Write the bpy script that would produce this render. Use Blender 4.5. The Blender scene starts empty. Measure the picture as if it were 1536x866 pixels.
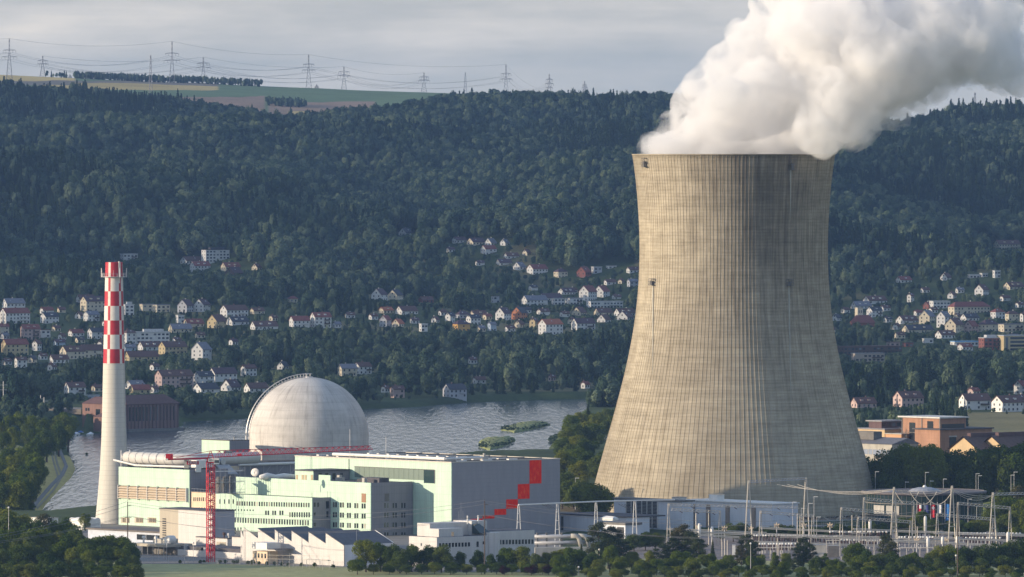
import bpy, bmesh, math, random
import numpy as np
from mathutils import Vector, Matrix

# ------------------------------------------------------------------ camera, sky, sun, exposure
SC = bpy.context.scene
F = 12200.0            # focal length in photo pixels (long telephoto)
H = 145.5              # camera height above the plant's ground
YH = 233.0             # horizon row
cam_d = bpy.data.cameras.new("camera")
cam = bpy.data.objects.new("camera", cam_d)
SC.collection.objects.link(cam)
cam.location = (0, 0, H)
cam.rotation_euler = (math.radians(90), 0, 0)
cam_d.sensor_width = 36.0
cam_d.lens = 36.0 * F / 1536.0
cam_d.shift_y = -(433.0 - YH) / 1536.0
cam_d.clip_start = 1.0
cam_d.clip_end = 60000.0
SC.camera = cam

SUN_AZ = 77.0          # degrees to the left of the direction back to the camera
SUN_EL = 10.0
sdir = Vector((-math.sin(math.radians(SUN_AZ)) * math.cos(math.radians(SUN_EL)),
               -math.cos(math.radians(SUN_AZ)) * math.cos(math.radians(SUN_EL)),
               math.sin(math.radians(SUN_EL))))
sun_d = bpy.data.lights.new("sun", 'SUN')
sun_d.energy = 4.6
sun_d.angle = math.radians(0.55)
sun_d.color = (1.0, 0.83, 0.62)
sun = bpy.data.objects.new("sun", sun_d)
SC.collection.objects.link(sun)
sun.rotation_euler = sdir.to_track_quat('Z', 'Y').to_euler()

world = bpy.data.worlds.new("World")
SC.world = world
world.use_nodes = True
wn = world.node_tree
for n in list(wn.nodes):
    wn.nodes.remove(n)


def N(nt, typ, **kw):
    n = nt.nodes.new(typ)
    for k, v in kw.items():
        if k.startswith('i_'):
            key = k[2:]
            key = int(key) if key.isdigit() else key
            n.inputs[key].default_value = v
        else:
            setattr(n, k, v)
    return n


def L(nt, a, b, ao=0, bi=0):
    nt.links.new(a.outputs[ao], b.inputs[bi])


def ramp(nt, stops, interp='LINEAR'):
    r = nt.nodes.new('ShaderNodeValToRGB')
    cr = r.color_ramp
    cr.interpolation = interp
    while len(cr.elements) < len(stops):
        cr.elements.new(0.5)
    for e, (p, c) in zip(cr.elements, stops):
        e.position = p
        e.color = (c[0], c[1], c[2], 1)
    return r


sky = N(wn, 'ShaderNodeTexSky')
sky.sky_type = 'NISHITA'
sky.sun_disc = False
sky.sun_elevation = math.radians(SUN_EL)
sky.sun_rotation = math.atan2(sdir.x, sdir.y)
sky.air_density = 1.2
sky.dust_density = 0.8
bg1 = N(wn, 'ShaderNodeBackground')
bg1.inputs[1].default_value = 0.15
L(wn, sky, bg1)
# a stratus layer with streaks towards the horizon
tc = N(wn, 'ShaderNodeTexCoord')
mp = N(wn, 'ShaderNodeMapping')
mp.inputs['Scale'].default_value = (16, 16, 230)
L(wn, tc, mp)
nz = N(wn, 'ShaderNodeTexNoise', i_Scale=1.0, i_Detail=5.0, i_Roughness=0.5)
L(wn, mp, nz)
mp2 = N(wn, 'ShaderNodeMapping')
mp2.inputs['Scale'].default_value = (38, 38, 150)
mp2.inputs['Location'].default_value = (3, 1, 7)
L(wn, tc, mp2)
nz2 = N(wn, 'ShaderNodeTexNoise', i_Scale=1.0, i_Detail=6.0, i_Roughness=0.55)
L(wn, mp2, nz2)
sep = N(wn, 'ShaderNodeSeparateXYZ')
L(wn, tc, sep)
addn = N(wn, 'ShaderNodeMath', operation='ADD')
L(wn, nz, addn)
L(wn, nz2, addn, 0, 1)
hl = N(wn, 'ShaderNodeMapRange')
hl.inputs['From Min'].default_value = 0.010
hl.inputs['From Max'].default_value = 0.021
hl.inputs['To Min'].default_value = -0.06
hl.inputs['To Max'].default_value = 0.12
L(wn, sep, hl, 2)
hx = N(wn, 'ShaderNodeMapRange')
hx.inputs['From Min'].default_value = -0.06
hx.inputs['From Max'].default_value = 0.03
hx.inputs['To Min'].default_value = 0.10
hx.inputs['To Max'].default_value = -0.05
L(wn, sep, hx)
ad2 = N(wn, 'ShaderNodeMath', operation='ADD')
L(wn, addn, ad2)
L(wn, hl, ad2, 0, 1)
ad3 = N(wn, 'ShaderNodeMath', operation='ADD')
L(wn, ad2, ad3)
L(wn, hx, ad3, 0, 1)
cr = ramp(wn, [(0.80, (0.345, 0.365, 0.37)), (0.98, (0.44, 0.438, 0.425)), (1.0, (0.54, 0.52, 0.49)), (1.0, (0.70, 0.64, 0.56))])
cr.color_ramp.elements[0].position = 0.36
cr.color_ramp.elements[1].position = 0.50
cr.color_ramp.elements[2].position = 0.60
cr.color_ramp.elements[3].position = 0.72
half = N(wn, 'ShaderNodeMath', operation='MULTIPLY')
half.inputs[1].default_value = 0.5
L(wn, ad3, half)
L(wn, half, cr)
bg2 = N(wn, 'ShaderNodeBackground')
bg2.inputs[1].default_value = 1.0
hi = N(wn, 'ShaderNodeMapRange')
hi.inputs['From Min'].default_value = 0.05
hi.inputs['From Max'].default_value = 0.30
L(wn, sep, hi, 2)
hmix = N(wn, 'ShaderNodeMix', data_type='RGBA')
L(wn, hi, hmix, 0, 0)
L(wn, cr, hmix, 0, 6)
hmix.inputs[7].default_value = (0.30, 0.41, 0.64, 1)
L(wn, hmix, bg2, 2, 0)
cov = N(wn, 'ShaderNodeMapRange')
cov.inputs['From Min'].default_value = 0.05
cov.inputs['From Max'].default_value = 0.28
cov.inputs['To Min'].default_value = 1.0
cov.inputs['To Max'].default_value = 0.55
L(wn, sep, cov, 2)
mx = N(wn, 'ShaderNodeMixShader')
L(wn, cov, mx)
L(wn, bg1, mx, 0, 1)
L(wn, bg2, mx, 0, 2)
wo = N(wn, 'ShaderNodeOutputWorld')
L(wn, mx, wo)

SC.view_settings.view_transform = 'Standard'
SC.view_settings.look = 'None'
SC.view_settings.exposure = 0.42
SC.view_settings.gamma = 1.0
SC.view_settings.use_curve_mapping = False
SC.cycles.use_denoising = True
SC.cycles.max_bounces = 16
SC.cycles.diffuse_bounces = 2
SC.cycles.glossy_bounces = 2
SC.cycles.transmission_bounces = 2
SC.cycles.transparent_max_bounces = 8
SC.cycles.volume_bounces = 16
SC.cycles.use_adaptive_sampling = True
SC.cycles.adaptive_threshold = 0.02
SC.render.use_persistent_data = False
SC.cycles.volume_step_rate = 0.12

rnd = random.Random(7)
COL = SC.collection
PI = math.pi

# ------------------------------------------------------------------ photo pixel <-> world


def gp(px, py, z=0.0):
    D = F * (H - z) / (py - YH)
    return ((px - 768) * D / F, D)


def zat(py, D):
    return H - (py - YH) * D / F


def xat(px, D):
    return (px - 768) * D / F


# ------------------------------------------------------------------ materials
MATS = {}


def new_mat(name):
    m = bpy.data.materials.new(name)
    m.use_nodes = True
    nt = m.node_tree
    b = nt.nodes['Principled BSDF']
    return m, nt, b


def plain(name, col, rough=0.7, metal=0.0, noise=0.12, nscale=0.6, spec=0.3, stretch=(1, 1, 1), bump=0.0):
    """a painted or natural surface with slight wear so that it is never one flat colour"""
    if name in MATS:
        return MATS[name]
    m, nt, b = new_mat(name)
    t = N(nt, 'ShaderNodeTexCoord')
    mpn = N(nt, 'ShaderNodeMapping')
    mpn.inputs['Scale'].default_value = stretch
    L(nt, t, mpn, 3)
    nn = N(nt, 'ShaderNodeTexNoise', i_Scale=nscale, i_Detail=5.0, i_Roughness=0.6)
    L(nt, mpn, nn)
    r = ramp(nt, [(0.3, tuple(c * (1 - noise) for c in col)), (0.7, tuple(min(1, c * (1 + noise)) for c in col))])
    L(nt, nn, r)
    L(nt, r, b, 0, 0)
    b.inputs['Roughness'].default_value = rough
    b.inputs['Metallic'].default_value = metal
    b.inputs['Specular IOR Level'].default_value = spec
    if bump:
        bp = N(nt, 'ShaderNodeBump', i_Strength=bump, i_Distance=0.3)
        L(nt, nn, bp, 0, 'Height')
        L(nt, bp, b, 0, 'Normal')
    MATS[name] = m
    return m


def panel(name, col, px=1.2, pz=3.0, dark=0.72, lw=0.06, noise=0.08, rough=0.55, ox=0.5):
    """cladding in panels: joint lines in the object's own axes, plus faint streaks"""
    if name in MATS:
        return MATS[name]
    m, nt, b = new_mat(name)
    t = N(nt, 'ShaderNodeTexCoord')
    s = N(nt, 'ShaderNodeSeparateXYZ')
    L(nt, t, s, 3)
    outs = []
    for ax, per in ((0, px), (1, px), (2, pz)):
        dv = N(nt, 'ShaderNodeMath', operation='DIVIDE')
        dv.inputs[1].default_value = per
        L(nt, s, dv, ax)
        a = N(nt, 'ShaderNodeMath', operation='ADD')
        a.inputs[1].default_value = ox
        L(nt, dv, a)
        fr = N(nt, 'ShaderNodeMath', operation='FRACT')
        L(nt, a, fr)
        lt = N(nt, 'ShaderNodeMath', operation='LESS_THAN')
        lt.inputs[1].default_value = lw / per * 1.5
        L(nt, fr, lt)
        outs.append(lt)
    m1 = N(nt, 'ShaderNodeMath', operation='MAXIMUM')
    L(nt, outs[0], m1)
    L(nt, outs[1], m1, 0, 1)
    m2 = N(nt, 'ShaderNodeMath', operation='MAXIMUM')
    L(nt, m1, m2)
    L(nt, outs[2], m2, 0, 1)
    mpn = N(nt, 'ShaderNodeMapping')
    mpn.inputs['Scale'].default_value = (1, 1, 0.15)
    L(nt, t, mpn, 3)
    nn = N(nt, 'ShaderNodeTexNoise', i_Scale=0.5, i_Detail=5.0, i_Roughness=0.65)
    L(nt, mpn, nn)
    r = ramp(nt, [(0.3, tuple(c * (1 - noise) for c in col)), (0.7, tuple(min(1, c * (1 + noise)) for c in col))])
    L(nt, nn, r)
    mixc = N(nt, 'ShaderNodeMix', data_type='RGBA')
    L(nt, m2, mixc, 0, 0)
    L(nt, r, mixc, 0, 6)
    mixc.inputs[7].default_value = (col[0] * dark, col[1] * dark, col[2] * dark, 1)
    L(nt, mixc, b, 2, 0)
    b.inputs['Roughness'].default_value = rough
    b.inputs['Specular IOR Level'].default_value = 0.3
    MATS[name] = m
    return m


def glassy(name, col, rough=0.15):
    if name in MATS:
        return MATS[name]
    m, nt, b = new_mat(name)
    oi = N(nt, 'ShaderNodeObjectInfo')
    r = ramp(nt, [(0.0, tuple(c * 0.6 for c in col)), (0.8, col), (1.0, tuple(min(1, c * 3 + .05) for c in col))])
    L(nt, oi, r, 5)
    L(nt, r, b, 0, 0)
    b.inputs['Roughness'].default_value = rough
    b.inputs['Specular IOR Level'].default_value = 0.6
    MATS[name] = m
    return m


def leafmat(name, c1, c2, c3, nscale=0.35, trans=0.25):
    if name in MATS:
        return MATS[name]
    m, nt, b = new_mat(name)
    nt.nodes.remove(b)
    out = [n for n in nt.nodes if n.type == 'OUTPUT_MATERIAL'][0]
    oi = N(nt, 'ShaderNodeObjectInfo')
    geo = N(nt, 'ShaderNodeNewGeometry')
    nn = N(nt, 'ShaderNodeTexNoise', i_Scale=nscale, i_Detail=3.0)
    L(nt, geo, nn)
    r1 = ramp(nt, [(0.0, c1), (0.45, c2), (1.0, c3)])
    L(nt, oi, r1, 5)
    r2 = ramp(nt, [(0.3, (0.72, 0.74, 0.72)), (0.7, (1.25, 1.2, 1.1))])
    L(nt, nn, r2)
    mul = N(nt, 'ShaderNodeMix', data_type='RGBA', blend_type='MULTIPLY')
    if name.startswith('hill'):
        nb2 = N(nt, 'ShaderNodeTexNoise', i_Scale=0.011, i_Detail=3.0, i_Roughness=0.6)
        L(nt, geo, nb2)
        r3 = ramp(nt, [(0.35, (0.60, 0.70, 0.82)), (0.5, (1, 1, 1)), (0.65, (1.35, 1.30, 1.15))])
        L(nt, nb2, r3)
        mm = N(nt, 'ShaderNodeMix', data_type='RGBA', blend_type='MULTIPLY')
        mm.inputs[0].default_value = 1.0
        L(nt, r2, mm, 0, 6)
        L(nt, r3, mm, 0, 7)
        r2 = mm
    mul.inputs[0].default_value = 1.0
    L(nt, r1, mul, 0, 6)
    L(nt, r2, mul, 2 if name.startswith('hill') else 0, 7)
    df = N(nt, 'ShaderNodeBsdfDiffuse')
    tr = N(nt, 'ShaderNodeBsdfTranslucent')
    L(nt, mul, df, 2)
    L(nt, mul, tr, 2)
    ms = N(nt, 'ShaderNodeMixShader')
    ms.inputs[0].default_value = trans
    L(nt, df, ms, 0, 1)
    L(nt, tr, ms, 0, 2)
    L(nt, ms, out)
    MATS[name] = m
    return m


M_MINT = panel('mint_cladding', (0.48, 0.63, 0.50), 1.25, 2.9, 0.76, noise=0.12)
M_MINT_D = panel('mint_dado', (0.42, 0.63, 0.50), 1.25, 2.9, 0.8)
M_GREYP = panel('grey_cladding', (0.235, 0.225, 0.25), 1.25, 2.9, 0.74)
M_GREYL = panel('slate_cladding', (0.29, 0.28, 0.295), 50, 1.6, 0.88)
M_WHITEP = panel('white_cladding', (0.56, 0.535, 0.51), 1.3, 2.6, 0.86)
M_BLUEW = panel('pale_cladding', (0.60, 0.62, 0.67), 2.6, 30, 0.85)
M_CREAMP = panel('cream_cladding', (0.66, 0.52, 0.36), 1.3, 2.9, 0.85)
M_BEIGE = panel('beige_cladding', (0.42, 0.37, 0.29), 0.8, 30, 0.85)
M_ROOFG = plain('gravel_roof', (0.17, 0.145, 0.125), 0.9, noise=0.3, nscale=0.3)
M_ROOFD = plain('dark_roof_felt', (0.085, 0.08, 0.09), 0.8, noise=0.25, nscale=0.4)
M_CONC = plain('concrete', (0.40, 0.38, 0.34), 0.85, noise=0.18, nscale=0.4, stretch=(1, 1, .4))
M_CONCD = plain('dark_concrete', (0.16, 0.15, 0.14), 0.85, noise=0.2)
M_WHITE = plain('white_paint', (0.72, 0.70, 0.66), 0.5, noise=0.06)
M_GALV = plain('galvanised_steel', (0.42, 0.42, 0.43), 0.45, 0.3, noise=0.12)
M_STEELC = plain('cream_steel', (0.55, 0.50, 0.42), 0.5, 0.1, noise=0.1)
M_CRANE = plain('crane_red', (0.50, 0.015, 0.03), 0.45, noise=0.2, nscale=1.5)
M_REDP = plain('signal_red', (0.46, 0.012, 0.022), 0.5, noise=0.12)
M_DARK = plain('dark_louvre', (0.03, 0.03, 0.035), 0.5, noise=0.2)
M_BROWN = plain('brown_insulator', (0.07, 0.035, 0.03), 0.3, noise=0.2)
M_WOOD = plain('weathered_wood', (0.09, 0.065, 0.05), 0.8, noise=0.2, nscale=2)
M_BRICK = panel('brick_wall', (0.19, 0.11, 0.09), 60, 0.9, 0.85, noise=0.22, rough=0.85)
M_BRICKD = panel('dark_brick_wall', (0.12, 0.075, 0.075), 60, 1.1, 0.85, noise=0.2, rough=0.85)
M_WIN = glassy('window_glass', (0.022, 0.026, 0.03))
M_WINL = glassy('curtained_glass', (0.16, 0.145, 0.12))
M_GLASS = glassy('green_glass', (0.03, 0.055, 0.055), 0.08)
M_BARK = plain('bark', (0.06, 0.045, 0.035), 0.9, noise=0.3, nscale=3)
M_WIRE = plain('conductor', (0.22, 0.21, 0.22), 0.5, 0.3)

LEAF_A = leafmat('broad_leaves', (0.075, 0.115, 0.018), (0.115, 0.155, 0.024), (0.17, 0.185, 0.034), trans=0.35)
LEAF_D = leafmat('dark_leaves', (0.05, 0.085, 0.02), (0.075, 0.11, 0.026), (0.105, 0.135, 0.035), trans=0.35)
LEAF_C = leafmat('conifer_needles', (0.032, 0.048, 0.022), (0.048, 0.062, 0.028), (0.08, 0.075, 0.038), trans=0.2)
LEAF_P = leafmat('purple_leaves', (0.030, 0.008, 0.015), (0.035, 0.010, 0.018), (0.045, 0.015, 0.02))
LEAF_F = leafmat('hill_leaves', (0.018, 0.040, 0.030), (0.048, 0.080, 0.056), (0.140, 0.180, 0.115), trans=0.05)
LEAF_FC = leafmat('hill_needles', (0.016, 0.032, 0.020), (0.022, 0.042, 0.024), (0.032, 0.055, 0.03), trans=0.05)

# ------------------------------------------------------------------ mesh helpers


class MB:
    def __init__(self):
        self.v = []
        self.f = []
        self.m = []
        self.mats = []

    def mi(self, mat):
        if mat is None:
            return 0
        if mat not in self.mats:
            self.mats.append(mat)
        return self.mats.index(mat)

    def face(self, pts, mat=None):
        i = len(self.v)
        self.v += [tuple(p) for p in pts]
        self.f.append(tuple(range(i, i + len(pts))))
        self.m.append(self.mi(mat))

    def box(self, x0, x1, y0, y1, z0, z1, mat=None, top=None):
        i = len(self.v)
        self.v += [(x0, y0, z0), (x1, y0, z0), (x1, y1, z0), (x0, y1, z0),
                   (x0, y0, z1), (x1, y0, z1), (x1, y1, z1), (x0, y1, z1)]
        k = self.mi(mat)
        kt = self.mi(top) if top else k
        for q, kk in (((0, 3, 2, 1), k), ((4, 5, 6, 7), kt), ((0, 1, 5, 4), k), ((1, 2, 6, 5), k),
                      ((2, 3, 7, 6), k), ((3, 0, 4, 7), k)):
            self.f.append(tuple(i + a for a in q))
            self.m.append(kk)

    def prism(self, poly, z0, z1, mat=None, top=None):
        """vertical prism over a counter-clockwise xy polygon"""
        n = len(poly)
        i = len(self.v)
        self.v += [(p[0], p[1], z0) for p in poly] + [(p[0], p[1], z1) for p in poly]
        k = self.mi(mat)
        kt = self.mi(top) if top else k
        for a in range(n):
            b = (a + 1) % n
            self.f.append((i + a, i + b, i + n + b, i + n + a))
            self.m.append(k)
        self.f.append(tuple(i + n + a for a in range(n)))
        self.m.append(kt)
        self.f.append(tuple(i + a for a in reversed(range(n))))
        self.m.append(k)

    def tube(self, pts, r, seg=6, mat=None, cap=True, r_end=None):
        """round bar along a path; r may be a number or a list"""
        n = len(pts)
        P = [Vector(p) for p in pts]
        if not hasattr(r, '__len__'):
            r = [r] * n if r_end is None else [r + (r_end - r) * j / (n - 1) for j in range(n)]
        i0 = len(self.v)
        up = Vector((0, 0, 1))
        for j in range(n):
            if j == 0:
                d = P[1] - P[0]
            elif j == n - 1:
                d = P[-1] - P[-2]
            else:
                d = P[j + 1] - P[j - 1]
            d.normalize()
            a = d.cross(up)
            if a.length < 0.05:
                a = d.cross(Vector((1, 0, 0)))
            a.normalize()
            b = a.cross(d)
            for s in range(seg):
                t = 2 * PI * s / seg
                q = P[j] + (a * math.cos(t) + b * math.sin(t)) * r[j]
                self.v.append(tuple(q))
        k = self.mi(mat)
        for j in range(n - 1):
            for s in range(seg):
                t = (s + 1) % seg
                self.f.append((i0 + j * seg + s, i0 + j * seg + t, i0 + (j + 1) * seg + t, i0 + (j + 1) * seg + s))
                self.m.append(k)
        if cap:
            self.f.append(tuple(i0 + s for s in reversed(range(seg))))
            self.m.append(k)
            self.f.append(tuple(i0 + (n - 1) * seg + s for s in range(seg)))
            self.m.append(k)

    def lathe(self, prof, seg=32, cx=0, cy=0, mat=None, capt=True, capb=False):
        i0 = len(self.v)
        k = self.mi(mat)
        for r, z in prof:
            for s in range(seg):
                t = 2 * PI * s / seg
                self.v.append((cx + r * math.cos(t), cy + r * math.sin(t), z))
        for j in range(len(prof) - 1):
            for s in range(seg):
                t = (s + 1) % seg
                self.f.append((i0 + j * seg + s, i0 + j * seg + t, i0 + (j + 1) * seg + t, i0 + (j + 1) * seg + s))
                self.m.append(k)
        if capt:
            self.f.append(tuple(i0 + (len(prof) - 1) * seg + s for s in range(seg)))
            self.m.append(k)
        if capb:
            self.f.append(tuple(i0 + s for s in reversed(range(seg))))
            self.m.append(k)

    def data(self, name, mat=None, smooth=False):
        me = bpy.data.meshes.new(name)
        me.from_pydata(self.v, [], self.f)
        mats = self.mats or ([mat] if mat else [])
        for m in mats:
            me.materials.append(m)
        if len(mats) > 1:
            me.polygons.foreach_set('material_index', self.m)
        if smooth:
            me.polygons.foreach_set('use_smooth', [True] * len(self.f))
        me.update()
        return me

    def build(self, name, mat=None, parent=None, smooth=False, loc=None, rz=None):
        o = bpy.data.objects.new(name, self.data(name, mat, smooth))
        COL.objects.link(o)
        if parent:
            o.parent = parent
        if loc:
            o.location = loc
        if rz is not None:
            o.rotation_euler = (0, 0, rz)
        return o


def tag(o, label, cat, group=None, kind=None):
    o['label'] = label
    o['category'] = cat
    if group:
        o['group'] = group
    if kind:
        o['kind'] = kind
    return o


def struct(o, kind='structure', label=None, cat=None):
    o['kind'] = kind
    if label:
        o['label'] = label
        o['category'] = cat
    return o


def empty(name, loc, rz=0.0, label=None, cat=None, group=None):
    o = bpy.data.objects.new(name, None)
    COL.objects.link(o)
    o.empty_display_size = 1
    o.location = loc
    o.rotation_euler = (0, 0, rz)
    if label:
        tag(o, label, cat, group)
    return o


def link_copy(o, parent=None):
    c = o.copy()
    COL.objects.link(c)
    if parent:
        c.parent = parent
    for ch in list(o.children):
        link_copy(ch, c)
    return c


ORD = ['', 'first', 'second', 'third', 'fourth', 'fifth', 'sixth', 'seventh', 'eighth', 'ninth', 'tenth', 'eleventh', 'twelfth']


def ordw(i):
    if i < len(ORD):
        return ORD[i]
    suf = 'th' if 10 < i % 100 < 14 else {1: 'st', 2: 'nd', 3: 'rd'}.get(i % 10, 'th')
    return f"{i}{suf}"


def finish_labels(items):
    """items: (object, phrase, place). Those that share both are told apart by their order from the left."""
    d = {}
    for o, a, b in items:
        d.setdefault((a, b), []).append(o)
    for (a, b), os_ in d.items():
        os_.sort(key=lambda o: o.location.x / max(o.location.y, 1))
        for i, o in enumerate(os_):
            if len(os_) == 1:
                o['label'] = f"{a} {b}"
            else:
                o['label'] = f"{a}, {ordw(i + 1)} from left {b}"


# unit box for windows: x in -.5...5, y 0..-1 (outwards), z 0..1
_wb = MB()
_wb.box(-0.5, 0.5, -1, 0, 0, 1)
WIN_ME = {}


def window(parent, x, y, z, w, h, face='v', mat=None, name='window', t=0.06):
    """face 'v': in a wall whose outside is local -y; 'u': outside is local -x"""
    mat = mat or M_WIN
    key = mat.name
    if key not in WIN_ME:
        WIN_ME[key] = _wb.data('window', mat)
    o = bpy.data.objects.new(name, WIN_ME[key])
    COL.objects.link(o)
    o.parent = parent
    o.location = (x, y, z)
    o.scale = (w, t, h)
    if face == 'u':
        o.rotation_euler = (0, 0, -PI / 2)
    return o


# the plant's grid: u runs back to the left, v back to the right
UX, UY = -0.667, 0.745
VX, VY = 0.745, 0.667
ROT = math.atan2(VY, VX)


class Site:
    def __init__(self, px, D, ytop, z0=0.0):
        self.D = D
        self.X = xat(px, D)
        self.z = zat(ytop, D)
        self.z0 = z0

    def b(self, px):
        k = px - 768
        return (F * self.X - k * self.D) / (k * UY - F * UX)

    def a(self, px):
        k = px - 768
        return (F * self.X - k * self.D) / (k * VY - F * VX)

    def zu(self, px, py):
        return zat(py, self.D + UY * self.b(px))

    def zv(self, px, py):
        return zat(py, self.D + VY * self.a(px))

    def root(self, name, label, cat, group=None):
        return empty(name, (self.X, self.D, 0), ROT, label, cat, group)


# ------------------------------------------------------------------ terrain
WPOLY_PX = [(48, 778), (-30, 800), (60, 800), (130, 792), (200, 778), (440, 735), (700, 706), (826, 702), (838, 690), (834, 672),
            (862, 640), (890, 622), (930, 610), (1000, 606), (1100, 603), (1280, 600), (1400, 598), (1600, 594), (2100, 590),
            (2100, 578), (1600, 582), (1300, 583), (1100, 590), (930, 598), (800, 600), (700, 604), (620, 611), (550, 614), (380, 628),
            (270, 633), (262, 640), (190, 643), (130, 650), (104, 655), (92, 664), (98, 682), (107, 703), (101, 716), (86, 731), (62, 757)]
WP = np.array([gp(a, b, -10.0) for a, b in WPOLY_PX])


def poly_sd(X, Y, P):
    """signed distance, positive inside"""
    X = np.asarray(X, float)
    Y = np.asarray(Y, float)
    inside = np.zeros(X.shape, bool)
    dmin = np.full(X.shape, 1e9)
    n = len(P)
    for i in range(n):
        x0, y0 = P[i]
        x1, y1 = P[(i + 1) % n]
        ex, ey = x1 - x0, y1 - y0
        t = np.clip(((X - x0) * ex + (Y - y0) * ey) / (ex * ex + ey * ey), 0, 1)
        d = np.hypot(X - x0 - t * ex, Y - y0 - t * ey)
        dmin = np.minimum(dmin, d)
        c = ((y0 > Y) != (y1 > Y))
        with np.errstate(divide='ignore', invalid='ignore'):
            xi = x0 + (Y - y0) / (y1 - y0 if y1 != y0 else 1e-9) * ex
        inside ^= c & (X < xi)
    return np.where(inside, dmin, -dmin)


PXK = [-400, 0, 130, 260, 430, 560, 700, 850, 1000, 1200, 1350, 1420, 1536, 1936]
ROWS = [
    (5300, [575, 575, 575, 575, 573, 576, 580, 580, 580, 582, 585, 585, 585, 585]),
    (5700, [535, 535, 535, 536, 536, 540, 545, 545, 546, 546, 542, 542, 545, 545]),
    (6100, [490, 492, 492, 492, 490, 496, 502, 500, 500, 504, 505, 505, 508, 505]),
    (6600, [435, 440, 442, 440, 440, 446, 450, 438, 440, 452, 456, 455, 455, 455]),
    (7200, [375, 385, 385, 385, 390, 396, 385, 382, 390, 400, 404, 402, 396, 392]),
    (7800, [305, 312, 318, 322, 330, 338, 338, 330, 336, 346, 350, 345, 332, 325]),
    (8400, [240, 245, 252, 260, 268, 278, 285, 280, 280, 290, 295, 288, 275, 268]),
    (8900, [205, 205, 202, 200, 202, 205, 206, 212, 222, 226, 230, 222, 214, 208]),
    (9300, [228, 226, 224, 228, 234, 232, 226, 226, 230, 242, 248, 236, 228, 222]),
    (9700, [158, 152, 160, 172, 203, 188, 164, 166, 172, 190, 214, 190, 184, 180]),
    (10400, [168, 160, 170, 184, 205, 195, 170, 172, 180, 198, 215, 195, 190, 188]),
    (11000, [140, 142, 152, 164, 176, 180, 172, 172, 182, 200, 206, 198, 194, 192]),
    (12500, [110, 113, 118, 124, 131, 136, 141, 147, 156, 176, 184, 184, 182, 182]),
    (14000, [125, 125, 128, 134, 142, 148, 152, 158, 166, 186, 192, 192, 190, 190]),
    (17500, [175, 175, 175, 178, 180, 185, 188, 190, 195, 205, 205, 205, 205, 205]),
]
_RD = np.array([4700., 4950.] + [r[0] for r in ROWS])
_RZ = np.array([[0.0] * len(PXK), [-3.5] * len(PXK)] + [[zat(y, r[0]) for y in r[1]] for r in ROWS])
_PK2 = sorted(PXK + [120, 132, 1100])
_RZ = np.array([np.interp(_PK2, PXK, row) for row in _RZ])
_RD = np.insert(_RD, 1, 4770.0)
_RZ = np.insert(_RZ, 1, 0.0, axis=0)
for _i, _p in enumerate(_PK2):
    if 130 < _p <= 1100:
        _RZ[1, _i] = -8.6
        _RZ[2, _i] = -7.5
    if _p > 1150:
        _RZ[2, _i] = -1.0
PXK = _PK2


def vnoise(x, y, seed=0):
    """smooth value noise, numpy"""
    xi = np.floor(x).astype(np.int64)
    yi = np.floor(y).astype(np.int64)
    fx = x - xi
    fy = y - yi
    fx = fx * fx * (3 - 2 * fx)
    fy = fy * fy * (3 - 2 * fy)

    def h(a, b):
        n = (a * 374761393 + b * 668265263 + seed * 982451653) & 0x7fffffff
        n = ((n ^ (n >> 13)) * 1274126177) & 0x7fffffff
        return ((n ^ (n >> 16)) & 0xffff) / 65535.0
    return ((h(xi, yi) * (1 - fx) + h(xi + 1, yi) * fx) * (1 - fy) +
            (h(xi, yi + 1) * (1 - fx) + h(xi + 1, yi + 1) * fx) * fy) * 2 - 1


def ground_z(X, D):
    X = np.asarray(X, float)
    D = np.asarray(D, float)
    px = X * F / np.maximum(D, 300) + 768
    k = np.clip(np.searchsorted(_RD, D) - 1, 0, len(_RD) - 2)
    t = np.clip((D - _RD[k]) / (_RD[k + 1] - _RD[k]), 0, 1)
    t = t * 0.6 + 0.4 * (t * t * (3 - 2 * t))
    cols = np.array([np.interp(px, PXK, row) for row in _RZ])
    idx = np.arange(X.size)
    cf = cols.reshape(len(_RD), -1)
    z = (cf[k.ravel(), idx] * (1 - t.ravel()) + cf[k.ravel() + 1, idx] * t.ravel()).reshape(X.shape)
    amp = np.interp(D, [5200, 6200, 7200, 9300, 9700, 11000], [0, 4.0, 10, 5, 3.0, 1.0])
    amp2 = np.interp(D, [5600, 6600, 7200, 8300, 8750, 9150], [0, 16, 52, 56, 30, 0])
    z = z + amp2 * vnoise(X / 270 + .35 * D / 330 + 1.7, D / 430 + 4.4, 15)
    z = z + amp * (vnoise(X / 150 + 3.1, D / 260, 5) + 0.5 * vnoise(X / 60, D / 110, 9))
    sd = poly_sd(X, D, WP)
    lv = (px < 128) & (D > 3440) & (D < 4760)
    t2 = np.clip((sd + 42) / 38, 0, 1)
    z = np.where(lv, z - 8.8 * t2 * t2 * (3 - 2 * t2), z)
    s = np.clip((sd + 8) / 20, 0, 1)
    s = np.where(lv, np.clip(sd / 8, 0, 1), s)
    s = s * s * (3 - 2 * s)
    z = z * (1 - s) - 16.0 * s
    dx = np.clip((px - 868) / 12, 0, 1) * np.clip((1345 - px) / 25, 0, 1) * np.clip((D - 3205) / 60, 0, 1) * np.clip((3520 - D) / 30, 0, 1)
    z = z - 4.8 * dx
    # grassy bank in front of the tree belt, far right
    bx = np.clip((px - 1440) / 60, 0, 1) * np.clip((D - 3235) / 80, 0, 1) * np.clip((3480 - D) / 60, 0, 1)
    z = z + 3.2 * bx
    return z


def gz(x, y):
    return float(ground_z(np.array([x]), np.array([y]))[0])


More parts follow.
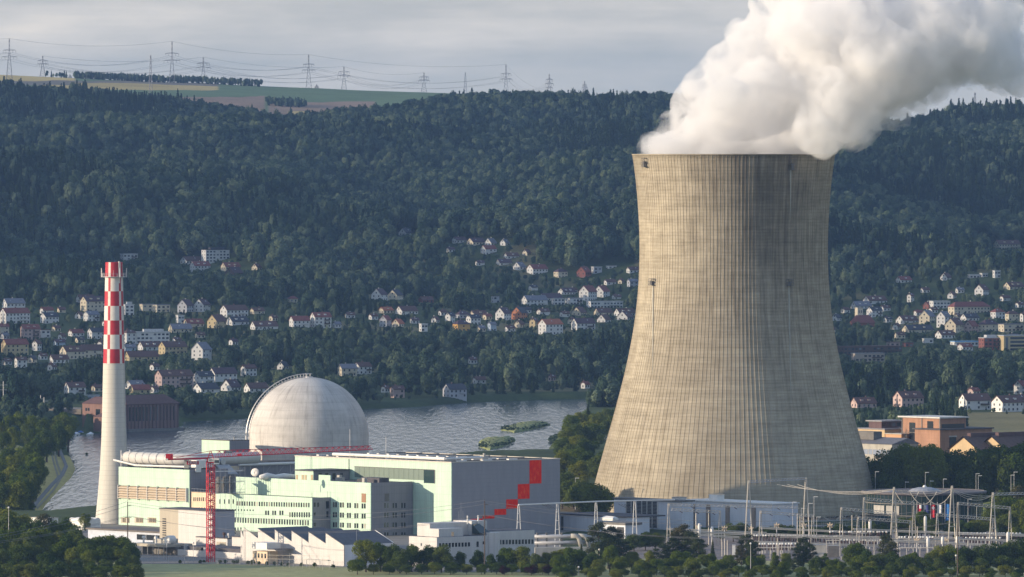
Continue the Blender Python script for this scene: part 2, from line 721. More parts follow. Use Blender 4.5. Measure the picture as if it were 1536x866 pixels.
def hit(px, py, d0=2800, d1=13500):
    """where the view ray through a photo pixel meets the ground"""
    Ds = np.arange(d0, d1, 6.0)
    z = ground_z(xat(px, Ds), Ds)
    zr = zat(py, Ds)
    k = np.nonzero(z >= zr)[0]
    D = float(Ds[k[0]]) if len(k) else gp(px, max(py, 240))[1]
    return xat(px, D), D


def field_colour(px, y, X, D):
    c = np.empty(px.shape + (3,))
    n1 = vnoise(X / 40, D / 60, 3)
    n2 = vnoise(X / 9, D / 14, 4)
    base = np.array([0.055, 0.075, 0.028])          # rough grass and woodland floor
    c[:] = base
    c *= (1 + 0.25 * n1 + 0.2 * n2)[..., None]
    W = np.array([0.55, 0.41, 0.15])
    G = np.array([0.12, 0.175, 0.075])
    B = np.array([0.28, 0.19, 0.125])
    T = np.array([0.19, 0.16, 0.12])
    far = D > 10600

    def put(mask, col, va=0.10):
        c[mask] = (col * (1 + va * (n1 + 0.5 * n2)[..., None]))[mask]
    yy = y + 1.2 * n1
    put(far, G)
    put(far & (px < 112) & (yy < 122), W)
    put(far & (px < 330) & (yy >= 121.5) & (yy < 127.5 + px * 0.012), T)
    put(far & (px > 55) & (px < 330) & (yy >= 127.5 + px * 0.006) & (yy < 135.5), W * 0.92)
    put(far & (px > 110) & (px < 400) & (yy < 132) & (px * 0.03 + 120 < yy) & (yy < 130), W * 0.8)
    put(far & (px > 256) & (px < 400) & (yy >= 145), B)
    put(far & (px > 400) & (px < 565) & (yy >= 153 - (px - 400) * 0.0), B)
    put(far & (px > 430) & (px < 470) & (yy > 166), W * 0.9)
    put(far & (px > 200) & (px < 330) & (yy >= 160), B)
    # meadow by the houses on the slope
    near_f = (D < 3000)
    put(near_f, np.array([0.36, 0.35, 0.17]), 0.12)
    lev = (px < 125) & (D > 3480) & (D < 4180)
    put(lev, np.array([0.38, 0.31, 0.11]), 0.30)
    rr = (px > 1380) & (D > 3950) & (D < 4600)
    put(rr, np.array([0.22, 0.19, 0.09]), 0.15)
    r2 = (px > 1425) & (D > 3200) & (D < 3480)
    put(r2, np.array([0.20, 0.22, 0.07]), 0.15)
    r3 = (px > 812) & (px < 905) & (D > 3200) & (D < 3560)
    put(r3, np.array([0.16, 0.12, 0.06]), 0.2)
    slope = (D > 5200) & (D < 7300) & (px > 240) & (px < 2000)
    s = slope & (n1 > 0.45)
    put(s, np.array([0.13, 0.12, 0.06]), 0.2)
    return c


def build_terrain():
    pxs = np.concatenate([np.linspace(-2600, -420, 24), np.arange(-400, 1940, 5.0), np.linspace(1960, 4200, 24)])
    Ds = np.concatenate([np.linspace(-40, 2650, 16)[:-1], np.arange(2650, 4800, 11.0), np.arange(4800, 9900, 16.0),
                         np.arange(9900, 10600, 30.0), np.arange(10600, 12700, 9.0), np.linspace(12700, 17400, 20)])
    PXg, Dg = np.meshgrid(pxs, Ds)
    Dx = np.maximum(Dg, 2400)
    X = (PXg - 768) * Dx / F
    Z = ground_z(X, Dg)
    Z[Dg < 2500] = 0
    nr, nc = X.shape
    co = np.stack([X, Dg, Z], -1).reshape(-1, 3)
    me = bpy.data.meshes.new('ground')
    me.vertices.add(nr * nc)
    me.vertices.foreach_set('co', co.ravel())
    i = np.arange((nr - 1) * (nc - 1))
    r = i // (nc - 1)
    c = i % (nc - 1)
    a = r * nc + c
    q = np.stack([a, a + 1, a + nc + 1, a + nc], -1).astype(np.int32)
    me.loops.add(q.size)
    me.polygons.add(len(q))
    me.loops.foreach_set('vertex_index', q.ravel())
    me.polygons.foreach_set('loop_start', np.arange(0, q.size, 4, dtype=np.int32))
    me.polygons.foreach_set('use_smooth', np.ones(len(q), bool))
    me.update(calc_edges=True)
    yscr = YH + F * (H - Z) / np.maximum(Dg, 300)
    col = field_colour(PXg, yscr, X, Dg)
    at = me.color_attributes.new('soil', 'FLOAT_COLOR', 'POINT')
    rgba = np.concatenate([np.clip(col, 0, 1), np.ones(col.shape[:-1] + (1,))], -1).astype(np.float32)
    at.data.foreach_set('color', rgba.ravel())
    m, nt, b = new_mat('ground')
    va = N(nt, 'ShaderNodeVertexColor', layer_name='soil')
    t = N(nt, 'ShaderNodeTexCoord')
    nn = N(nt, 'ShaderNodeTexNoise', i_Scale=0.25, i_Detail=7.0, i_Roughness=0.7)
    L(nt, t, nn, 3)
    rr = ramp(nt, [(0.3, (0.75, 0.75, 0.75)), (0.7, (1.2, 1.2, 1.2))])
    L(nt, nn, rr)
    mul = N(nt, 'ShaderNodeMix', data_type='RGBA', blend_type='MULTIPLY')
    mul.inputs[0].default_value = 1.0
    L(nt, va, mul, 0, 6)
    L(nt, rr, mul, 0, 7)
    L(nt, mul, b, 2, 0)
    b.inputs['Roughness'].default_value = 0.95
    b.inputs['Specular IOR Level'].default_value = 0.1
    me.materials.append(m)
    o = bpy.data.objects.new('ground', me)
    COL.objects.link(o)
    struct(o)


build_terrain()

# river
_w = MB()
_w.face([(-2600, 3300, -10), (3000, 3300, -10), (3000, 5900, -10), (-2600, 5900, -10)])
mw, nt, b = new_mat('water')
b.inputs['Base Color'].default_value = (0.06, 0.075, 0.085, 1)
b.inputs['Roughness'].default_value = 0.14
b.inputs['IOR'].default_value = 1.33
t = N(nt, 'ShaderNodeTexCoord')
mp = N(nt, 'ShaderNodeMapping')
mp.inputs['Scale'].default_value = (0.28, 0.026, 1)
L(nt, t, mp, 3)
n1 = N(nt, 'ShaderNodeTexNoise', i_Scale=1.0, i_Detail=2.5, i_Roughness=0.5)
L(nt, mp, n1)
mp3 = N(nt, 'ShaderNodeMapping')
mp3.inputs['Scale'].default_value = (0.006, 0.004, 1)
L(nt, t, mp3, 3)
n3 = N(nt, 'ShaderNodeTexNoise', i_Scale=1.0, i_Detail=4.0, i_Roughness=0.6)
L(nt, mp3, n3)
st = N(nt, 'ShaderNodeMapRange')
st.inputs['From Min'].default_value = 0.38
st.inputs['From Max'].default_value = 0.62
st.inputs['To Min'].default_value = 0.35
st.inputs['To Max'].default_value = 1.0
L(nt, n3, st)
bp = N(nt, 'ShaderNodeBump', i_Distance=2.1)
L(nt, st, bp, 0, 'Strength')
L(nt, n1, bp, 0, 'Height')
L(nt, bp, b, 0, 'Normal')
river = _w.build('water', mw)
struct(river)

# paved yard of the plant
yard = MB()
P = [gp(130, 826), gp(200, 846), gp(330, 846), gp(520, 851), gp(620, 858), gp(840, 858), gp(840, 800), gp(900, 790), gp(1290, 790), gp(1290, 788),
     gp(868, 786), gp(860, 768), gp(700, 775), gp(300, 778), gp(110, 786), gp(100, 800)]
yard.prism(P, -0.3, 0.05, plain('pavement', (0.22, 0.20, 0.18), 0.9, noise=0.2, nscale=0.15))
struct(yard.build('pavement'))
yard = MB()
P = [gp(905, 838), gp(1010, 838), gp(1320, 846), gp(1560, 850), gp(1560, 800), gp(1290, 792), gp(1000, 806), gp(900, 815)]
yard.prism(P, -0.3, 0.04, plain('yard_gravel', (0.20, 0.17, 0.16), 0.95, noise=0.3, nscale=0.3))
struct(yard.build('gravel_yard'))

# river islands
for k, (pts, lab) in enumerate((
    ([(747, 646), (760, 641), (775, 636), (800, 633), (820, 634), (825, 638), (812, 642), (790, 647), (770, 650)], 'long low grassy island farther out in the river'),
    ([(715, 668), (722, 660), (740, 657), (765, 656), (775, 660), (768, 666), (750, 673), (730, 676)], 'shorter grassy island nearer the turbine hall roof'))):
    pw0 = [gp(a, b2, -10) for a, b2 in pts]
    cx0 = sum(p[0] for p in pw0) / len(pw0)
    cy0 = sum(p[1] for p in pw0) / len(pw0)
    pw = []
    for i_ in range(len(pw0)):
        (ax, ay), (bx_, by_) = pw0[i_], pw0[(i_ + 1) % len(pw0)]
        for t_ in (0, .25, .5, .75):
            sc_ = rnd.uniform(.86, 1.04)
            pw.append((cx0 + (ax + (bx_ - ax) * t_ - cx0) * sc_, cy0 + (ay + (by_ - ay) * t_ - cy0) * sc_))
    cx = sum(p[0] for p in pw) / len(pw)
    cy = sum(p[1] for p in pw) / len(pw)
    bm_ = MB()
    rings = []
    for s, z in ((1.0, -10.6), (0.97, -9.6), (0.85, -8.9), (0.5, -8.3), (0.12, -8.2)):
        rings.append([(cx + (p[0] - cx) * s, cy + (p[1] - cy) * s, z + 0.3 * rnd.random()) for p in pw])
    n = len(pw)
    for r in range(4):
        for i in range(n):
            j = (i + 1) % n
            bm_.face([rings[r][j], rings[r][i], rings[r + 1][i], rings[r + 1][j]])
    bm_.face(rings[4][::-1])
    o = bm_.build('island', plain('island_grass', (0.20, 0.22, 0.08), 0.95, noise=0.35, nscale=0.2))
    struct(o)
    o['label'] = lab

# ------------------------------------------------------------------ unseen cloud bank, added to keep the sun off the far bank
ic = bmesh.new()
bmesh.ops.create_icosphere(ic, subdivisions=5, radius=1)
cr_ = np.array([v.co[:] for v in ic.verts])
cf_ = [[v.index for v in f.verts] for f in ic.faces]
ic.free()
c3 = np.sign(cr_) * np.abs(cr_) ** .55
bump_ = 1 + .10 * vnoise(cr_[:, 0] * 4 + 7, cr_[:, 1] * 4 + cr_[:, 2] * 3, 61) + .05 * vnoise(cr_[:, 0] * 11, cr_[:, 1] * 11 + cr_[:, 2] * 7, 62)
cv_ = c3 * bump_[:, None] * np.array([2300., 3300., 170.]) + np.array([-5000., 7050., 900.])
cm_ = bpy.data.meshes.new('shade_cloud')
cm_.from_pydata(cv_.tolist(), [], cf_)
mcl = bpy.data.materials.new('shade_cloud')
mcl.use_nodes = True
nt = mcl.node_tree
nt.nodes.remove(nt.nodes['Principled BSDF'])
pv = N(nt, 'ShaderNodeVolumePrincipled')
pv.inputs['Color'].default_value = (0.97, 0.97, 0.98, 1)
pv.inputs['Density'].default_value = 0.00032
pv.inputs['Anisotropy'].default_value = 0.6
nt.links.new(pv.outputs[0], [n for n in nt.nodes if n.type == 'OUTPUT_MATERIAL'][0].inputs['Volume'])
cm_.materials.append(mcl)
co_b = bpy.data.objects.new('shade_cloud', cm_)
COL.objects.link(co_b)
struct(co_b, 'stuff')

# ------------------------------------------------------------------ haze
hz = MB()
hz.box(-5200, 6200, -120, 17600, -70, 345)
mh = bpy.data.materials.new('haze')
mh.use_nodes = True
nt = mh.node_tree
nt.nodes.remove(nt.nodes['Principled BSDF'])
pv = N(nt, 'ShaderNodeVolumePrincipled')
pv.inputs['Color'].default_value = (0.34, 0.56, 1.0, 1)
pv.inputs['Density'].default_value = 1.9e-5
pv.inputs['Anisotropy'].default_value = 0.1
out = [n for n in nt.nodes if n.type == 'OUTPUT_MATERIAL'][0]
nt.links.new(pv.outputs[0], out.inputs['Volume'])
haze = hz.build('haze', mh)
struct(haze, 'stuff')

# ------------------------------------------------------------------ cooling tower
TD = 3390.0
TS = TD / F            # metres per photo pixel at the tower
tower = empty('cooling_tower', (xat(1100.5, TD), TD, 0), 0,
              'huge concrete cooling tower with flared base, ribbed shell and steam above its rim', 'cooling tower')
TZ = -4.8
_py = [233, 245, 262, 300, 340, 380, 420, 460, 500, 540, 580, 620, 660, 700, 740, 775, 784]
_pr = [151.8, 149.8, 147.6, 144.0, 141.6, 141.0, 142.2, 145.5, 151.0, 158.8, 168.5, 179.0, 190.0, 201.5, 212.0, 221.0, 223.5]
_zz = np.array([zat(y, TD) for y in _py])
_rr = np.array(_pr) * TS
co_ = np.polyfit(_zz, _rr, 6)


def trad(z):
    return float(np.polyval(co_, z))


ZT = zat(233, TD)
prof_z = np.linspace(-3.0, ZT, 75)
seg = 216
mc, nt, b = new_mat('tower_concrete')
t = N(nt, 'ShaderNodeTexCoord')
s = N(nt, 'ShaderNodeSeparateXYZ')
L(nt, t, s, 3)
at_ = N(nt, 'ShaderNodeMath', operation='ARCTAN2')
L(nt, s, at_, 1, 0)
L(nt, s, at_, 0, 1)
ang = N(nt, 'ShaderNodeMath', operation='MULTIPLY')
ang.inputs[1].default_value = 168 / (2 * PI)
L(nt, at_, ang)
# streaks: noise in (angle, height) space, stretched down the wall
cmb = N(nt, 'ShaderNodeCombineXYZ')
L(nt, ang, cmb)
zs = N(nt, 'ShaderNodeMath', operation='MULTIPLY')
zs.inputs[1].default_value = 0.045
L(nt, s, zs, 2)
L(nt, zs, cmb, 0, 1)
ns = N(nt, 'ShaderNodeTexNoise', i_Scale=0.9, i_Detail=5.0, i_Roughness=0.7)
L(nt, cmb, ns)
cm2 = N(nt, 'ShaderNodeCombineXYZ')
a2 = N(nt, 'ShaderNodeMath', operation='MULTIPLY')
a2.inputs[1].default_value = 0.10
L(nt, ang, a2)
L(nt, a2, cm2)
z2 = N(nt, 'ShaderNodeMath', operation='MULTIPLY')
z2.inputs[1].default_value = 0.35
L(nt, s, z2, 2)
L(nt, z2, cm2, 0, 1)
nh = N(nt, 'ShaderNodeTexNoise', i_Scale=1.0, i_Detail=6.0, i_Roughness=0.75)
L(nt, cm2, nh)
nl = N(nt, 'ShaderNodeTexNoise', i_Scale=0.018, i_Detail=4.0, i_Roughness=0.6)
L(nt, t, nl, 3)
r1 = ramp(nt, [(0.30, (0.74, 0.72, 0.69)), (0.5, (0.97, 0.97, 0.96)), (0.72, (1.13, 1.13, 1.13))])
L(nt, ns, r1)
r2 = ramp(nt, [(0.32, (0.74, 0.73, 0.70)), (0.52, (0.98, 0.98, 0.98)), (0.68, (1.18, 1.18, 1.18))])
L(nt, nh, r2)
r3 = ramp(nt, [(0.35, (0.33, 0.285, 0.215)), (0.65, (0.46, 0.40, 0.30))])
L(nt, nl, r3)
mu = N(nt, 'ShaderNodeMix', data_type='RGBA', blend_type='MULTIPLY')
mu.inputs[0].default_value = 1
L(nt, r3, mu, 0, 6)
L(nt, r1, mu, 0, 7)
mu2 = N(nt, 'ShaderNodeMix', data_type='RGBA', blend_type='MULTIPLY')
mu2.inputs[0].default_value = 1
L(nt, mu, mu2, 2, 6)
L(nt, r2, mu2, 0, 7)
# horizontal lift joints
lf = N(nt, 'ShaderNodeMath', operation='DIVIDE')
lf.inputs[1].default_value = 1.35
L(nt, s, lf, 2)
lfr = N(nt, 'ShaderNodeMath', operation='FRACT')
L(nt, lf, lfr)
lt = N(nt, 'ShaderNodeMath', operation='LESS_THAN')
lt.inputs[1].default_value = 0.22
L(nt, lfr, lt)
# the dark weathered patch high on the camera's right, where the steam wets the shell
dp = N(nt, 'ShaderNodeVectorMath', operation='DISTANCE')
mpd = N(nt, 'ShaderNodeMapping')
mpd.inputs['Scale'].default_value = (1.0, 0.3, 0.62)
L(nt, t, mpd, 3)
L(nt, mpd, dp)
dp.inputs[1].default_value = (15.0, -11.5, 124.0 * 0.62)
dpn = N(nt, 'ShaderNodeMath', operation='MULTIPLY_ADD')
dpn.inputs[1].default_value = 60.0
L(nt, ns, dpn)
nt.links.new(dp.outputs['Value'], dpn.inputs[2])
dr = ramp(nt, [(0.0, (0.52, 0.50, 0.48)), (1.0, (1, 1, 1))])
dm = N(nt, 'ShaderNodeMapRange')
dm.inputs['From Min'].default_value = 34.0
dm.inputs['From Max'].default_value = 66.0
L(nt, dpn, dm)
L(nt, dm, dr)
mu3 = N(nt, 'ShaderNodeMix', data_type='RGBA', blend_type='MULTIPLY')
mu3.inputs[0].default_value = 1
L(nt, mu2, mu3, 2, 6)
L(nt, dr, mu3, 0, 7)
mu4 = N(nt, 'ShaderNodeMix', data_type='RGBA', blend_type='MULTIPLY')
L(nt, lt, mu4, 0, 0)
L(nt, mu3, mu4, 2, 6)
mu4.inputs[7].default_value = (0.87, 0.86, 0.84, 1)
L(nt, mu4, b, 2, 0)
b.inputs['Roughness'].default_value = 0.92
b.inputs['Specular IOR Level'].default_value = 0.15

sh = MB()
prof = [(trad(z), z) for z in prof_z]
inner = [(r - 0.8, z) for r, z in prof]
full = prof + [(prof[-1][0] + 0.35, ZT + 0.02), (prof[-1][0] + 0.35, ZT + 0.5), (prof[-1][0] - 0.8, ZT + 0.5)] + inner[::-1]
sh.lathe(full, seg, mat=mc, capt=False)
nshell = len(sh.f)
ribs = sh
NR = 168
for k in range(NR):
    a = 2 * PI * (k + 0.5) / NR
    ca, sa = math.cos(a), math.sin(a)
    hw = 0.17
    base = len(ribs.v)
    for z in prof_z[::2]:
        r = trad(z)
        for (dr_, dt) in ((-0.05, -hw), (0.11, -hw * 0.6), (0.11, hw * 0.6), (-0.05, hw)):
            ribs.v.append(((r + dr_) * ca - dt * sa, (r + dr_) * sa + dt * ca, z))
    nn_ = len(prof_z[::2])
    for j in range(nn_ - 1):
        for q in range(3):
            i = base + j * 4 + q
            ribs.f.append((i, i + 1, i + 5, i + 4))
            ribs.m.append(0)
shell = sh.build('shell', mc, tower)
shell.data.polygons.foreach_set('use_smooth', [i < nshell for i in range(len(sh.f))])
# slanting columns that carry the shell
for k in range(36):
    a = 2 * PI * k / 36
    for s_ in (-1, 1):
        lg = MB()
        a1 = a + s_ * 2 * PI / 72
        r0, r1_ = trad(-3.0) + 1.0, trad(-3.0) - 0.3
        lg.tube([(r0 * math.cos(a), r0 * math.sin(a), -5.8), (r1_ * math.cos(a1), r1_ * math.sin(a1), -2.8)], 0.45, 6)
        lg.build('column', mc, tower)
bsn = MB()
bsn.lathe([(trad(-3) + 3, -5.8), (trad(-3) + 3, -4.4), (trad(-3) + 2.2, -4.4)], 72, capt=True)
bsn.build('basin', M_CONC, tower)


def tower_pt(px, py, out=0.0):
    z = zat(py, TD)
    r = trad(z)
    x = (px - 1100.5) * TS
    x = max(-r, min(r, x))
    y = -math.sqrt(max(r * r - x * x, 0))
    a = math.atan2(y, x)
    return Vector(((r + out) * math.cos(a), (r + out) * math.sin(a), z)), a


for px, py, hh in ((968, 244, 3.6), (1183, 247, 4.2), (979, 422, 2.6), (1179, 422, 2.6)):
    p, a = tower_pt(px, py, 0.9)
    cg = MB()
    w = 1.3
    for x in (-w, 0, w):
        for y in (-0.8, 0.8):
            cg.tube([(x, y, -hh / 2), (x, y, hh / 2)], 0.07, 4)
    for z in (-hh / 2, 0, hh / 2):
        for y in (-0.8, 0.8):
            cg.tube([(-w, y, z), (w, y, z)], 0.10, 4)
        for x in (-w, w):
            cg.tube([(x, -0.8, z), (x, 0.8, z)], 0.10, 4)
    cg.box(-w, w, -0.8, 0.8, -hh / 2 - 0.1, -hh / 2 + 0.05)
    cg.tube([(-w, -0.8, -hh / 2), (w, -0.8, hh / 2)], 0.1, 4)
    cg.box(-0.5, 0.5, -0.4, 0.4, -hh / 2, hh * 0.15)
    c = cg.build('maintenance_cage', M_CONCD, tower, loc=p, rz=a + PI / 2)
    c['label'] = 'small dark steel cage hung on the shell'
ln = MB()
for px, y0, y1 in ((979, 426, 560), (1179, 427, 600), (1181, 255, 330)):
    pts = []
    for y in np.linspace(y0, y1, 8):
        p, a = tower_pt(px + (y - y0) * 0.012 * (1 if px > 1100 else -1), y, 0.14)
        pts.append(p)
    m_ = MB()
    m_.tube(pts, [0.35, 0.33, 0.3, 0.26, 0.22, 0.18, 0.12, 0.04], 4)
    m_.build('pale_streak', plain('lime_streak', (0.42, 0.40, 0.34), 0.8), tower)  # pale streak on the shell, modelled as a tapering tube

# ------------------------------------------------------------------ chimney
CD = 3216.0
CS = CD / F
chim = empty('chimney', (xat(171, CD), CD, 0), 0, 'tall tapering white chimney with red and white checked top', 'chimney')
cp = [(30.5, 800), (28.5, 785), (24.5, 745), (21.0, 700), (19.0, 660), (17.8, 620), (17.0, 580), (16.3, 545)]
mcw, nt, b = new_mat('chimney_white')
t = N(nt, 'ShaderNodeTexCoord')
mp = N(nt, 'ShaderNodeMapping')
mp.inputs['Scale'].default_value = (1, 1, 0.05)
L(nt, t, mp, 3)
nn = N(nt, 'ShaderNodeTexNoise', i_Scale=0.5, i_Detail=6.0, i_Roughness=0.65)
L(nt, mp, nn)
s = N(nt, 'ShaderNodeSeparateXYZ')
L(nt, t, s, 3)
dv = N(nt, 'ShaderNodeMath', operation='DIVIDE')
dv.inputs[1].default_value = 1.9
L(nt, s, dv, 2)
fr = N(nt, 'ShaderNodeMath', operation='FRACT')
L(nt, dv, fr)
lt = N(nt, 'ShaderNodeMath', operation='LESS_THAN')
lt.inputs[1].default_value = 0.08
L(nt, fr, lt)
r = ramp(nt, [(0.3, (0.50, 0.47, 0.41)), (0.7, (0.62, 0.59, 0.52))])
L(nt, nn, r)
mq = N(nt, 'ShaderNodeMix', data_type='RGBA')
L(nt, lt, mq, 0, 0)
L(nt, r, mq, 0, 6)
mq.inputs[7].default_value = (0.47, 0.44, 0.39, 1)
L(nt, mq, b, 2, 0)
b.inputs['Roughness'].default_value = 0.8
sf = MB()
sf.lathe([(a * CS, zat(y, CD)) for a, y in cp], 64, mat=mcw, capt=False)
sf.build('shaft', mcw, chim, smooth=True)
M_CHW = plain('check_white', (0.66, 0.62, 0.56), 0.6, noise=0.08)
M_CHR = plain('check_red', (0.42, 0.022, 0.035), 0.55, noise=0.15)
ys = [545.4, 523.6, 502, 480.7, 459, 437, 415.8, 393.5]


def rad_ch(y):
    return (12.8 + (16.3 - 12.8) * (y - 393.5) / (545.4 - 393.5)) * CS


ck = MB()
angs = []
for k in range(5):
    a0 = -19.5 + 72 * k
    angs.append((a0, a0 + 55, 0))
    angs.append((a0 + 55, a0 + 72, 1))
for i in range(7):
    y0, y1 = ys[i], ys[i + 1]
    for a0, a1, kind in angs:
        n = 8 if kind == 0 else 3
        red = (kind == 0) == (i % 2 == 0)
        for q in range(n):
            t0 = math.radians(a0 + (a1 - a0) * q / n - 90)
            t1 = math.radians(a0 + (a1 - a0) * (q + 1) / n - 90)
            ra, rb = rad_ch(y0), rad_ch(y1)
            za, zb = zat(y0, CD), zat(y1, CD)
            ck.face([(ra * math.cos(t0), ra * math.sin(t0), za), (ra * math.cos(t1), ra * math.sin(t1), za),
                     (rb * math.cos(t1), rb * math.sin(t1), zb), (rb * math.cos(t0), rb * math.sin(t0), zb)],
                    M_CHR if red else M_CHW)
rt = rad_ch(393.5)
ck.lathe([(rt, zat(393.5, CD)), (rt - 0.4, zat(393.5, CD)), (rt - 0.4, zat(400, CD))], 40, mat=M_CHR, capt=True)
ck.build('checked_top', None, chim)
pf = MB()
zp = zat(414.5, CD)
pf.lathe([(rad_ch(414) + 0.02, zp - 0.5), (rt + 1.5, zp - 0.35), (rt + 1.5, zp - 0.15), (rad_ch(414) + 0.02, zp - 0.1)], 32, capt=False)
pf.build('platform', M_GALV, chim)
rl = MB()
for k in range(20):
    a = 2 * PI * k / 20
    x, y = (rt + 1.4) * math.cos(a), (rt + 1.4) * math.sin(a)
    rl.tube([(x, y, zp - .2), (x, y, zp + 2.4 if k % 5 == 0 else zp + 1.2)], 0.05, 4)
for z in (zp + .6, zp + 1.2):
    rl.tube([((rt + 1.4) * math.cos(2 * PI * k / 24), (rt + 1.4) * math.sin(2 * PI * k / 24), z) for k in range(25)], 0.04, 4, cap=False)
rl.build('railing', M_GALV, chim)
for a in (-60, 5, 185, 130):
    an = MB()
    x, y = (rt + 1.6) * math.cos(math.radians(a)), (rt + 1.6) * math.sin(math.radians(a))
    an.tube([(x, y, zp - 0.4), (x, y, zp + 3.2)], 0.16, 6)
    an.build('warning_light', M_WHITE, chim)
ld = MB()
for s_ in (-0.35, 0.35):
    pts = [((a * CS + 0.25) * math.cos(math.radians(-20 + s_ * 4)), (a * CS + 0.25) * math.sin(math.radians(-20 + s_ * 4)), zat(y, CD)) for a, y in cp]
    pts.append(((rt + .3) * math.cos(math.radians(-20)), (rt + .3) * math.sin(math.radians(-20)), zat(396, CD)))
    ld.tube(pts, 0.06, 4)
ld.build('ladder', M_GALV, chim)
fl = MB()
x, y = (rt + .1) * math.cos(math.radians(-52)), (rt + .1) * math.sin(math.radians(-52))
fl.tube([(x, y, zat(425, CD)), (x, y, zat(392, CD))], 0.32, 8)
fl.build('vent_pipe', M_CHW, chim)

# ------------------------------------------------------------------ reactor dome
DD = 3270.0
DS = DD / F
dome = empty('reactor_building', (xat(463.5, DD), DD, 0), 0, 'round pale concrete reactor building with hemispherical dome and curved ladder', 'reactor dome')
R = 89.7 * DS
zs_ = zat(566, DD) - R
md, nt, b = new_mat('dome_concrete')
t = N(nt, 'ShaderNodeTexCoord')
s = N(nt, 'ShaderNodeSeparateXYZ')
L(nt, t, s, 3)
at_ = N(nt, 'ShaderNodeMath', operation='ARCTAN2')
L(nt, s, at_, 1, 0)
L(nt, s, at_, 0, 1)
am = N(nt, 'ShaderNodeMath', operation='MULTIPLY')
am.inputs[1].default_value = 14.0
L(nt, at_, am)
cb = N(nt, 'ShaderNodeCombineXYZ')
L(nt, am, cb)
zm = N(nt, 'ShaderNodeMath', operation='MULTIPLY')
zm.inputs[1].default_value = 0.10
L(nt, s, zm, 2)
L(nt, zm, cb, 0, 1)
n1 = N(nt, 'ShaderNodeTexNoise', i_Scale=1.1, i_Detail=6.0, i_Roughness=0.7)
L(nt, cb, n1)
n2 = N(nt, 'ShaderNodeTexNoise', i_Scale=0.09, i_Detail=5.0, i_Roughness=0.6)
L(nt, t, n2, 3)
cb2 = N(nt, 'ShaderNodeCombineXYZ')
zm2 = N(nt, 'ShaderNodeMath', operation='MULTIPLY')
zm2.inputs[1].default_value = 0.5
L(nt, s, zm2, 2)
L(nt, zm2, cb2, 0, 1)
L(nt, at_, cb2)
n3 = N(nt, 'ShaderNodeTexNoise', i_Scale=1.0, i_Detail=4.0)
L(nt, cb2, n3)
ra_ = ramp(nt, [(0.30, (0.66, 0.65, 0.64)), (0.46, (0.97, 0.97, 0.97)), (0.7, (1.05, 1.05, 1.05))])
L(nt, n1, ra_)
rb_ = ramp(nt, [(0.35, (0.46, 0.43, 0.40)), (0.6, (0.56, 0.53, 0.49))])
L(nt, n2, rb_)
rc_ = ramp(nt, [(0.38, (0.93, 0.93, 0.93)), (0.5, (1, 1, 1)), (0.62, (1.03, 1.03, 1.03))])
L(nt, n3, rc_)
q1 = N(nt, 'ShaderNodeMix', data_type='RGBA', blend_type='MULTIPLY')
q1.inputs[0].default_value = 1
L(nt, rb_, q1, 0, 6)
L(nt, ra_, q1, 0, 7)
q2 = N(nt, 'ShaderNodeMix', data_type='RGBA', blend_type='MULTIPLY')
q2.inputs[0].default_value = 1
L(nt, q1, q2, 2, 6)
L(nt, rc_, q2, 0, 7)
ab = N(nt, 'ShaderNodeMath', operation='MULTIPLY')
ab.inputs[1].default_value = 60 / (2 * PI)
L(nt, at_, ab)
fa = N(nt, 'ShaderNodeMath', operation='FRACT')
L(nt, ab, fa)
la = N(nt, 'ShaderNodeMath', operation='LESS_THAN')
la.inputs[1].default_value = 0.07
L(nt, fa, la)
fz = N(nt, 'ShaderNodeMath', operation='DIVIDE')
fz.inputs[1].default_value = 3.1
L(nt, s, fz, 2)
fz2 = N(nt, 'ShaderNodeMath', operation='FRACT')
L(nt, fz, fz2)
lz = N(nt, 'ShaderNodeMath', operation='LESS_THAN')
lz.inputs[1].default_value = 0.06
L(nt, fz2, lz)
lm = N(nt, 'ShaderNodeMath', operation='MAXIMUM')
L(nt, la, lm)
L(nt, lz, lm, 0, 1)
q3 = N(nt, 'ShaderNodeMix', data_type='RGBA', blend_type='MULTIPLY')
L(nt, lm, q3, 0, 0)
L(nt, q2, q3, 2, 6)
q3.inputs[7].default_value = (0.87, 0.87, 0.87, 1)
L(nt, q3, b, 2, 0)
b.inputs['Roughness'].default_value = 0.85
dm_ = MB()
prof = [(R, -1), (R, zs_)] + [(R * math.cos(math.radians(a)), zs_ + R * math.sin(math.radians(a))) for a in range(3, 90, 3)] + [(0.3, zs_ + R)]
dm_.lathe(prof, 96, mat=md)
dm_.build('dome_shell', md, dome, smooth=True)
st_ = MB()
th = math.radians(188)          # bearing of the ladder arc on the dome
for off in (-0.55, 0.55):
    for dr_ in (0.35, 1.45):
        pts = []
        for a in range(-8, 93, 4):
            rr_ = (R + dr_) * math.cos(math.radians(max(a, 0)))
            zz_ = zs_ + (R + dr_) * math.sin(math.radians(max(a, 0))) + min(a, 0) * 1.4
            pts.append((rr_ * math.cos(th) - off * math.sin(th), rr_ * math.sin(th) + off * math.cos(th), zz_))
        st_.tube(pts, 0.12, 4)
for a in range(-8, 93, 3):
    for off in (-0.55, 0.55):
        ps = []
        for dr_ in (0.0, 1.45):
            rr_ = (R + dr_) * math.cos(math.radians(max(a, 0)))
            zz_ = zs_ + (R + dr_) * math.sin(math.radians(max(a, 0))) + min(a, 0) * 1.4
            ps.append((rr_ * math.cos(th) - off * math.sin(th), rr_ * math.sin(th) + off * math.cos(th), zz_))
        st_.tube(ps, 0.09, 4)
st_.build('ladder', M_GALV, dome)
tp = MB()
tp.lathe([(1.6, zs_ + R - 0.2), (1.6, zs_ + R + 0.25)], 12)
tp.tube([(-1.2, 0, zs_ + R), (-1.2, 0, zs_ + R + 1.6)], 0.1, 4)
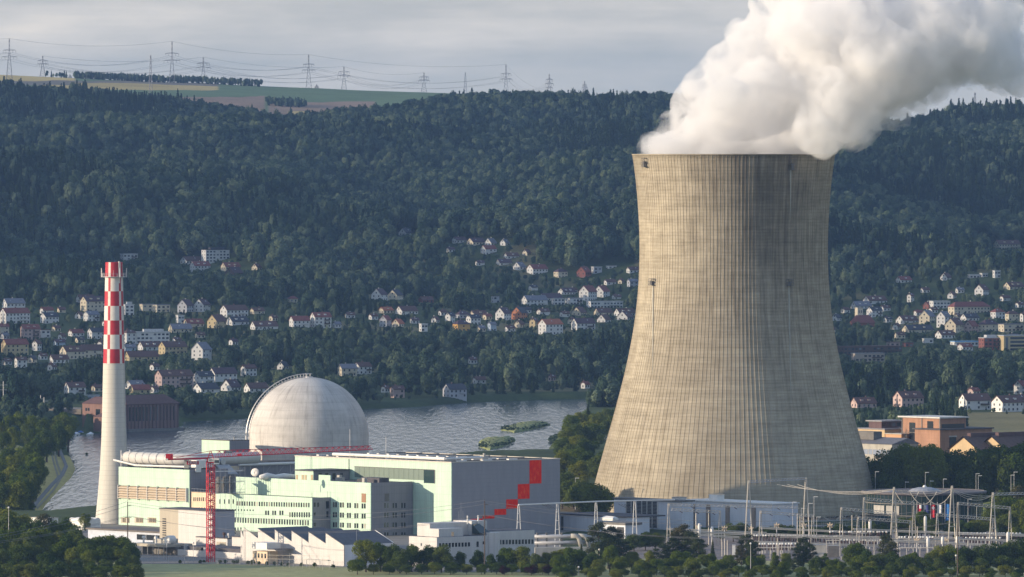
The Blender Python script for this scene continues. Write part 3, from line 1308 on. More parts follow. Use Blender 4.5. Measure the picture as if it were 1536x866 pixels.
tp.tube([(-5, 0, zs_ + R + 1.0), (1.4, 0, zs_ + R + 1.3)], 0.09, 4)
tp.build('top_platform', M_GALV, dome)

# ------------------------------------------------------------------ turbine hall
S = Site(677, 3103, 693)
hall = S.root('turbine_hall', 'large mint and grey turbine hall with red squares stepping up its grey wall', 'turbine hall')
Lu = S.b(442.5)
Lv = S.a(840)
zt_ = S.z
w = MB()
w.box(0, 0.4, 0, Lu, -2, zt_ - 0.4)
w.box(0.4, Lv, Lu - 0.4, Lu, -2, zt_ - 0.4)
w.build('mint_wall', M_MINT, hall)
w = MB()
w.box(0.41, Lv, -0.003, 0.4, -2, zt_ - 0.4)
w.box(Lv - 0.4, Lv - 0.003, 0.4, Lu - 0.41, -2, zt_ - 0.4)
w.build('grey_wall', M_GREYL, hall)
w = MB()
w.box(0.3, Lv - 0.3, 0.3, Lu - 0.3, zt_ - 1.2, zt_ - 0.25)
w.build('roof', M_ROOFG, hall)
w = MB()
w.box(-0.15, 0.5, -0.15, Lu + 0.15, zt_ - 0.4, zt_)
w.box(0.5, Lv + .15, -0.15, 0.5, zt_ - 0.4, zt_ - 0.002)
w.box(Lv - 0.5, Lv + 0.15, 0.5, Lu + 0.15, zt_ - 0.4, zt_ - 0.004)
w.box(0.5, Lv - 0.5, Lu - 0.5, Lu + .15, zt_ - 0.4, zt_ - 0.001)
w.build('parapet', plain('parapet_metal', (0.5, 0.46, 0.40), 0.5), hall)
for i in range(15):
    for j, x in enumerate((7, 20, 33)):
        y = 4 + i * (Lu - 10) / 14.0
        s_ = MB()
        s_.box(x, x + 4.5, y, y + 1.3, zt_ - 0.26, zt_ + 0.25)
        s_.build('skylight', M_WHITE, hall)
for i in range(9):
    rb = MB()
    y = 6 + i * (Lu - 12) / 8
    rb.box(2, Lv - 2, y + 2.2, y + 2.5, zt_ - 0.26, zt_ + 0.06)
    rb.build('roof_seam', M_CONCD, hall)
pp = MB()
b0, b1 = S.b(690), S.b(500)
pp.tube([(2.2, 6, zt_ + 0.9), (2.2, Lu * 0.45, zt_ + 0.95), (2.2, Lu * 0.78, zt_ + 0.9)], 0.62, 8)
pp.build('roof_pipe', M_WHITE, hall)
pp = MB()
pp.tube([(2.2, 6, zt_ + .9), (14, 6, zt_ + 1.0), (22, 6, zt_ + 1.0)], 0.5, 8)
pp.build('roof_pipe', M_WHITE, hall)
pp = MB()
pp.box(21, 23.4, 5, 7.2, zt_ - .2, zt_ + 1.7)
pp.tube([(22.2, 6.1, zt_ + 1.6), (22.2, 6.1, zt_ + 2.6)], 0.5, 8)
pp.build('roof_vent', M_CONC, hall)
bw0, bw1 = S.b(652), S.b(532)
zw1, zw0 = S.zu(652, 705.6), S.zu(652, 725.3)
w = MB()
w.box(-0.12, -0.003, bw0, S.b(636), zw0, zw1)
w.build('window_strip', M_GLASS, hall)
bb = bw0
nb = 14
for i in range(nb):
    y0 = S.b(636) + (bw1 - S.b(636)) * i / nb
    y1 = S.b(636) + (bw1 - S.b(636)) * (i + 1) / nb
    q = MB()
    q.box(-0.10, -0.003, y0 + 0.06, y1 - 0.06, zw0 + 1.0, zw1 - .001)
    q.build('window', panel('grey_glazing', (0.16, 0.21, 0.17), 0.6, 30, 0.7), hall)
w = MB()
w.box(-0.16, -0.002, bw0 - 0.3, bw0, zw0 - 0.1, zw1 + 0.2)
w.box(-0.16, -0.004, bw0, bw1, zw1 + 0.004, zw1 + 0.25)
w.build('window_frame', M_CONCD, hall)
mr, nt, b = new_mat('red_artwork')
t = N(nt, 'ShaderNodeTexCoord')
mp = N(nt, 'ShaderNodeMapping')
mp.inputs['Scale'].default_value = (0.9, 1, 0.35)
L(nt, t, mp, 3)
nn = N(nt, 'ShaderNodeTexNoise', i_Scale=1.3, i_Detail=5.0, i_Roughness=0.7)
L(nt, mp, nn)
r = ramp(nt, [(0.35, (0.85, 0.008, 0.0)), (0.55, (1.0, 0.03, 0.0)), (0.7, (1.0, 0.16, 0.03))])
L(nt, nn, r)
L(nt, r, b, 0, 0)
b.inputs['Specular IOR Level'].default_value = 0.0
b.inputs['Roughness'].default_value = 0.5
for x0, x1, y0, y1 in ((706, 724, 778.3, 783.7), (724, 741.6, 773.6, 778), (741.6, 759.2, 763.6, 772.6), (759.2, 776.6, 749.2, 763), (776.6, 794.2, 726.2, 748.4), (794.2, 812, 689.3, 725.5)):
    q = MB()
    xm = (x0 + x1) / 2
    q.box(S.a(x0), S.a(x1), -0.09, -0.004, S.zv(xm, y1), S.zv(xm, y0))
    q.build('red_panel', mr, hall)
for yy in (S.b(467),):
    q = MB()
    for s_ in (-.3, .3):
        q.tube([(-0.4, yy + s_, 10), (-0.4, yy + s_, zt_ + 0.8)], 0.05, 4)
    for k in range(24):
        q.tube([(-0.4, yy - .3, 12 + k * .7), (-0.4, yy + .3, 12 + k * .7)], 0.03, 4)
    q.build('ladder', M_GALV, hall)
for bb_, hh in ((S.b(578), 8.5), (S.b(524), 11.0)):
    q = MB()
    q.tube([(0.3, bb_, zt_ - (8 if bb_ > 30 else 0)), (0.3, bb_, zt_ + hh)], 0.09, 5)
    q.build('lightning_rod', M_GALV, hall)
q = MB()
q.tube([(-0.3, S.b(524), 14), (-0.3, S.b(524), zt_ - 0.5)], 0.12, 5)
q.build('downpipe', M_CONCD, hall)
q = MB()
q.box(S.a(778), S.a(790), -0.5, -0.02, S.zv(784, 800), S.zv(784, 798.8))
q.build('canopy', M_CONCD, hall)

# ------------------------------------------------------------------ office and control block
S = Site(556, 3105, 724.6)
off = S.root('office_block', 'stepped mint office block with rows of paired windows and a grey end wall', 'office block')
Lv = S.a(619)
b_l = S.b(354)
zt_ = S.z
w = MB()
w.box(0, 0.4, 0, b_l, -2, zt_)
w.build('mint_wall', M_MINT, off)
w = MB()
w.box(0.41, Lv, -0.003, 0.4, -2, zt_ - .01)
w.build('grey_wall', M_GREYP, off)
w = MB()
w.box(0.41, Lv, b_l - 0.4, b_l, -2, zt_ - .01)
w.build('back_wall', M_GREYP, off)
w = MB()
w.box(0.3, Lv, 0.3, b_l - 0.3, zt_ - 1.0, zt_ - 0.3)
w.build('roof', M_ROOFD, off)
# lower wing that steps out
b_s = S.b(496)
# its depth: from px 496 to 468 along -v
Xq, Dq = S.X + UX * b_s, S.D + UY * b_s
k = 468 - 768
dep = (F * Xq - k * Dq) / (F * VX - k * VY)
dep = abs(dep)
zl = zat(747, Dq - VY * dep)
b_l2 = 0
Sw = Site(468, Dq - VY * dep, 747)
b_l2 = b_s + Sw.b(324)
w = MB()
w.box(-dep, -dep + 0.4, b_s + 0.01, b_l2, -2, zl)
w.build('mint_wall', M_MINT, off)
w = MB()
w.box(-dep + 0.41, -0.01, b_s, b_s + 0.4, -2, zl - .01)
w.build('grey_wall', M_GREYP, off)
w = MB()
w.box(-dep + 0.3, -0.01, b_s + 0.3, b_l2, zl - 1, zl - 0.3)
w.build('roof', M_ROOFG, off)
w = MB()
bb = S.b(462)
w.box(0.0, 0.5, S.b(495.5), S.b(478), zt_ + .01, zt_ + 2.2)
w.build('parapet_screen', M_MINT, off)


def pair(site_b, px, y0, y1, root, x, face_b_fn, mats=None, single=False, w1=0.62):
    pass


def uwin(root, S, x, px, y0, y1, w=0.6, mat=None, boff=0.0, dS=None):
    """window in the u wall at local x; px,y in the photo (y at that px)"""
    bpos = (dS or S).b(px)
    z0, z1 = (dS or S).zu(px, y1), (dS or S).zu(px, y0)
    window(root, x, bpos + boff, z0, w, z1 - z0, 'u', mat)


def vwin(root, S, px, y0, y1, w=0.6, mat=None):
    apos = S.a(px)
    window(root, apos, 0, S.zv(px, y1), w, S.zv(px, y0) - S.zv(px, y1), 'v', mat)


wr = random.Random(3)


def wm(p=0.25):
    return M_WINL if wr.random() < p else M_WIN


bscale = 1.0 / 0.667 * 0.2545
# three rows of pairs on the main face
for i, px in enumerate((502.5, 513, 523.5, 534.5, 545.5)):
    dy = (px - 502.5) * 0.047
    for y0, y1 in ((753.4, 761), (768.6, 776.2), (783.6, 791), (798.5, 806)):
        for d in (-1.75, 1.75):
            uwin(off, S, 0, px + d, y0 + dy, y1 + dy, 0.95, wm())
q = MB()
q.box(-0.1, -0.004, S.b(549), S.b(542.5), S.zu(546, 754), S.zu(546, 740.5))
q.build('louvre', plain('brown_louvre', (0.30, 0.16, 0.09), 0.6), off)
q = MB()
q.box(S.a(577), S.a(583.5), -0.1, -0.004, S.zv(580, 752), S.zv(580, 740.5))
q.build('louvre', M_CONCD, off)
for px in (579.5, 592, 605):
    for y0, y1 in ((754.7, 762.2), (769.2, 776.6), (784, 791.2), (798.8, 806)):
        for d in (-2.0, 2.0):
            vwin(off, S, px + d, y0, y1, 0.72, wm(0.1))
# windows of the lower wing
nwin = 0
for row, (xa, xb, ya, yb, st) in enumerate(((355, 466, 752.0, 758.6, 3.7), (434, 466, 768.2, 775.6, 3.6), (352, 466, 776.2, 784, 3.9))):
    px = xa + 1
    while px < xb:
        f_ = (px - 355) / 111.0
        dy = 2.6 * f_ if row != 1 else 0.5 * f_
        if row == 2:
            dy = 4.6 * f_
        uwin(off, S, -dep, px, ya + dy, yb + dy, 0.80, wm(0.35), b_s, Sw)
        px += st
        nwin += 1
for px in (330, 337, 343.5, 350):
    uwin(off, S, -dep, px, 749.2, 755.8, 0.7, M_WIN, b_s, Sw)
for px in (399, 402.6, 409.5, 413, 420.3, 424):
    uwin(off, S, -dep, px, 766.2, 772.6, 0.9, M_WIN, b_s, Sw)
px = 327
while px < 381:
    uwin(off, S, -dep, px, 763.4 + (px - 327) * .02, 765.8 + (px - 327) * .02, 0.6, M_WIN, b_s, Sw)
    px += 4.4
for px in (353, 357, 361.5):
    uwin(off, S, -dep, px, 791.5, 797.5, 0.8, M_WIN, b_s, Sw)
# grey flank of the lower wing: windows and stair glazing
for (pxx, y0, y1, ww) in ((472, 754, 760.5, 0.9), (477, 754, 760.5, 0.9), (472, 769, 774.5, 0.9), (472, 784, 790, 0.9), (491, 752, 763, 1.5), (491, 767, 776, 1.0)):
    frac = (pxx - 468) / 28.0
    D_ = Sw.D + VY * dep * frac
    window(off, -dep + dep * frac, b_s, zat(y1, D_), ww, zat(y0, D_) - zat(y1, D_), 'v', M_WIN)
# small things on the roofs
for (x, y, hh, ww) in ((2, 6, 1.6, 1.4), (6, 12, 1.0, 3.0), (9, 4, 1.3, 1.2), (5, 24, 1.2, 2.5), (10, 30, 1.8, 1.5)):
    q = MB()
    q.box(x, x + ww, y, y + ww, zt_ - 0.3, zt_ + hh)
    q.build('roof_vent', M_CONC if hh > 1.1 else M_DARK, off)
for (px_, hh) in ((469.5, 2.0), (494, 2.4)):
    q = MB()
    q.tube([(-dep + .5, b_s + 0.6 if px_ < 480 else b_s + .6, zl - .2), (-dep + .5, b_s + .6, zl + hh)], 0.08, 4)
    q.build('roof_pole', M_CONCD, off, loc=((0, 0, 0) if px_ < 480 else (dep - 1.5, 0, 0)))
# dark hood on the roof
hd = MB()
i0 = [(7.0, 1.0), (7.0, 7.5), (14, 7.5), (14, 1.0)]
hd.prism([(6.5, 2.5), (6.5, 13), (11.5, 13), (11.5, 2.5)], zt_ - .3, zt_ + 1.6)
hd.build('roof_hood', M_ROOFD, off)

# penthouse between the office block and the hall
S = Site(470, 3134.6, 707)
pent = S.root('penthouse', 'small grey and mint rooftop room between office block and turbine hall', 'rooftop room')
Lv_ = S.a(524)
Lb = S.b(443)
z0 = 16.0
w = MB()
w.box(0, 0.3, 0, Lb, z0, S.z)
w.build('mint_wall', M_MINT, pent)
w = MB()
w.box(0.31, Lv_, -0.003, Lb, z0, S.z - .01)
w.build('grey_wall', M_GREYP, pent)
w = MB()
w.box(-0.6, Lv_, -0.6, Lb + .3, S.z, S.z + 0.35)
w.build('roof', M_ROOFD, pent)
for px in (480, 490, 501, 512):
    vwin(pent, S, px, 710, 719, 1.6, M_WIN)
for px in (445.5, 454, 458.5, 468):
    q = MB()
    bb = S.b(px)
    q.box(-0.1, -0.003, bb - .6, bb + .6, S.zu(px, 722), S.zu(px, 712.5))
    q.build('louvre', plain('tan_louvre', (0.42, 0.33, 0.20), 0.6), pent)

# ------------------------------------------------------------------ mint block at the left, with the duct on its roof
S = Site(284, 3170, 705)
blk = S.root('mint_block', 'plain mint green block beside the chimney with wide cream louvre bands', 'process building')
Lb = S.b(178)
La = S.a(342)
zt_ = S.z
w = MB()
w.box(0, 0.4, 0, Lb, -3, zt_)
w.build('mint_wall', M_MINT, blk)
w = MB()
w.box(0.41, La, -0.003, 0.4, -3, zt_ - .01)
w.box(0.41, La, Lb - .4, Lb - .003, -3, zt_ - .01)
w.build('grey_wall', M_GREYP, blk)
w = MB()
w.box(0.3, La, 0.3, Lb - 0.3, zt_ - 1, zt_ - 0.2)
w.build('roof', M_ROOFD, blk)
w = MB()
for y in np.arange(0, Lb, 2.4):
    w.tube([(0.2, y, zt_), (0.2, y, zt_ + 1.1)], 0.05, 4)
w.tube([(0.2, 0, zt_ + 1.1), (0.2, Lb, zt_ + 1.1)], 0.05, 4)
w.tube([(0.2, 0, zt_ + 0.6), (0.2, Lb, zt_ + 0.6)], 0.05, 4)
w.tube([(0.2, 0, zt_ + 1.1), (La, 0.2, zt_ + 1.1)], 0.05, 4)
w.build('railing', M_DARK, blk)
lb0, lb1 = S.b(281.5), S.b(179.5)
for i in range(5):
    q = MB()
    y0 = 731.5 + i * 3.7
    za, zb = S.zu(230, y0 + 2.6), S.zu(230, y0)
    q.face([(-1.0, lb0, za), (-1.0, lb1, za), (-0.15, lb1, zb), (-0.15, lb0, zb)])
    q.box(-1.0, -0.9, lb0, lb1, za - 0.12, za)
    q.box(-0.9, -0.05, lb0, lb1, zb - .04, zb)
    q.build('louvre_blade', plain('cream_blade', (0.60, 0.50, 0.38), 0.5), blk)
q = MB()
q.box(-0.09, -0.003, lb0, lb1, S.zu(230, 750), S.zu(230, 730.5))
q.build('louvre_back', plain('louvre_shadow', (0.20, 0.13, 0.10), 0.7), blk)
for i in range(8):
    q = MB()
    y = lb0 + (lb1 - lb0) * i / 7
    q.box(-1.05, -0.02, y - .08, y + .08, S.zu(230, 751), S.zu(230, 729.6))
    q.build('louvre_bracket', M_WHITE, blk)
for px in (188, 208.5, 228):
    q = MB()
    bb = S.b(px)
    q.box(-0.15, -0.003, bb - 2.6, bb + 2.6, S.zu(px, 784.5), S.zu(px, 776.5))
    ql = q.build('window_frame', plain('tan_frame', (0.45, 0.36, 0.25), 0.6), blk)
    for k in range(5):
        window(blk, -0.15, bb - 2.05 + k * 1.02, S.zu(px, 783.6), 0.72, S.zu(px, 777.4) - S.zu(px, 783.6), 'u', M_WINL, t=0.05)
# painted cloud of darker mint low on the wall
q = MB()
cpts = []
zb = S.zu(220, 799)
for px, yy in ((203, 797), (206, 794.5), (210, 793), (214, 794.2), (217, 792.8), (221, 793.6), (224, 792.6), (226.5, 795), (226, 799), (203, 799)):
    cpts.append((-0.05, S.b(px), S.zu(px, yy)))
q.face(cpts)
q.build('painted_patch', M_MINT_D, blk)
# white duct with a bend
duct = S.root('roof_duct', 'big white ribbed duct curving along the roof of the mint block', 'duct')
rd = 2.35
zc = zt_ + 3.6
path = [(3.2, S.b(181), zc), (3.2, S.b(215), zc), (3.4, S.b(240), zc), (4.4, S.b(255), zc), (7, S.b(264), zc), (11, S.b(268), zc), (22, S.b(268), zc), (40, S.b(268), zc)]
q = MB()
q.tube(path, rd, 20)
q.build('duct_pipe', plain('duct_white', (0.55, 0.53, 0.50), .5, noise=.1), duct, smooth=True)
for px in (180, 190, 200, 210, 220, 231, 242, 252):
    q = MB()
    y = S.b(px)
    xx = 3.2 if px < 235 else 3.6 if px < 245 else 4.2
    q.lathe([(rd + .02, -0.14), (rd + 0.13, -0.12), (rd + 0.13, 0.12), (rd + .02, 0.14)], 20, capt=False)
    o = q.build('ring', M_GALV, duct)
    o.location = (xx, y, zc)
    o.rotation_euler = (PI / 2, 0, 0)
q = MB()
q.tube([(-0.8, S.b(173), zt_ + 2.6), (-0.8, S.b(206), zt_ + 0.9), (-0.5, S.b(240), zt_ + 1.0), (-0.5, S.b(283), zt_ + 1.2)], 0.4, 6)
q.build('rail_beam', M_WHITE, duct)
q = MB()
q.box(1.0, 1.4, S.b(179), S.b(178), zt_ - .2, zt_ + 6.4)
q.box(5.4, 5.8, S.b(179), S.b(178), zt_ - .2, zt_ + 6.4)
q.build('end_frame', M_GALV, duct)
for px in (186, 205, 224, 243):
    q = MB()
    y = S.b(px)
    q.box(1.6, 4.8, y - .2, y + .2, zt_ - .2, zc - rd + .3)
    q.build('saddle', M_CONCD, duct)
# rooftop plant: low grey pipes, ribbed intake
q0 = S.root('rooftop_machinery', 'grey pipes and a pale hood on the roof behind the crane', 'machinery')
for i in range(4):
    q = MB()
    q.tube([(10 + i * 3, 2, zt_ + 2.6), (10 + i * 3, 16, zt_ + 2.6)], 1.25, 12)
    q.build('pipe', M_GALV, q0)
q = MB()
q.prism([(3.4, -0.4), (12.5, -0.4), (12.5, 3), (3.4, 3)], zt_ + 0.7, zt_ + 3.6)
q.build('hood', M_WHITE, q0)
q = MB()
q.box(2.6, 5.2, -0.9, -0.4, zt_ - 1, zt_ + 3.2)
q.build('hood_flap', M_WHITE, q0)

# cream annex between mint block and offices
S = Site(324, Sw.D + UY * Sw.b(324), 740)
anx = S.root('cream_annex', 'narrow cream annex joining the mint block and the offices', 'annex')
Lb = S.b(287)
w = MB()
w.box(0, 6.5, 0.02, Lb, -2, S.z)
w.build('wall', M_CREAMP, anx)
w = MB()
w.box(-0.2, 6.7, -.2, Lb + .2, S.z, S.z + .3)
w.build('roof', M_CONCD, anx)
for px in (291, 293.8, 296.6, 299.4, 302.2, 305, 307.8):
    uwin(anx, S, 0, px, 746.2, 752, 0.62, wm(.4))
for px in (291, 295, 299, 303, 307, 319):
    uwin(anx, S, 0, px, 761.5, 763.8, 0.6, M_WIN)
w = MB()
w.tube([(0, 0.1, S.z + 1.3), (0, Lb, S.z + 1.3)], 0.06, 4)
for k in range(9):
    w.tube([(0, Lb * k / 8, S.z), (0, Lb * k / 8, S.z + 1.3)], 0.05, 4)
w.build('railing', M_GALV, anx)
S2 = Site(326, 3172, 720)
cub = S2.root('lift_housing', 'small orange-cream lift housing rising behind the red crane mast', 'lift housing')
w = MB()
w.box(0, 5, 0, S2.b(308), 8, S2.z)
w.build('wall', M_CREAMP, cub)
w = MB()
w.box(-.2, 5.2, -.2, S2.b(308) + .2, S2.z, S2.z + .3)
w.build('roof', M_CONC, cub)

# grey block with sloping panels left of the dome; mint and grey tower block behind it
S = Site(344, 3236, 661.5)
blk2 = S.root('stair_block', 'mint and grey block standing against the left of the dome', 'block')
Lb, La = S.b(302.5), S.a(374)
w = MB()
w.box(0, 0.4, 0, Lb, 0, S.z)
w.build('mint_wall', M_MINT, blk2)
w = MB()
w.box(0.41, La, -.003, 0.4, 0, S.z - .01)
w.build('grey_wall', M_GREYP, blk2)
w = MB()
w.box(0.3, La, 0.3, Lb, S.z - .8, S.z - .2)
w.build('roof', M_ROOFD, blk2)
w = MB()
w.box(-.1, 0.5, -.1, Lb + .1, S.z, S.z + .25)
w.box(0.5, La, -.1, 0.5, S.z, S.z + .24)
w.build('parapet', M_WOOD, blk2)
q = MB()
q.tube([(3, 0.5, S.z), (3, 0.5, S.z + 1.5)], 0.25, 6)
q.tube([(2.4, 0.5, S.z + 1.2), (8, 0.5, S.z + 1.4)], 0.12, 5)
q.build('roof_rail', M_CONC, blk2)

S = Site(326, 3205, 690)
blk3 = S.root('grey_roof_block', 'low slate grey roof block in front of the dome with tilted panel', 'block')
Lv_ = S.a(450)
w = MB()
w.box(0, Lv_, 0, 9, 5, S.z - 1.5)
w.build('grey_wall', M_GREYP, blk3)
w = MB()
w.box(1, S.a(364), 4, 10, S.z - 1.4, S.z + 1.0)
w.build('upper_wall', panel('mid_cladding', (0.36, 0.35, 0.38), 1.25, 2.9, 0.85), blk3)
w = MB()
w.box(-.3, Lv_, -.3, 9.3, S.z - 1.5, S.z - 1.2)
w.build('roof', M_ROOFG, blk3)
q = MB()
x0, x1 = S.a(326), S.a(346)
q.face([(x0, -4.5, S.z - 5.5), (x1, -4.5, S.z - 5.5), (x1 - 2, -0.5, S.z - 1.4), (x0 - 2, -0.5, S.z - 1.4)])
q.face([(x0, -4.5, S.z - 5.8), (x0 - 2, -0.5, S.z - 1.7), (x1 - 2, -0.5, S.z - 1.7), (x1, -4.5, S.z - 5.8)])
q.build('tilted_panel', M_GALV, blk3)
q = MB()
q.box(S.a(341), S.a(356), -1.0, -.1, S.z - 4.2, S.z - 2.6)
q.build('pale_box', M_CREAMP, blk3)
q = MB()
q.tube([(S.a(355), -1.5, S.z - 2.2), (S.a(441), -1.5, S.z - 2.2)], 0.55, 8)
q.build('white_pipe', M_WHITE, blk3)
for px in (352, 372, 392, 412, 432):
    q = MB()
    q.tube([(S.a(px), -1.5, S.z - 7), (S.a(px), -1.5, S.z - 2.4)], 0.12, 4)
    q.tube([(S.a(px), -1.5, S.z - 6.6), (S.a(px) + 4, -1.5, S.z - 2.6)], 0.07, 4)
    q.build('pipe_support', M_GALV, blk3)

# white tarpaulined pipes and the dish on the office roof
S = Site(441, 3160, 712)
q0 = S.root('covered_pipes', 'white sheeted pipe bundle lying on the roof behind the dish', 'covered pipes')
x0 = S.a(392) if False else -(441 - 392) * 0.259 / 0.745
pts = [(x0, 0, S.z - 0.6), (x0 * .8, 0, S.z - 0.3), (x0 * .55, 0.2, S.z - 0.9), (x0 * .3, 0, S.z - 0.6), (0, 0, S.z - 0.9)]
q = MB()
q.tube(pts, [.9, 1.35, 1.1, 1.25, 1.0], 12)
q.build('sheeting', M_WHITE, q0, smooth=True)
dz = zat(709, 3120)
dish = empty('satellite_dish', (xat(383, 3120), 3120, dz), 0, 'white round satellite dish facing the camera on the office roof', 'satellite dish')
q = MB()
rr_ = 6.3 * 3120 / F
prof = []
for i in range(9):
    r_ = rr_ * i / 8
    prof.append((max(r_, 0.01), 0.22 * (r_ / rr_) ** 2 * rr_))
prof += [(rr_, 0.22 * rr_ + .08), (0.01, -0.12)]
q.lathe(prof, 24, capt=False)
o = q.build('reflector', plain('dish_white', (0.75, 0.70, 0.64), 0.5), dish, smooth=True)
o.rotation_euler = (math.radians(78), 0, math.radians(-18))
q = MB()
q.tube([(0, 0.5, -0.3), (0, 1.2, -0.8), (0, 1.2, -3.4)], 0.16, 6)
q.build('mount', M_GALV, dish)
q = MB()
q.tube([(-.4, -0.1, -.9), (-0.3, -1.2, 0), (0.2, -0.1, 1.0)], 0.05, 4)
q.box(-0.4, -0.15, -1.3, -1.1, -.12, .12)
q.build('feed_horn', M_GALV, dish)

# scaffold platforms beside the crane mast
scf = empty('scaffold', (xat(340, 3150), 3150, 0), ROT, 'grey steel scaffold with two decks beside the crane mast', 'scaffold')
zb = zat(740, 3150)
for lv in range(3):
    q = MB()
    z = zb + lv * 4.2
    q.box(-7, 8, -1.5, 1.5, z, z + 0.15)
    q.build('deck', M_GALV, scf)
for x in np.arange(-7, 8.1, 2.5):
    for y in (-1.5, 1.5):
        q = MB()
        q.tube([(x, y, 5), (x, y, zb + 10)], 0.08, 4)
        q.build('standard', M_GALV, scf)
q = MB()
for lv in range(3):
    for hh in (0.6, 1.2):
        z = zb + lv * 4.2 + hh
        q.tube([(-7, -1.5, z), (8, -1.5, z)], 0.05, 4)
for k in range(5):
    q.tube([(-7 + k * 3, -1.5, zb), (-4 + k * 3, -1.5, zb + 4.2)], 0.05, 4)
q.build('guard_rail', M_GALV, scf)
q = MB()
for k in range(3):
    q.tube([(-4 + k * 3.2, 0, zb + 0.2), (-4 + k * 3.2, 0, zb + 6.5)], 0.9, 10)
q.build('vessel', M_CONCD, scf)

# ------------------------------------------------------------------ lower buildings in front
# tall pale block behind the crane
S = Site(318, 2985, 767.3)
tb = S.root('pale_block', 'tall pale windowless block directly behind the crane mast', 'block')
Lb0, Lb1, La = S.b(267.5), S.b(239.5), S.a(352)
w = MB()
w.box(0, 0.4, 0, Lb0, -1, S.z)
w.build('white_wall', M_WHITEP, tb)
w = MB()
w.box(0.01, 0.41, Lb0 + .01, Lb1, -1, S.z)
w.build('beige_wall', M_BEIGE, tb)
w = MB()
w.box(0.42, La, -.003, Lb1, -1, S.z - .01)
w.build('grey_wall', panel('shaded_white_cladding', (0.40, 0.39, 0.41), 1.3, 2.6, 0.9), tb)  # shade put into the colour: greyer copy of the white cladding
w = MB()
w.box(-.25, La + .2, -.25, Lb1 + .2, S.z, S.z + .35)
w.build('roof', M_ROOFD, tb)
for i in range(10):
    q = MB()
    z = S.zu(247, 809 - i * 3.45)
    q.box(-0.25, -0.01, S.b(249), S.b(244.3), z - .35, z + 0.05)
    q.build('slot', M_DARK, tb)

S = Site(341, 2962, 808.5)
q0 = S.root('small_flat_block', 'small flat-roofed white block with two dark roof vents', 'block')
w = MB()
w.box(0, S.a(348), 0, S.b(294), -1, S.z)
w.build('wall', M_WHITEP, q0)
w = MB()
w.box(-.2, S.a(348) + .2, -.2, S.b(294), S.z, S.z + .3)
w.build('roof', M_ROOFD, q0)
for px, hh, mt in ((332.5, 2.2, M_BROWN), (346, 2.0, M_GALV)):
    q = MB()
    yb_ = S.b(px) if px < 341 else 0.8
    xx = 1.2 if px < 341 else 1.4
    q.tube([(xx, yb_, S.z), (xx, yb_, S.z + hh * .55), (xx, yb_, S.z + hh * .56), (xx, yb_, S.z + hh)], [0.3, 0.3, 0.65, 0.6], 8)
    q.build('vent', mt, q0)
q = MB()
q.box(-.1, -.003, S.b(339), S.b(325), S.zu(332, 820), S.zu(332, 813))
q.build('louvre', M_BEIGE, q0)
S = Site(366, 2950, 806.5)
q0 = S.root('pale_link_block', 'pale link block between crane and sawtooth hall', 'block')
w = MB()
w.box(0, 8, 0, S.b(348), -1, S.z)
w.build('wall', M_WHITEP, q0)
w = MB()
w.box(-.2, 8.2, -.2, S.b(348), S.z, S.z + .3)
w.build('roof', M_ROOFD, q0)

S = Site(384, 2922, 831)
q0 = S.root('long_low_block', 'long low pale block with dark roof edge at the foot of the crane', 'block')
Lb = S.b(266.5)
w = MB()
w.box(0, 14, 0, Lb, -1, S.z)
w.build('wall', M_WHITEP, q0)
w = MB()
w.box(1.2, 14.2, -.2, Lb - 0.2, S.z, S.z + 1.3)
w.build('roof', M_ROOFD, q0)
for px, ww in ((276, 1.0), (297, 2.6), (306, 1.3)):
    q = MB()
    q.box(0.3, 1.6, S.b(px) - ww / 2, S.b(px) + ww / 2, S.z, S.z + (1.9 if ww < 1.1 else 1.1))
    q.build('roof_vent', M_GALV if ww < 2 else M_DARK, q0)
q = MB()
q.box(-.06, -.003, S.b(277.5), S.b(273.5), S.zu(275, 837.5), S.zu(275, 833))
q.build('grille', M_BEIGE, q0)

# sawtooth hall
S = Site(516, 2877, 817.7)
saw = S.root('sawtooth_hall', 'white workshop with five sawtooth roof peaks beside the green field', 'workshop')
La = S.a(590)
Lb = S.b(361)
ze = S.z
teeth = []
peaks = [(488.6, 799.0, 814.5), (463.0, 797.3, 813.0), (437.5, 795.6, 811.3), (412.3, 794.0, 809.5), (387, 792.3, 807.8), (365, 791, 806)]
w = MB()
pts = [(0, 0, -1), (0, 0, ze)]
for px, yt, yb in peaks:
    bpos = S.b(px)
    pts.append((0, bpos, S.zu(px, yt)))
    pts.append((0, bpos + .02, S.zu(px, yb)))
pts.append((0, Lb, S.zu(361, 793)))
pts.append((0, Lb, -1))
w.face(pts)
w.face([(p[0] + .3, p[1], p[2]) for p in pts][::-1])
w.build('gable_wall', M_WHITEP, saw)
w = MB()
w.box(0.31, La, 0, 0.3, -1, ze - .02)
w.box(0.31, La, Lb - .3, Lb, -1, ze - .02)
w.build('end_wall', M_BLUEW, saw)
prev = (0, ze)
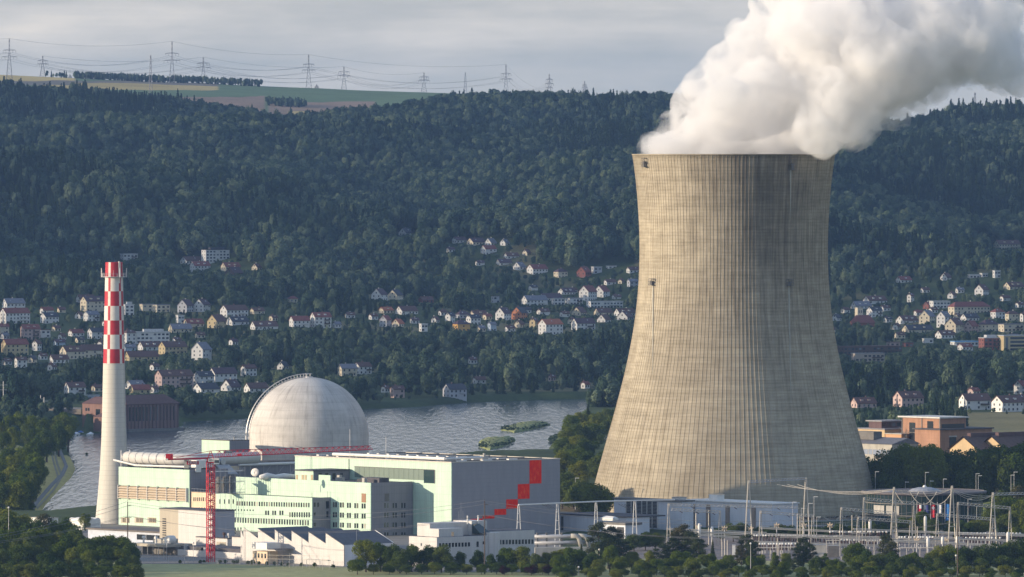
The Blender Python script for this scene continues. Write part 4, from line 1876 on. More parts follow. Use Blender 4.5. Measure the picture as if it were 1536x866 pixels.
for px, yt, yb in peaks[:-1]:
    bpos = S.b(px)
    q = MB()
    zt2 = S.zu(px, yt)
    q.face([(-.15, prev[0], prev[1] + .02), (La, prev[0], prev[1] + .02), (La, bpos, zt2 + .02), (-.15, bpos, zt2 + .02)])
    q.face([(-.15, prev[0], prev[1] - .2), (-.15, bpos, zt2 - .2), (La, bpos, zt2 - .2), (La, prev[0], prev[1] - .2)])
    q.face([(-.15, prev[0], prev[1] + .02), (-.15, bpos, zt2 + .02), (-.15, bpos, zt2 - .2), (-.15, prev[0], prev[1] - .2)])
    q.build('roof_slope', panel('felt_roof', (0.10, 0.095, 0.105), 40, 1.5, 0.8, noise=.2), saw)
    q = MB()
    zb2 = S.zu(px, yb)
    q.face([(0.05, bpos + .03, zb2), (0.05, bpos + .03, zt2), (La, bpos + .03, zt2), (La, bpos + .03, zb2)])
    q.build('north_light', M_GLASS, saw)
    prev = (bpos + .03, zb2)
q = MB()
q.tube([(La, 0, ze + .1), (La, S.b(488.6), S.zu(488.6, 799) + .1)], 0.18, 4)
q.build('verge', M_WHITE, saw)
for px in (534, 367.5):
    q = MB()
    xx = S.a(px) if px > 516 else -.4
    yy = -.3 if px > 516 else S.b(px)
    q.tube([(xx, yy, 0), (xx, yy, ze + 5.2)], 0.08, 4)
    q.build('lightning_rod', M_GALV, saw)
# lean-to with canopy and scaffold in front of the sawtooth hall
S = Site(401, 2895, 818.5)
q0 = S.root('site_hut', 'cream site hut with a flat white canopy before the sawtooth hall', 'hut')
w = MB()
w.box(0, 5, 0, S.b(379), 0, S.z - 2.2)
w.build('wall', M_CREAMP, q0)
w = MB()
w.box(-.4, 6, -.2, S.b(379), S.z - 1.4, S.z + .9)
w.build('canopy', M_WHITE, q0)
w = MB()
w.box(0.1, 12, -4, -0.3, S.z - 1.5, S.z - 1.2)
w.build('side_canopy', M_CONCD, q0)
for k in range(4):
    window(q0, -0.0, S.b(398 - k * 5), 2.0, 0.9, 1.6, 'u', M_WIN)
scf = empty('pipe_scaffold', (xat(455, 2862), 2862, 0), ROT + PI / 2, 'thin tubular scaffold rail along the foot of the sawtooth hall', 'scaffold')
q = MB()
for k in range(12):
    q.tube([(-14 + k * 3.6, 0, 0), (-14 + k * 3.6, 0, 4.2 if k % 3 else 5.4)], 0.06, 4)
for z in (2.6, 3.9):
    q.tube([(-14, 0, z + 1.0), (26, 0, z)], 0.05, 4)
q.build('rail', M_STEELC, scf)
q = MB()
q.box(-14, -2, -0.7, 0.7, 3.3, 3.5)
q.build('deck', M_CONC, scf)

# flat brown roofed sheds at the foot of the chimney
S = Site(300, 3022, 803)
q0 = S.root('flat_shed', 'low shed with wide brown flat roof and blue-framed windows under the mint block', 'shed')
w = MB()
w.box(0, 16, 0, S.b(132), -1, S.z)
w.build('wall', plain('blue_white_wall', (0.50, 0.53, 0.60), 0.6), q0)
w = MB()
w.box(-.8, 17, -.5, S.b(132) + .5, S.z, S.z + .5)
w.build('roof', M_ROOFG, q0)
for k in range(7):
    px = 296 - k * 14
    q = MB()
    bb = S.b(px)
    q.box(-.08, -.003, bb - 2.6, bb + 2.6, S.z - 2.9, S.z - .9)
    q.build('window', M_WIN, q0)
S = Site(128, 3150, 777.5)
q0 = S.root('round_roofed_shed', 'white shed with three rounded bays left of the chimney foot', 'shed')
for k in range(3):
    q = MB()
    x0 = -1 + k * 2.9
    pts = []
    for j in range(9):
        a = PI * j / 8
        pts.append((x0 + 1.4 - 1.4 * math.cos(a), 0, S.z - 1.3 + 1.3 * math.sin(a)))
    front = [(x0, 0, 0)] + pts + [(x0 + 2.8, 0, 0)]
    back = [(p[0], 9, p[2]) for p in front]
    n = len(front)
    q.face(front)
    q.face(back[::-1])
    for j in range(n - 1):
        q.face([front[j], back[j], back[j + 1], front[j + 1]])
    q.build('bay', M_WHITE, q0)
S = Site(72, 3130, 778)
q0 = S.root('white_container', 'white container half hidden by trees left of the chimney', 'container')
w = MB()
w.box(0, 5, 0, S.b(45), -1, S.z)
w.build('body', M_WHITE, q0)
w = MB()
w.box(-.1, 5.1, -.1, S.b(45) + .1, S.z, S.z + .2)
w.build('roof', M_CONC, q0)
S = Site(262, 2955, 826)
q0 = S.root('entrance_canopy', 'grey canopied entrance with round tank left of the pale block', 'canopy')
w = MB()
w.box(-3, 10, 2, S.b(206), 3.0, 4.0)
w.build('roof', M_BEIGE, q0)
w = MB()
w.box(2, 10, 0, S.b(206), -1, 3.0)
w.build('wall', M_CONCD, q0)
for k in range(6):
    q = MB()
    q.tube([(-2.6, 3 + k * 3.1, 0), (-2.6, 3 + k * 3.1, 3.0)], .14, 6)
    q.build('post', M_CONC, q0)
q = MB()
q.tube([(0, 4.5, 5.6), (3.2, 4.5, 5.6)], 1.5, 16)
q.build('tank', M_WHITE, q0)
q = MB()
q.box(3, 9, 9, 16, 4, 5.6)
q.build('roof_box', M_CONC, q0)
for k, (xx, yy) in enumerate(((1, 12), (1, 19))):
    q = MB()
    q.tube([(xx, yy, 4), (xx, yy, 5.7), (xx, yy, 5.72), (xx, yy, 6.5)], [.35, .35, .7, .6], 8)
    q.build('vent', M_WHITE, q0)

# ------------------------------------------------------------------ white administration building
S = Site(655.3, 2868, 806.6)
adm = S.root('white_office', 'white panelled low office with round stair tower and dark window rows', 'office building')
La = S.a(804)
Lb = S.b(613.5)
zt_ = S.z
w = MB()
w.box(0, S.a(732), 0, Lb, -1, zt_)
w.build('wall', M_WHITEP, adm)
w = MB()
w.box(0.5, S.a(731), 0.5, Lb - .5, zt_ - .3, zt_ + .04)
w.build('roof', M_ROOFD, adm)
w = MB()
w.box(S.a(745), La, 0.8, Lb, -1, zt_ + 1.2)
w.build('wall', M_WHITEP, adm)
w = MB()
w.box(S.a(746), La - .5, 1.3, Lb - .5, zt_ + .9, zt_ + 1.24)
w.build('roof', M_ROOFD, adm)
w = MB()
rt_ = 2.7
w.lathe([(rt_, -1), (rt_, zt_ + 1.0)], 24, cx=S.a(740), cy=0.4)
w.build('stair_tower', M_WHITEP, adm, smooth=False)
w = MB()
w.box(2.5, S.a(700), Lb * 0.12, Lb * .62, zt_ + .04, zt_ + 2.9)
w.build('upper_storey', M_WHITEP, adm)
w = MB()
w.box(S.a(672) - 2, S.a(722), Lb * .5, Lb * .95, zt_ + .04, zt_ + 4.6)
w.build('upper_storey', M_WHITEP, adm)
w = MB()
w.box(S.a(722), S.a(745), Lb * .35, Lb * 1.0, zt_ + .04, zt_ + 5.0)
w.build('upper_storey', M_WHITEP, adm)
w = MB()
x0, x1 = S.a(722), S.a(738)
w.face([(x0, 1.0, zt_ + 1.0), (x1, 1.0, zt_ + 1.0), (x1 - 1.5, Lb * .33, zt_ + 4.0), (x0, Lb * .33, zt_ + 4.0)])
w.face([(x0, 1.0, zt_ + .6), (x0, Lb * .33, zt_ + .6), (x0, Lb * .33, zt_ + 4.0), (x0, 1.0, zt_ + 1.0)])
w.face([(x1, 1.0, zt_ + .6), (x1 - 1.5, Lb * .33, zt_ + 4.0), (x1, Lb * .33, zt_ + .6)])
w.build('skylight', M_GLASS, adm)
k = 0
px = 660.0
while px < 708:
    vwin(adm, S, px, 815.2 - (px - 655) * .03, 821.4 - (px - 655) * .03, 0.95, M_WIN)
    px += 4.82
for px, y0, y1 in ((716.3, 812.5, 820.5), (725.6, 812.2, 816.6)):
    vwin(adm, S, px, y0, y1, 1.0, M_WIN)
px = 752.6
while px < 803:
    window(adm, S.a(px), 0.8, S.zv(px, 817.0 - (px - 752) * .02), 0.95, 1.6, 'v', M_WIN)
    px += 4.82
window(adm, S.a(752.6), 0.8, S.zv(752.6, 832), 0.95, 1.4, 'v', M_WIN)
uwin(adm, S, 0, 632, 815, 819, 0.7, M_WIN)
uwin(adm, S, 2.5, 671, 798.5, 805, 1.2, M_WINL)
for px, hh in ((702.7, 8.5), (699.5, 5.2), (705.6, 5.2)):
    q = MB()
    q.tube([(S.a(px), 4, zt_ + 3.5), (S.a(px), 4, zt_ + 3.5 + hh)], 0.07, 4)
    q.build('antenna', M_GALV, adm)
for px in (715.5, 731.5):
    q = MB()
    q.tube([(S.a(px), 5, zt_ + 4), (S.a(px), 5, zt_ + 7)], 0.28, 6)
    q.build('chimney_pipe', M_WHITE, adm)

# ------------------------------------------------------------------ pale buildings at the foot of the cooling tower
S = Site(1023, 3152, 753)
q0 = S.root('louvred_hall', 'pale hall with big dark louvre wall before the cooling tower', 'hall')
Lb, La = S.b(921), S.a(1040)
w = MB()
w.box(0, La, 0, Lb, -1, S.z)
w.build('wall', M_BLUEW, q0)
w = MB()
w.box(-.7, La + .5, -.5, Lb + .5, S.z, S.z + .5)
w.build('roof', M_CONCD, q0)
lb0, lb1 = S.b(987), S.b(940)
q = MB()
q.box(-.1, -.003, lb0, lb1, S.zu(963, 791), S.zu(963, 752))
q.build('louvre_back', M_DARK, q0)
for i in range(18):
    q = MB()
    z = S.zu(963, 790 - i * 2.1)
    q.box(-.45, -.12, lb0, lb1, z, z + .11)
    q.build('louvre_blade', M_GALV, q0)
for i in range(7):
    q = MB()
    y = lb0 + (lb1 - lb0) * i / 6
    q.box(-.5, -.02, y - .07, y + .07, S.zu(963, 791), S.zu(963, 752))
    q.build('louvre_post', M_WHITE, q0)
S = Site(1158, 3152, 757)
q0 = S.root('long_pale_hall', 'long pale hall with brown vertical pillars under the cooling tower', 'hall')
Lb = S.b(1024.5)
w = MB()
w.box(0, 14, 0, Lb, -1, S.z)
w.build('wall', M_BLUEW, q0)
w = MB()
w.box(-.5, 14.5, -.5, Lb + .5, S.z, S.z + .4)
w.build('roof', M_WHITE, q0)
for px in (1040, 1063, 1092, 1131):
    q = MB()
    bb = S.b(px)
    q.box(-.5, -.003, bb - 1.0, bb + 1.0, 0, S.z - 1.2)
    q.build('pillar', plain('brown_pillar', (0.28, 0.22, 0.18), .7), q0)
for px in (1012, 1061.5):
    pass
for px, hh in ((1061, 2.2),):
    q = MB()
    bb = S.b(px)
    q.box(3, 7, bb - 2.2, bb + 2.2, S.z + .4, S.z + .4 + hh)
    q.build('roof_unit', M_WHITE, q0)
    q = MB()
    q.box(3.2, 6.8, bb - 2.8, bb + 2.8, S.z + .4 + hh, S.z + .6 + hh)
    q.build('roof_unit_lid', M_CREAMP, q0)
S = Site(1020, 3164, 747)
q0 = S.root('roof_fan', 'pale fan housing on the roof corner of the louvred hall', 'fan housing')
q = MB()
q.box(0, 3.5, 0, 4.6, S.z - 2.2, S.z)
q.build('casing', M_WHITE, q0)
q = MB()
q.box(-.2, 3.7, -.2, 4.8, S.z, S.z + .25)
q.build('lid', M_CONC, q0)
S = Site(940, 3128, 775)
q0 = S.root('grey_roofed_hall', 'low pale hall with broad dark grey roof beside the turbine hall', 'hall')
La = 8
w = MB()
w.box(0, 12, 0, S.b(836), -1, S.z - .5)
w.build('wall', M_BLUEW, q0)
w = MB()
w.box(-.4, 20, -.4, S.b(836), S.z - .5, S.z)
w.build('roof', M_ROOFD, q0)
q = MB()
q.box(-.15, -.003, S.b(845), S.b(842), 0, S.z - 1.2)
q.build('door', M_DARK, q0)
S = Site(919, 3112, 776)
q0 = S.root('roof_lantern', 'long white hipped roof light on the low hall left of the louvres', 'roof light')
q = MB()
q.prism([(0, 0), (3, 0), (3, 7), (0, 7)], S.z - 1.4, S.z - .4)
q.face([(0, 0, S.z - .4), (0, 7, S.z - .4), (1.5, 6, S.z + .3), (1.5, 1, S.z + .3)])
q.face([(3, 0, S.z - .4), (1.5, 1, S.z + .3), (1.5, 6, S.z + .3), (3, 7, S.z - .4)])
q.face([(0, 0, S.z - .4), (1.5, 1, S.z + .3), (3, 0, S.z - .4)])
q.face([(0, 7, S.z - .4), (3, 7, S.z - .4), (1.5, 6, S.z + .3)])
q.build('glazing', M_WHITE, q0)
S = Site(938, 3085, 788)
q0 = S.root('loading_shed', 'low shed with open dark bay left of the louvred hall', 'shed')
w = MB()
w.box(0, 8, 0, S.b(905), -1, S.z)
w.build('wall', M_BLUEW, q0)
w = MB()
w.box(-.4, 8.4, -.4, S.b(905), S.z, S.z + .8)
w.build('roof', M_CONCD, q0)
q = MB()
q.box(-.1, -.003, S.b(936), S.b(926), 0, S.z - .8)
q.build('bay_opening', M_DARK, q0)

# pipe bridge west of the white office
q0 = empty('pipe_run', (xat(806, 2960), 2960, 0), math.radians(8), 'two fat silver pipes with a bend running behind the white office', 'pipes')
z = zat(805, 2960)
for dz_, nm in ((0, 0), (-2.3, 1)):
    q = MB()
    q.tube([(-3, 0, z + dz_), (26, 0, z + dz_)], 0.75, 12)
    q.build('pipe', M_GALV, q0, smooth=True)
for x in (14.5, 17.2):
    q = MB()
    q.tube([(x - 2.4, -1.5, z + .2), (x - .4, -1.8, z + .2), (x + .6, -1.9, z - .8), (x + 1.6, -2.0, z - 4.6)], 0.85, 12)
    q.build('pipe_bend', M_CONC, q0, smooth=True)
for x in (0, 3.4, 9, 19, 22.6):
    q = MB()
    q.box(x - .3, x + .3, -0.5, .5, 0, z + 1.4)
    q.build('support', M_CONCD, q0)
q = MB()
q.prism([(-2, -8), (18, -8), (18, -4), (-2, -4)], 0, zat(822, 2950))
q.build('pipe_trench', M_CONC, q0)

# gantry of white A frames carrying a beam
q0 = empty('white_pipe_bridge', (xat(778, 3010), 3010, 0), 0, 'long thin white beam on four white A-frame legs right of the red squares', 'cable bridge')
pts = []
for px, yt, yb, D_ in ((778, 757.5, 802, 3010), (836, 755, 815, 3020), (894, 752.5, 806, 3030), (952, 751, 800, 3040)):
    x = xat(px, D_) - q0.location.x
    y = D_ - 3010
    zt2 = zat(yt, D_)
    pts.append((x, y, zt2))
    q = MB()
    for s_ in (-1, 1):
        q.tube([(x + s_ * 1.0, y + s_ * .8, 0), (x + s_ * .25, y + s_ * .2, zt2)], 0.20, 4)
    for f_ in (.2, .4, .6, .8):
        w_ = 1.0 - .75 * f_
        q.tube([(x - w_, y, zt2 * f_), (x + w_, y, zt2 * f_)], 0.12, 4)
    q.build('leg_frame', M_WHITE, q0)
pts.append((xat(1012, 3052) - q0.location.x, 42, zat(750, 3052)))
q = MB()
q.tube(pts, 0.30, 6)
q.build('beam', M_WHITE, q0)
for px in (812, 928):
    q = MB()
    x = xat(px, 3020) - q0.location.x
    z2 = zat(756, 3020)
    for k in range(3):
        q.tube([(x + k * 1.0, 10, z2 - .1), (x + 3.2 + k * .9, 8, z2 - 1.6)], 0.09, 4)
    q.build('insulator', M_DARK, q0)

# ------------------------------------------------------------------ tower crane
CRD = 2897.0
cs = CRD / F
crane = empty('tower_crane', (xat(316, CRD), CRD, 0), 0, 'red lattice tower crane with long jib reaching across the dome', 'crane')
hw = 6.3 * cs
ztop = zat(694, CRD)
rotm = math.radians(18)


def rotp(x, y):
    return (x * math.cos(rotm) - y * math.sin(rotm), x * math.sin(rotm) + y * math.cos(rotm))


mst = MB()
hs = hw / (math.cos(rotm) + math.sin(rotm))
cor = [rotp(sx * hs, sy * hs) for sx, sy in ((-1, -1), (1, -1), (1, 1), (-1, 1))]
for c in cor:
    mst.tube([(c[0], c[1], -0.5), (c[0], c[1], ztop)], 0.17, 4)
nsec = 16
for i in range(nsec):
    z0 = ztop * i / nsec
    z1 = ztop * (i + 1) / nsec
    for a in range(4):
        c0, c1 = cor[a], cor[(a + 1) % 4]
        mst.tube([(c0[0], c0[1], z0), (c1[0], c1[1], (z0 + z1) / 2)], 0.08, 4)
        mst.tube([(c1[0], c1[1], (z0 + z1) / 2), (c0[0], c0[1], z1)], 0.08, 4)
        mst.tube([(c0[0], c0[1], z0), (c1[0], c1[1], z0)], 0.10, 4)
mst.tube([(0, 0, 0), (0, 0, ztop)], 0.12, 4)
for i in range(40):
    z = ztop * i / 40
    mst.tube([(-.35, 0, z), (.35, 0, z)], 0.05, 4)
mst.build('mast', M_CRANE, crane)
fb = MB()
fb.box(-3, 3, -3, 3, -.5, .6)
fb.build('base', M_CONC, crane)
# jib runs right and slightly away; heights from the photo's pixels
jroot = (0, 0, zat(686, CRD))
Dt = CRD + 58
tip = (xat(557, Dt) - crane.location.x, Dt - CRD, zat(674.5, Dt))


def lattice(pa, pb, h0, h1, wd, n, r=0.09, rc=0.14):
    q = MB()
    A, B = Vector(pa), Vector(pb)
    d = (B - A)
    side = Vector((-d.y, d.x, 0)).normalized() * wd / 2
    up = Vector((0, 0, 1))
    q.tube([A + side, B + side], rc, 4)
    q.tube([A - side, B - side], rc, 4)
    q.tube([A + up * h0, B + up * h1], rc, 4)
    for i in range(n):
        p = A + d * (i / n)
        p2 = A + d * ((i + 1) / n)
        m = A + d * ((i + .5) / n) + up * (h0 + (h1 - h0) * (i + .5) / n)
        for s_ in (side, -side):
            q.tube([p + s_, m], r, 4, cap=False)
            q.tube([m, p2 + s_], r, 4, cap=False)
        q.tube([p + side, p - side], r, 4, cap=False)
    return q


lattice((2.0, 0.8, jroot[2]), tip, 2.25, 1.35, 1.6, 26, 0.07, 0.12).build('jib', M_CRANE, crane)
ctip = (xat(250, CRD - 8) - crane.location.x, -8, zat(689.5, CRD - 8))
cj = MB()
A, B = Vector((0, 0, zat(687.3, CRD))), Vector(ctip)
d = B - A
side = Vector((-d.y, d.x, 0)).normalized() * .9
for s_ in (side, -side):
    cj.tube([A + s_, B + s_], 0.26, 4)
for i in range(9):
    p = A + d * (i / 8)
    cj.tube([p + side, p - side], 0.1, 4)
for s_ in (side, -side):
    cj.tube([A + s_ + Vector((0, 0, 1.1)), B + s_ * .9 + Vector((2, .5, 1.1))], 0.05, 4)
cj.build('counter_jib', M_CRANE, crane)
ap = MB()
zap = zat(676.5, CRD)
zbs = zat(687, CRD)
for sx, sy in ((-1, -1), (1, -1), (1, 1), (-1, 1)):
    ap.tube([(sx * .95, sy * .9, zbs), (sx * .12, sy * .12, zap)], 0.16, 4)
for f_ in (.35, .65):
    for sy in (-1, 1):
        ap.tube([(-.95 * (1 - f_), sy * .8 * (1 - f_), zbs + (zap - zbs) * f_), (.95 * (1 - f_), sy * .8 * (1 - f_), zbs + (zap - zbs) * f_)], .09, 4)
ap.build('apex', M_CRANE, crane)
tb_ = MB()
tb_.tube([(0, 0, zap), tuple(A + d * .78 + Vector((0, 0, .5)))], 0.09, 4)
tb_.tube([(0, 0, zap), tuple(Vector((2, .8, jroot[2])) + (Vector(tip) - Vector((2, .8, jroot[2]))) * .22 + Vector((0, 0, 2.2)))], 0.09, 4)
tb_.build('tie_bar', M_CRANE, crane)
sl = MB()
sl.box(-1.6, 1.6, -1.4, 1.4, zat(694.5, CRD), zat(691.5, CRD))
sl.box(-1.3, 1.3, -1.2, 1.2, zat(691.5, CRD), zbs)
sl.build('slewing_ring', M_CRANE, crane)
wn_ = MB()
wn_.box(ctip[0] - .3, ctip[0] + 2.2, -9.2, -6.8, ctip[2] + .1, ctip[2] + 2.0)
wn_.tube([(ctip[0] + .9, -9.3, ctip[2] + 1.2), (ctip[0] + .9, -6.7, ctip[2] + 1.2)], 0.7, 10)
wn_.build('winch', M_CRANE, crane)
q = MB()
q.box(ctip[0] - .35, ctip[0] + .5, -9.3, -9.0, ctip[2] - .3, ctip[2] + .4)
q.build('end_lamp_box', M_WHITE, crane)
cw = MB()
cw.box(xat(277, CRD) - crane.location.x, xat(284, CRD) - crane.location.x, -4.6, -2.0, zat(702, CRD), zat(689.5, CRD))
cw.build('counterweight', M_CONC, crane)
bn = MB()
bx0, bx1 = xat(281, CRD) - crane.location.x, xat(299, CRD) - crane.location.x
bn.box(bx0, bx1, -4.9, -4.7, zat(696.3, CRD), zat(691.0, CRD))
bn.build('name_board', plain('board_red', (0.42, 0.01, 0.03), .5), crane)


def text(body, size, mat, parent, loc, rot, name='lettering', extrude=0.03, sx=1.0):
    cu = bpy.data.curves.new(name, 'FONT')
    cu.body = body
    cu.size = size
    cu.extrude = extrude
    cu.align_x = 'CENTER'
    cu.align_y = 'CENTER'
    o = bpy.data.objects.new(name, cu)
    COL.objects.link(o)
    dg = bpy.context.evaluated_depsgraph_get()
    me = bpy.data.meshes.new_from_object(o.evaluated_get(dg))
    bpy.data.objects.remove(o)
    me.materials.clear()
    me.materials.append(mat)
    o = bpy.data.objects.new(name, me)
    COL.objects.link(o)
    o.parent = parent
    o.location = loc
    o.rotation_euler = rot
    o.scale = (sx, 1, 1)
    return o


text('ERNE', 1.45, M_WHITE, crane, ((bx0 + bx1) / 2, -4.95, zat(693.7, CRD)), (PI / 2, 0, 0))
cab = MB()
cxx = xat(325, CRD) - crane.location.x
cab.box(cxx - .9, cxx + .9, -2.6, -1.0, zat(696, CRD), zat(687.3, CRD))
cab.build('cab', M_WHITE, crane)
cg_ = MB()
cg_.box(cxx - .7, cxx + .95, -2.65, -2.601, zat(694, CRD), zat(690, CRD))
cg_.build('cab_window', M_WIN, crane)
q = MB()
q.box(-.9, 1.1, -1.6, -1.45, zat(692.6, CRD), zat(687.4, CRD))
q.build('plate', M_WHITE, crane)
q = MB()
q.box(-.6, .8, -1.66, -1.6, zat(690.9, CRD), zat(690.1, CRD))
q.build('plate_mark', M_DARK, crane)
# name board on the jib
jx = xat(341, CRD) - crane.location.x
q = MB()
q.box(jx - 1.5, jx + 1.5, 4.0, 4.06, zat(681.4, CRD), zat(677.2, CRD))
q.build('jib_board', plain('board_grey', (0.42, 0.42, 0.46), .5), crane)
text('WOLFF', 0.95, M_DARK, crane, (jx, 3.96, zat(679.3, CRD)), (PI / 2, 0, 0))
tx = xat(358, CRD) - crane.location.x
q = MB()
q.box(tx - .8, tx + .8, 8.2, 9.8, jroot[2] + .1, jroot[2] + .9)
q.build('trolley', M_CRANE, crane)

# ------------------------------------------------------------------ switchyard
LAB = []


def gantry(name_px, D, ytop, ybeam_r, x0, x1, phrase, kind='beam', posts=(1, 1), mat=None, dD=0.0):
    """two splayed posts with a lattice beam between them; ytop at x0, ybeam_r at x1"""
    mat = mat or M_STEELC
    X0, X1 = xat(x0, D), xat(x1, D + dD)
    o = empty('gantry', (X0, D, 0), 0)
    za, zb = zat(ytop, D), zat(ybeam_r, D + dD)
    q = lattice((0, 0, za - .5), (X1 - X0, dD, zb - .5), 0.9, 0.9, 0.8, max(6, int((x1 - x0) / 6)), 0.05, 0.10)
    q.build('beam', mat, o)
    for i, (x, y, z) in enumerate(((0, 0, za), (X1 - X0, dD, zb))):
        if not posts[i]:
            continue
        q = MB()
        ext = .4
        for s_ in (-1, 1):
            q.tube([(x + s_ * .75, y + s_ * .5, 0), (x + s_ * .16, y, z + ext)], 0.16, 5)
        for f_ in (.25, .5, .75):
            w_ = .75 - .6 * f_
            q.tube([(x - w_, y, z * f_), (x + w_, y, z * f_)], 0.08, 4)
        q.build('post', mat, o)
    for k in range(3):
        q = MB()
        t_ = (k + .5) / 3
        x, z = (X1 - X0) * t_, za + (zb - za) * t_ - .5
        y = dD * t_
        q.tube([(x, y, z), (x + 1.2, y - .6, z - .7)], 0.13, 5)
        q.build('insulator', M_BROWN, o)
    tag(o, '', 'gantry', 'steel gantries of the switchyard')
    LAB.append((o, 'cream steel gantry ' + phrase, 'in the switchyard'))
    return o


gantry('a', 3035, 757, 761, 1003, 1198, 'with very long beam below pale halls', posts=(1, 0), dD=20)
gantry('b', 3030, 764, 768, 1007, 1080, 'with short beam and grey right post', posts=(0, 1), dD=6)
gantry('c', 3010, 768, 774, 1141, 1219, 'before the tower base', dD=8)
gantry('e', 3020, 763, 770, 1262, 1341, 'left of the round glass building', dD=6)
gantry('f', 2985, 777, 783, 1287, 1366, 'low in front of the round glass building', dD=6)
gantry('g', 3040, 748, 755, 1296, 1371, 'high in front of the glass facade', dD=6)
gantry('i', 3010, 755, 762, 1437, 1515, 'at the far right near the bushes', dD=6)
gantry('j', 3025, 772, 779, 1406, 1490, 'behind the flags, right part', dD=6)


def a_frame(px, D, yt, phrase, w=1.55):
    o = empty('lattice_mast', (xat(px, D), D, 0), 0)
    zt2 = zat(yt, D)
    for s_ in (-1, 1):
        q = MB()
        q.tube([(s_ * w, s_ * .7, 0), (s_ * .18, 0, zt2)], 0.24, 5)
        q.build('leg', M_STEELC, o)
    q = MB()
    for f_ in (.18, .38, .6):
        q.tube([(-w * (1 - f_), 0, zt2 * f_), (w * (1 - f_), 0, zt2 * f_)], 0.12, 4)
    q.box(-.35, .35, -.35, .35, zt2 - .8, zt2 + .3)
    q.build('cross_bar', M_STEELC, o)
    tag(o, phrase, 'mast', 'A-frame masts of the switchyard')
    return (xat(px, D), D, zt2)


am = [a_frame(1123, 3010, 722, 'tall cream A-frame mast before the middle of the cooling tower'),
      a_frame(1209, 3018, 718, 'tall cream A-frame mast in front of the tower right side'),
      a_frame(1341, 2990, 732, 'cream A-frame mast left of the flags'),
      a_frame(1428, 2990, 730, 'cream A-frame mast just right of the blue flag'),
      a_frame(1489.5, 3000, 740, 'shorter cream A-frame mast at the right edge of the yard')]
q = lattice((am[0][0], am[0][1], am[0][2] - .6), (am[1][0], am[1][1], am[1][2] - .3), 0.8, .8, .8, 18, .05, .08)
o = q.build('gantry', M_GALV)
tag(o, 'high grey lattice beam joining the two tallest A-frame masts', 'gantry', 'steel gantries of the switchyard')
q = lattice((am[4][0], am[4][1], am[4][2] - .8), (xat(1545, 3000), 3010, am[4][2] - .8), 0.8, .8, .8, 9, .05, .08)
o = q.build('gantry', M_GALV)
tag(o, 'grey lattice beam running off the right edge from the shortest A-frame mast', 'gantry', 'steel gantries of the switchyard')


def cable(A, B, sag, r=0.07, lab=None, grp='overhead wires', name='overhead_wire', mat=None, n=14):
    A, B = Vector(A), Vector(B)
    pts = []
    for i in range(n + 1):
        t_ = i / n
        p = A.lerp(B, t_)
        p.z -= sag * 4 * t_ * (1 - t_)
        pts.append(p)
    q = MB()
    q.tube(pts, r, 4, cap=False)
    o = q.build(name, mat or M_WIRE)
    tag(o, '', 'wire', grp)
    if lab:
        LAB.append((o, lab[0], lab[1]))
    return o


for k in range(3):
    cable((xat(1166 + k * 15, 3014), 3014, zat(727, 3014)), (am[2][0] - .5 + k * .3, am[2][1], am[2][2] - .6), 1.6 + .5 * k, 0.09,
          ('pale sagging bundle conductor', 'between the tall mast and the glass building'), mat=M_STEELC)
for k in range(3):
    cable((am[2][0] + .4, am[2][1] + k, am[2][2] - .8), (am[3][0], am[3][1] + k, am[3][2] - 1.0), 0.7 + k * .9, 0.08, ('pale conductor', 'over the glass building roof'), mat=M_STEELC)
    cable((am[3][0], am[3][1] + k, am[3][2] - 1.0), (am[4][0], am[4][1] + k, am[4][2] - .8), 1.1 + k * .9, 0.08, ('pale conductor', 'right of the blue flag'), mat=M_STEELC)
for k, (xa, xb) in enumerate(((1343, 1378), (1365, 1405), (1385, 1428))):
    cable((xat(xa, 2992), 2992, zat(738, 2992)), (xat(xb, 2994), 2994, zat(738, 2994)), 4.6, 0.13, ('slack cable loop', 'before the glass building'), mat=M_STEELC)

# busbars on posts, insulator rows, breakers
BUS = [(1000, 1150, 793, 799, 3040), (1030, 1145, 797, 802, 3030), (1140, 1300, 791, 799, 3040), (1150, 1330, 801, 806, 3000), (1170, 1420, 804, 810, 2990),
       (1280, 1345, 793, 796, 3045), (1340, 1490, 811, 817, 2975), (1345, 1500, 796, 801, 3035), (1400, 1540, 799, 803, 3025), (1490, 1545, 800, 802, 3020), (1132, 1262, 812, 817, 2985), (1240, 1345, 816, 819, 2960), (1020, 1120, 800, 806, 3010), (1400, 1530, 806, 811, 2990)]
for xa, xb, ya, yb, D in BUS:
    q = MB()
    A, B = (xat(xa, D), D, zat(ya, D)), (xat(xb, D + 4), D + 4, zat(yb, D + 4))
    q.tube([A, B], 0.22, 6)
    q.tube([(A[0], A[1] - 2.5, A[2] - .35), (B[0], B[1] - 2.5, B[2] - .35)], 0.18, 6)
    o = q.build('busbar', M_STEELC)
    tag(o, '', 'busbar', 'busbars of the switchyard')
    LAB.append((o, 'cream twin tube busbar', 'in the switchyard'))

stack = MB()
zz = 0
prof = []
for i in range(7):
    prof += [(0.16, i * .26), (0.30, i * .26 + .07), (0.16, i * .26 + .14)]
stack.lathe(prof, 10, mat=M_BROWN, capt=True)
stack_me = stack.data('stack', M_BROWN)
q = MB()
q.lathe([(0.12, 0), (0.36, .05), (0.40, .3), (0.30, .5), (0.05, .56)], 10, capt=True)
cap_me = q.data('cap', M_WHITE)
q = MB()
q.tube([(0, 0, 0), (0, 0, 1)], 0.16, 6)
post_me = q.data('post', M_GALV)


def mobj(name, me, parent, loc=(0, 0, 0), sc=(1, 1, 1), rz=0):
    o = bpy.data.objects.new(name, me)
    COL.objects.link(o)
    o.parent = parent
    o.location = loc
    o.scale = sc
    o.rotation_euler = (0, 0, rz)
    return o


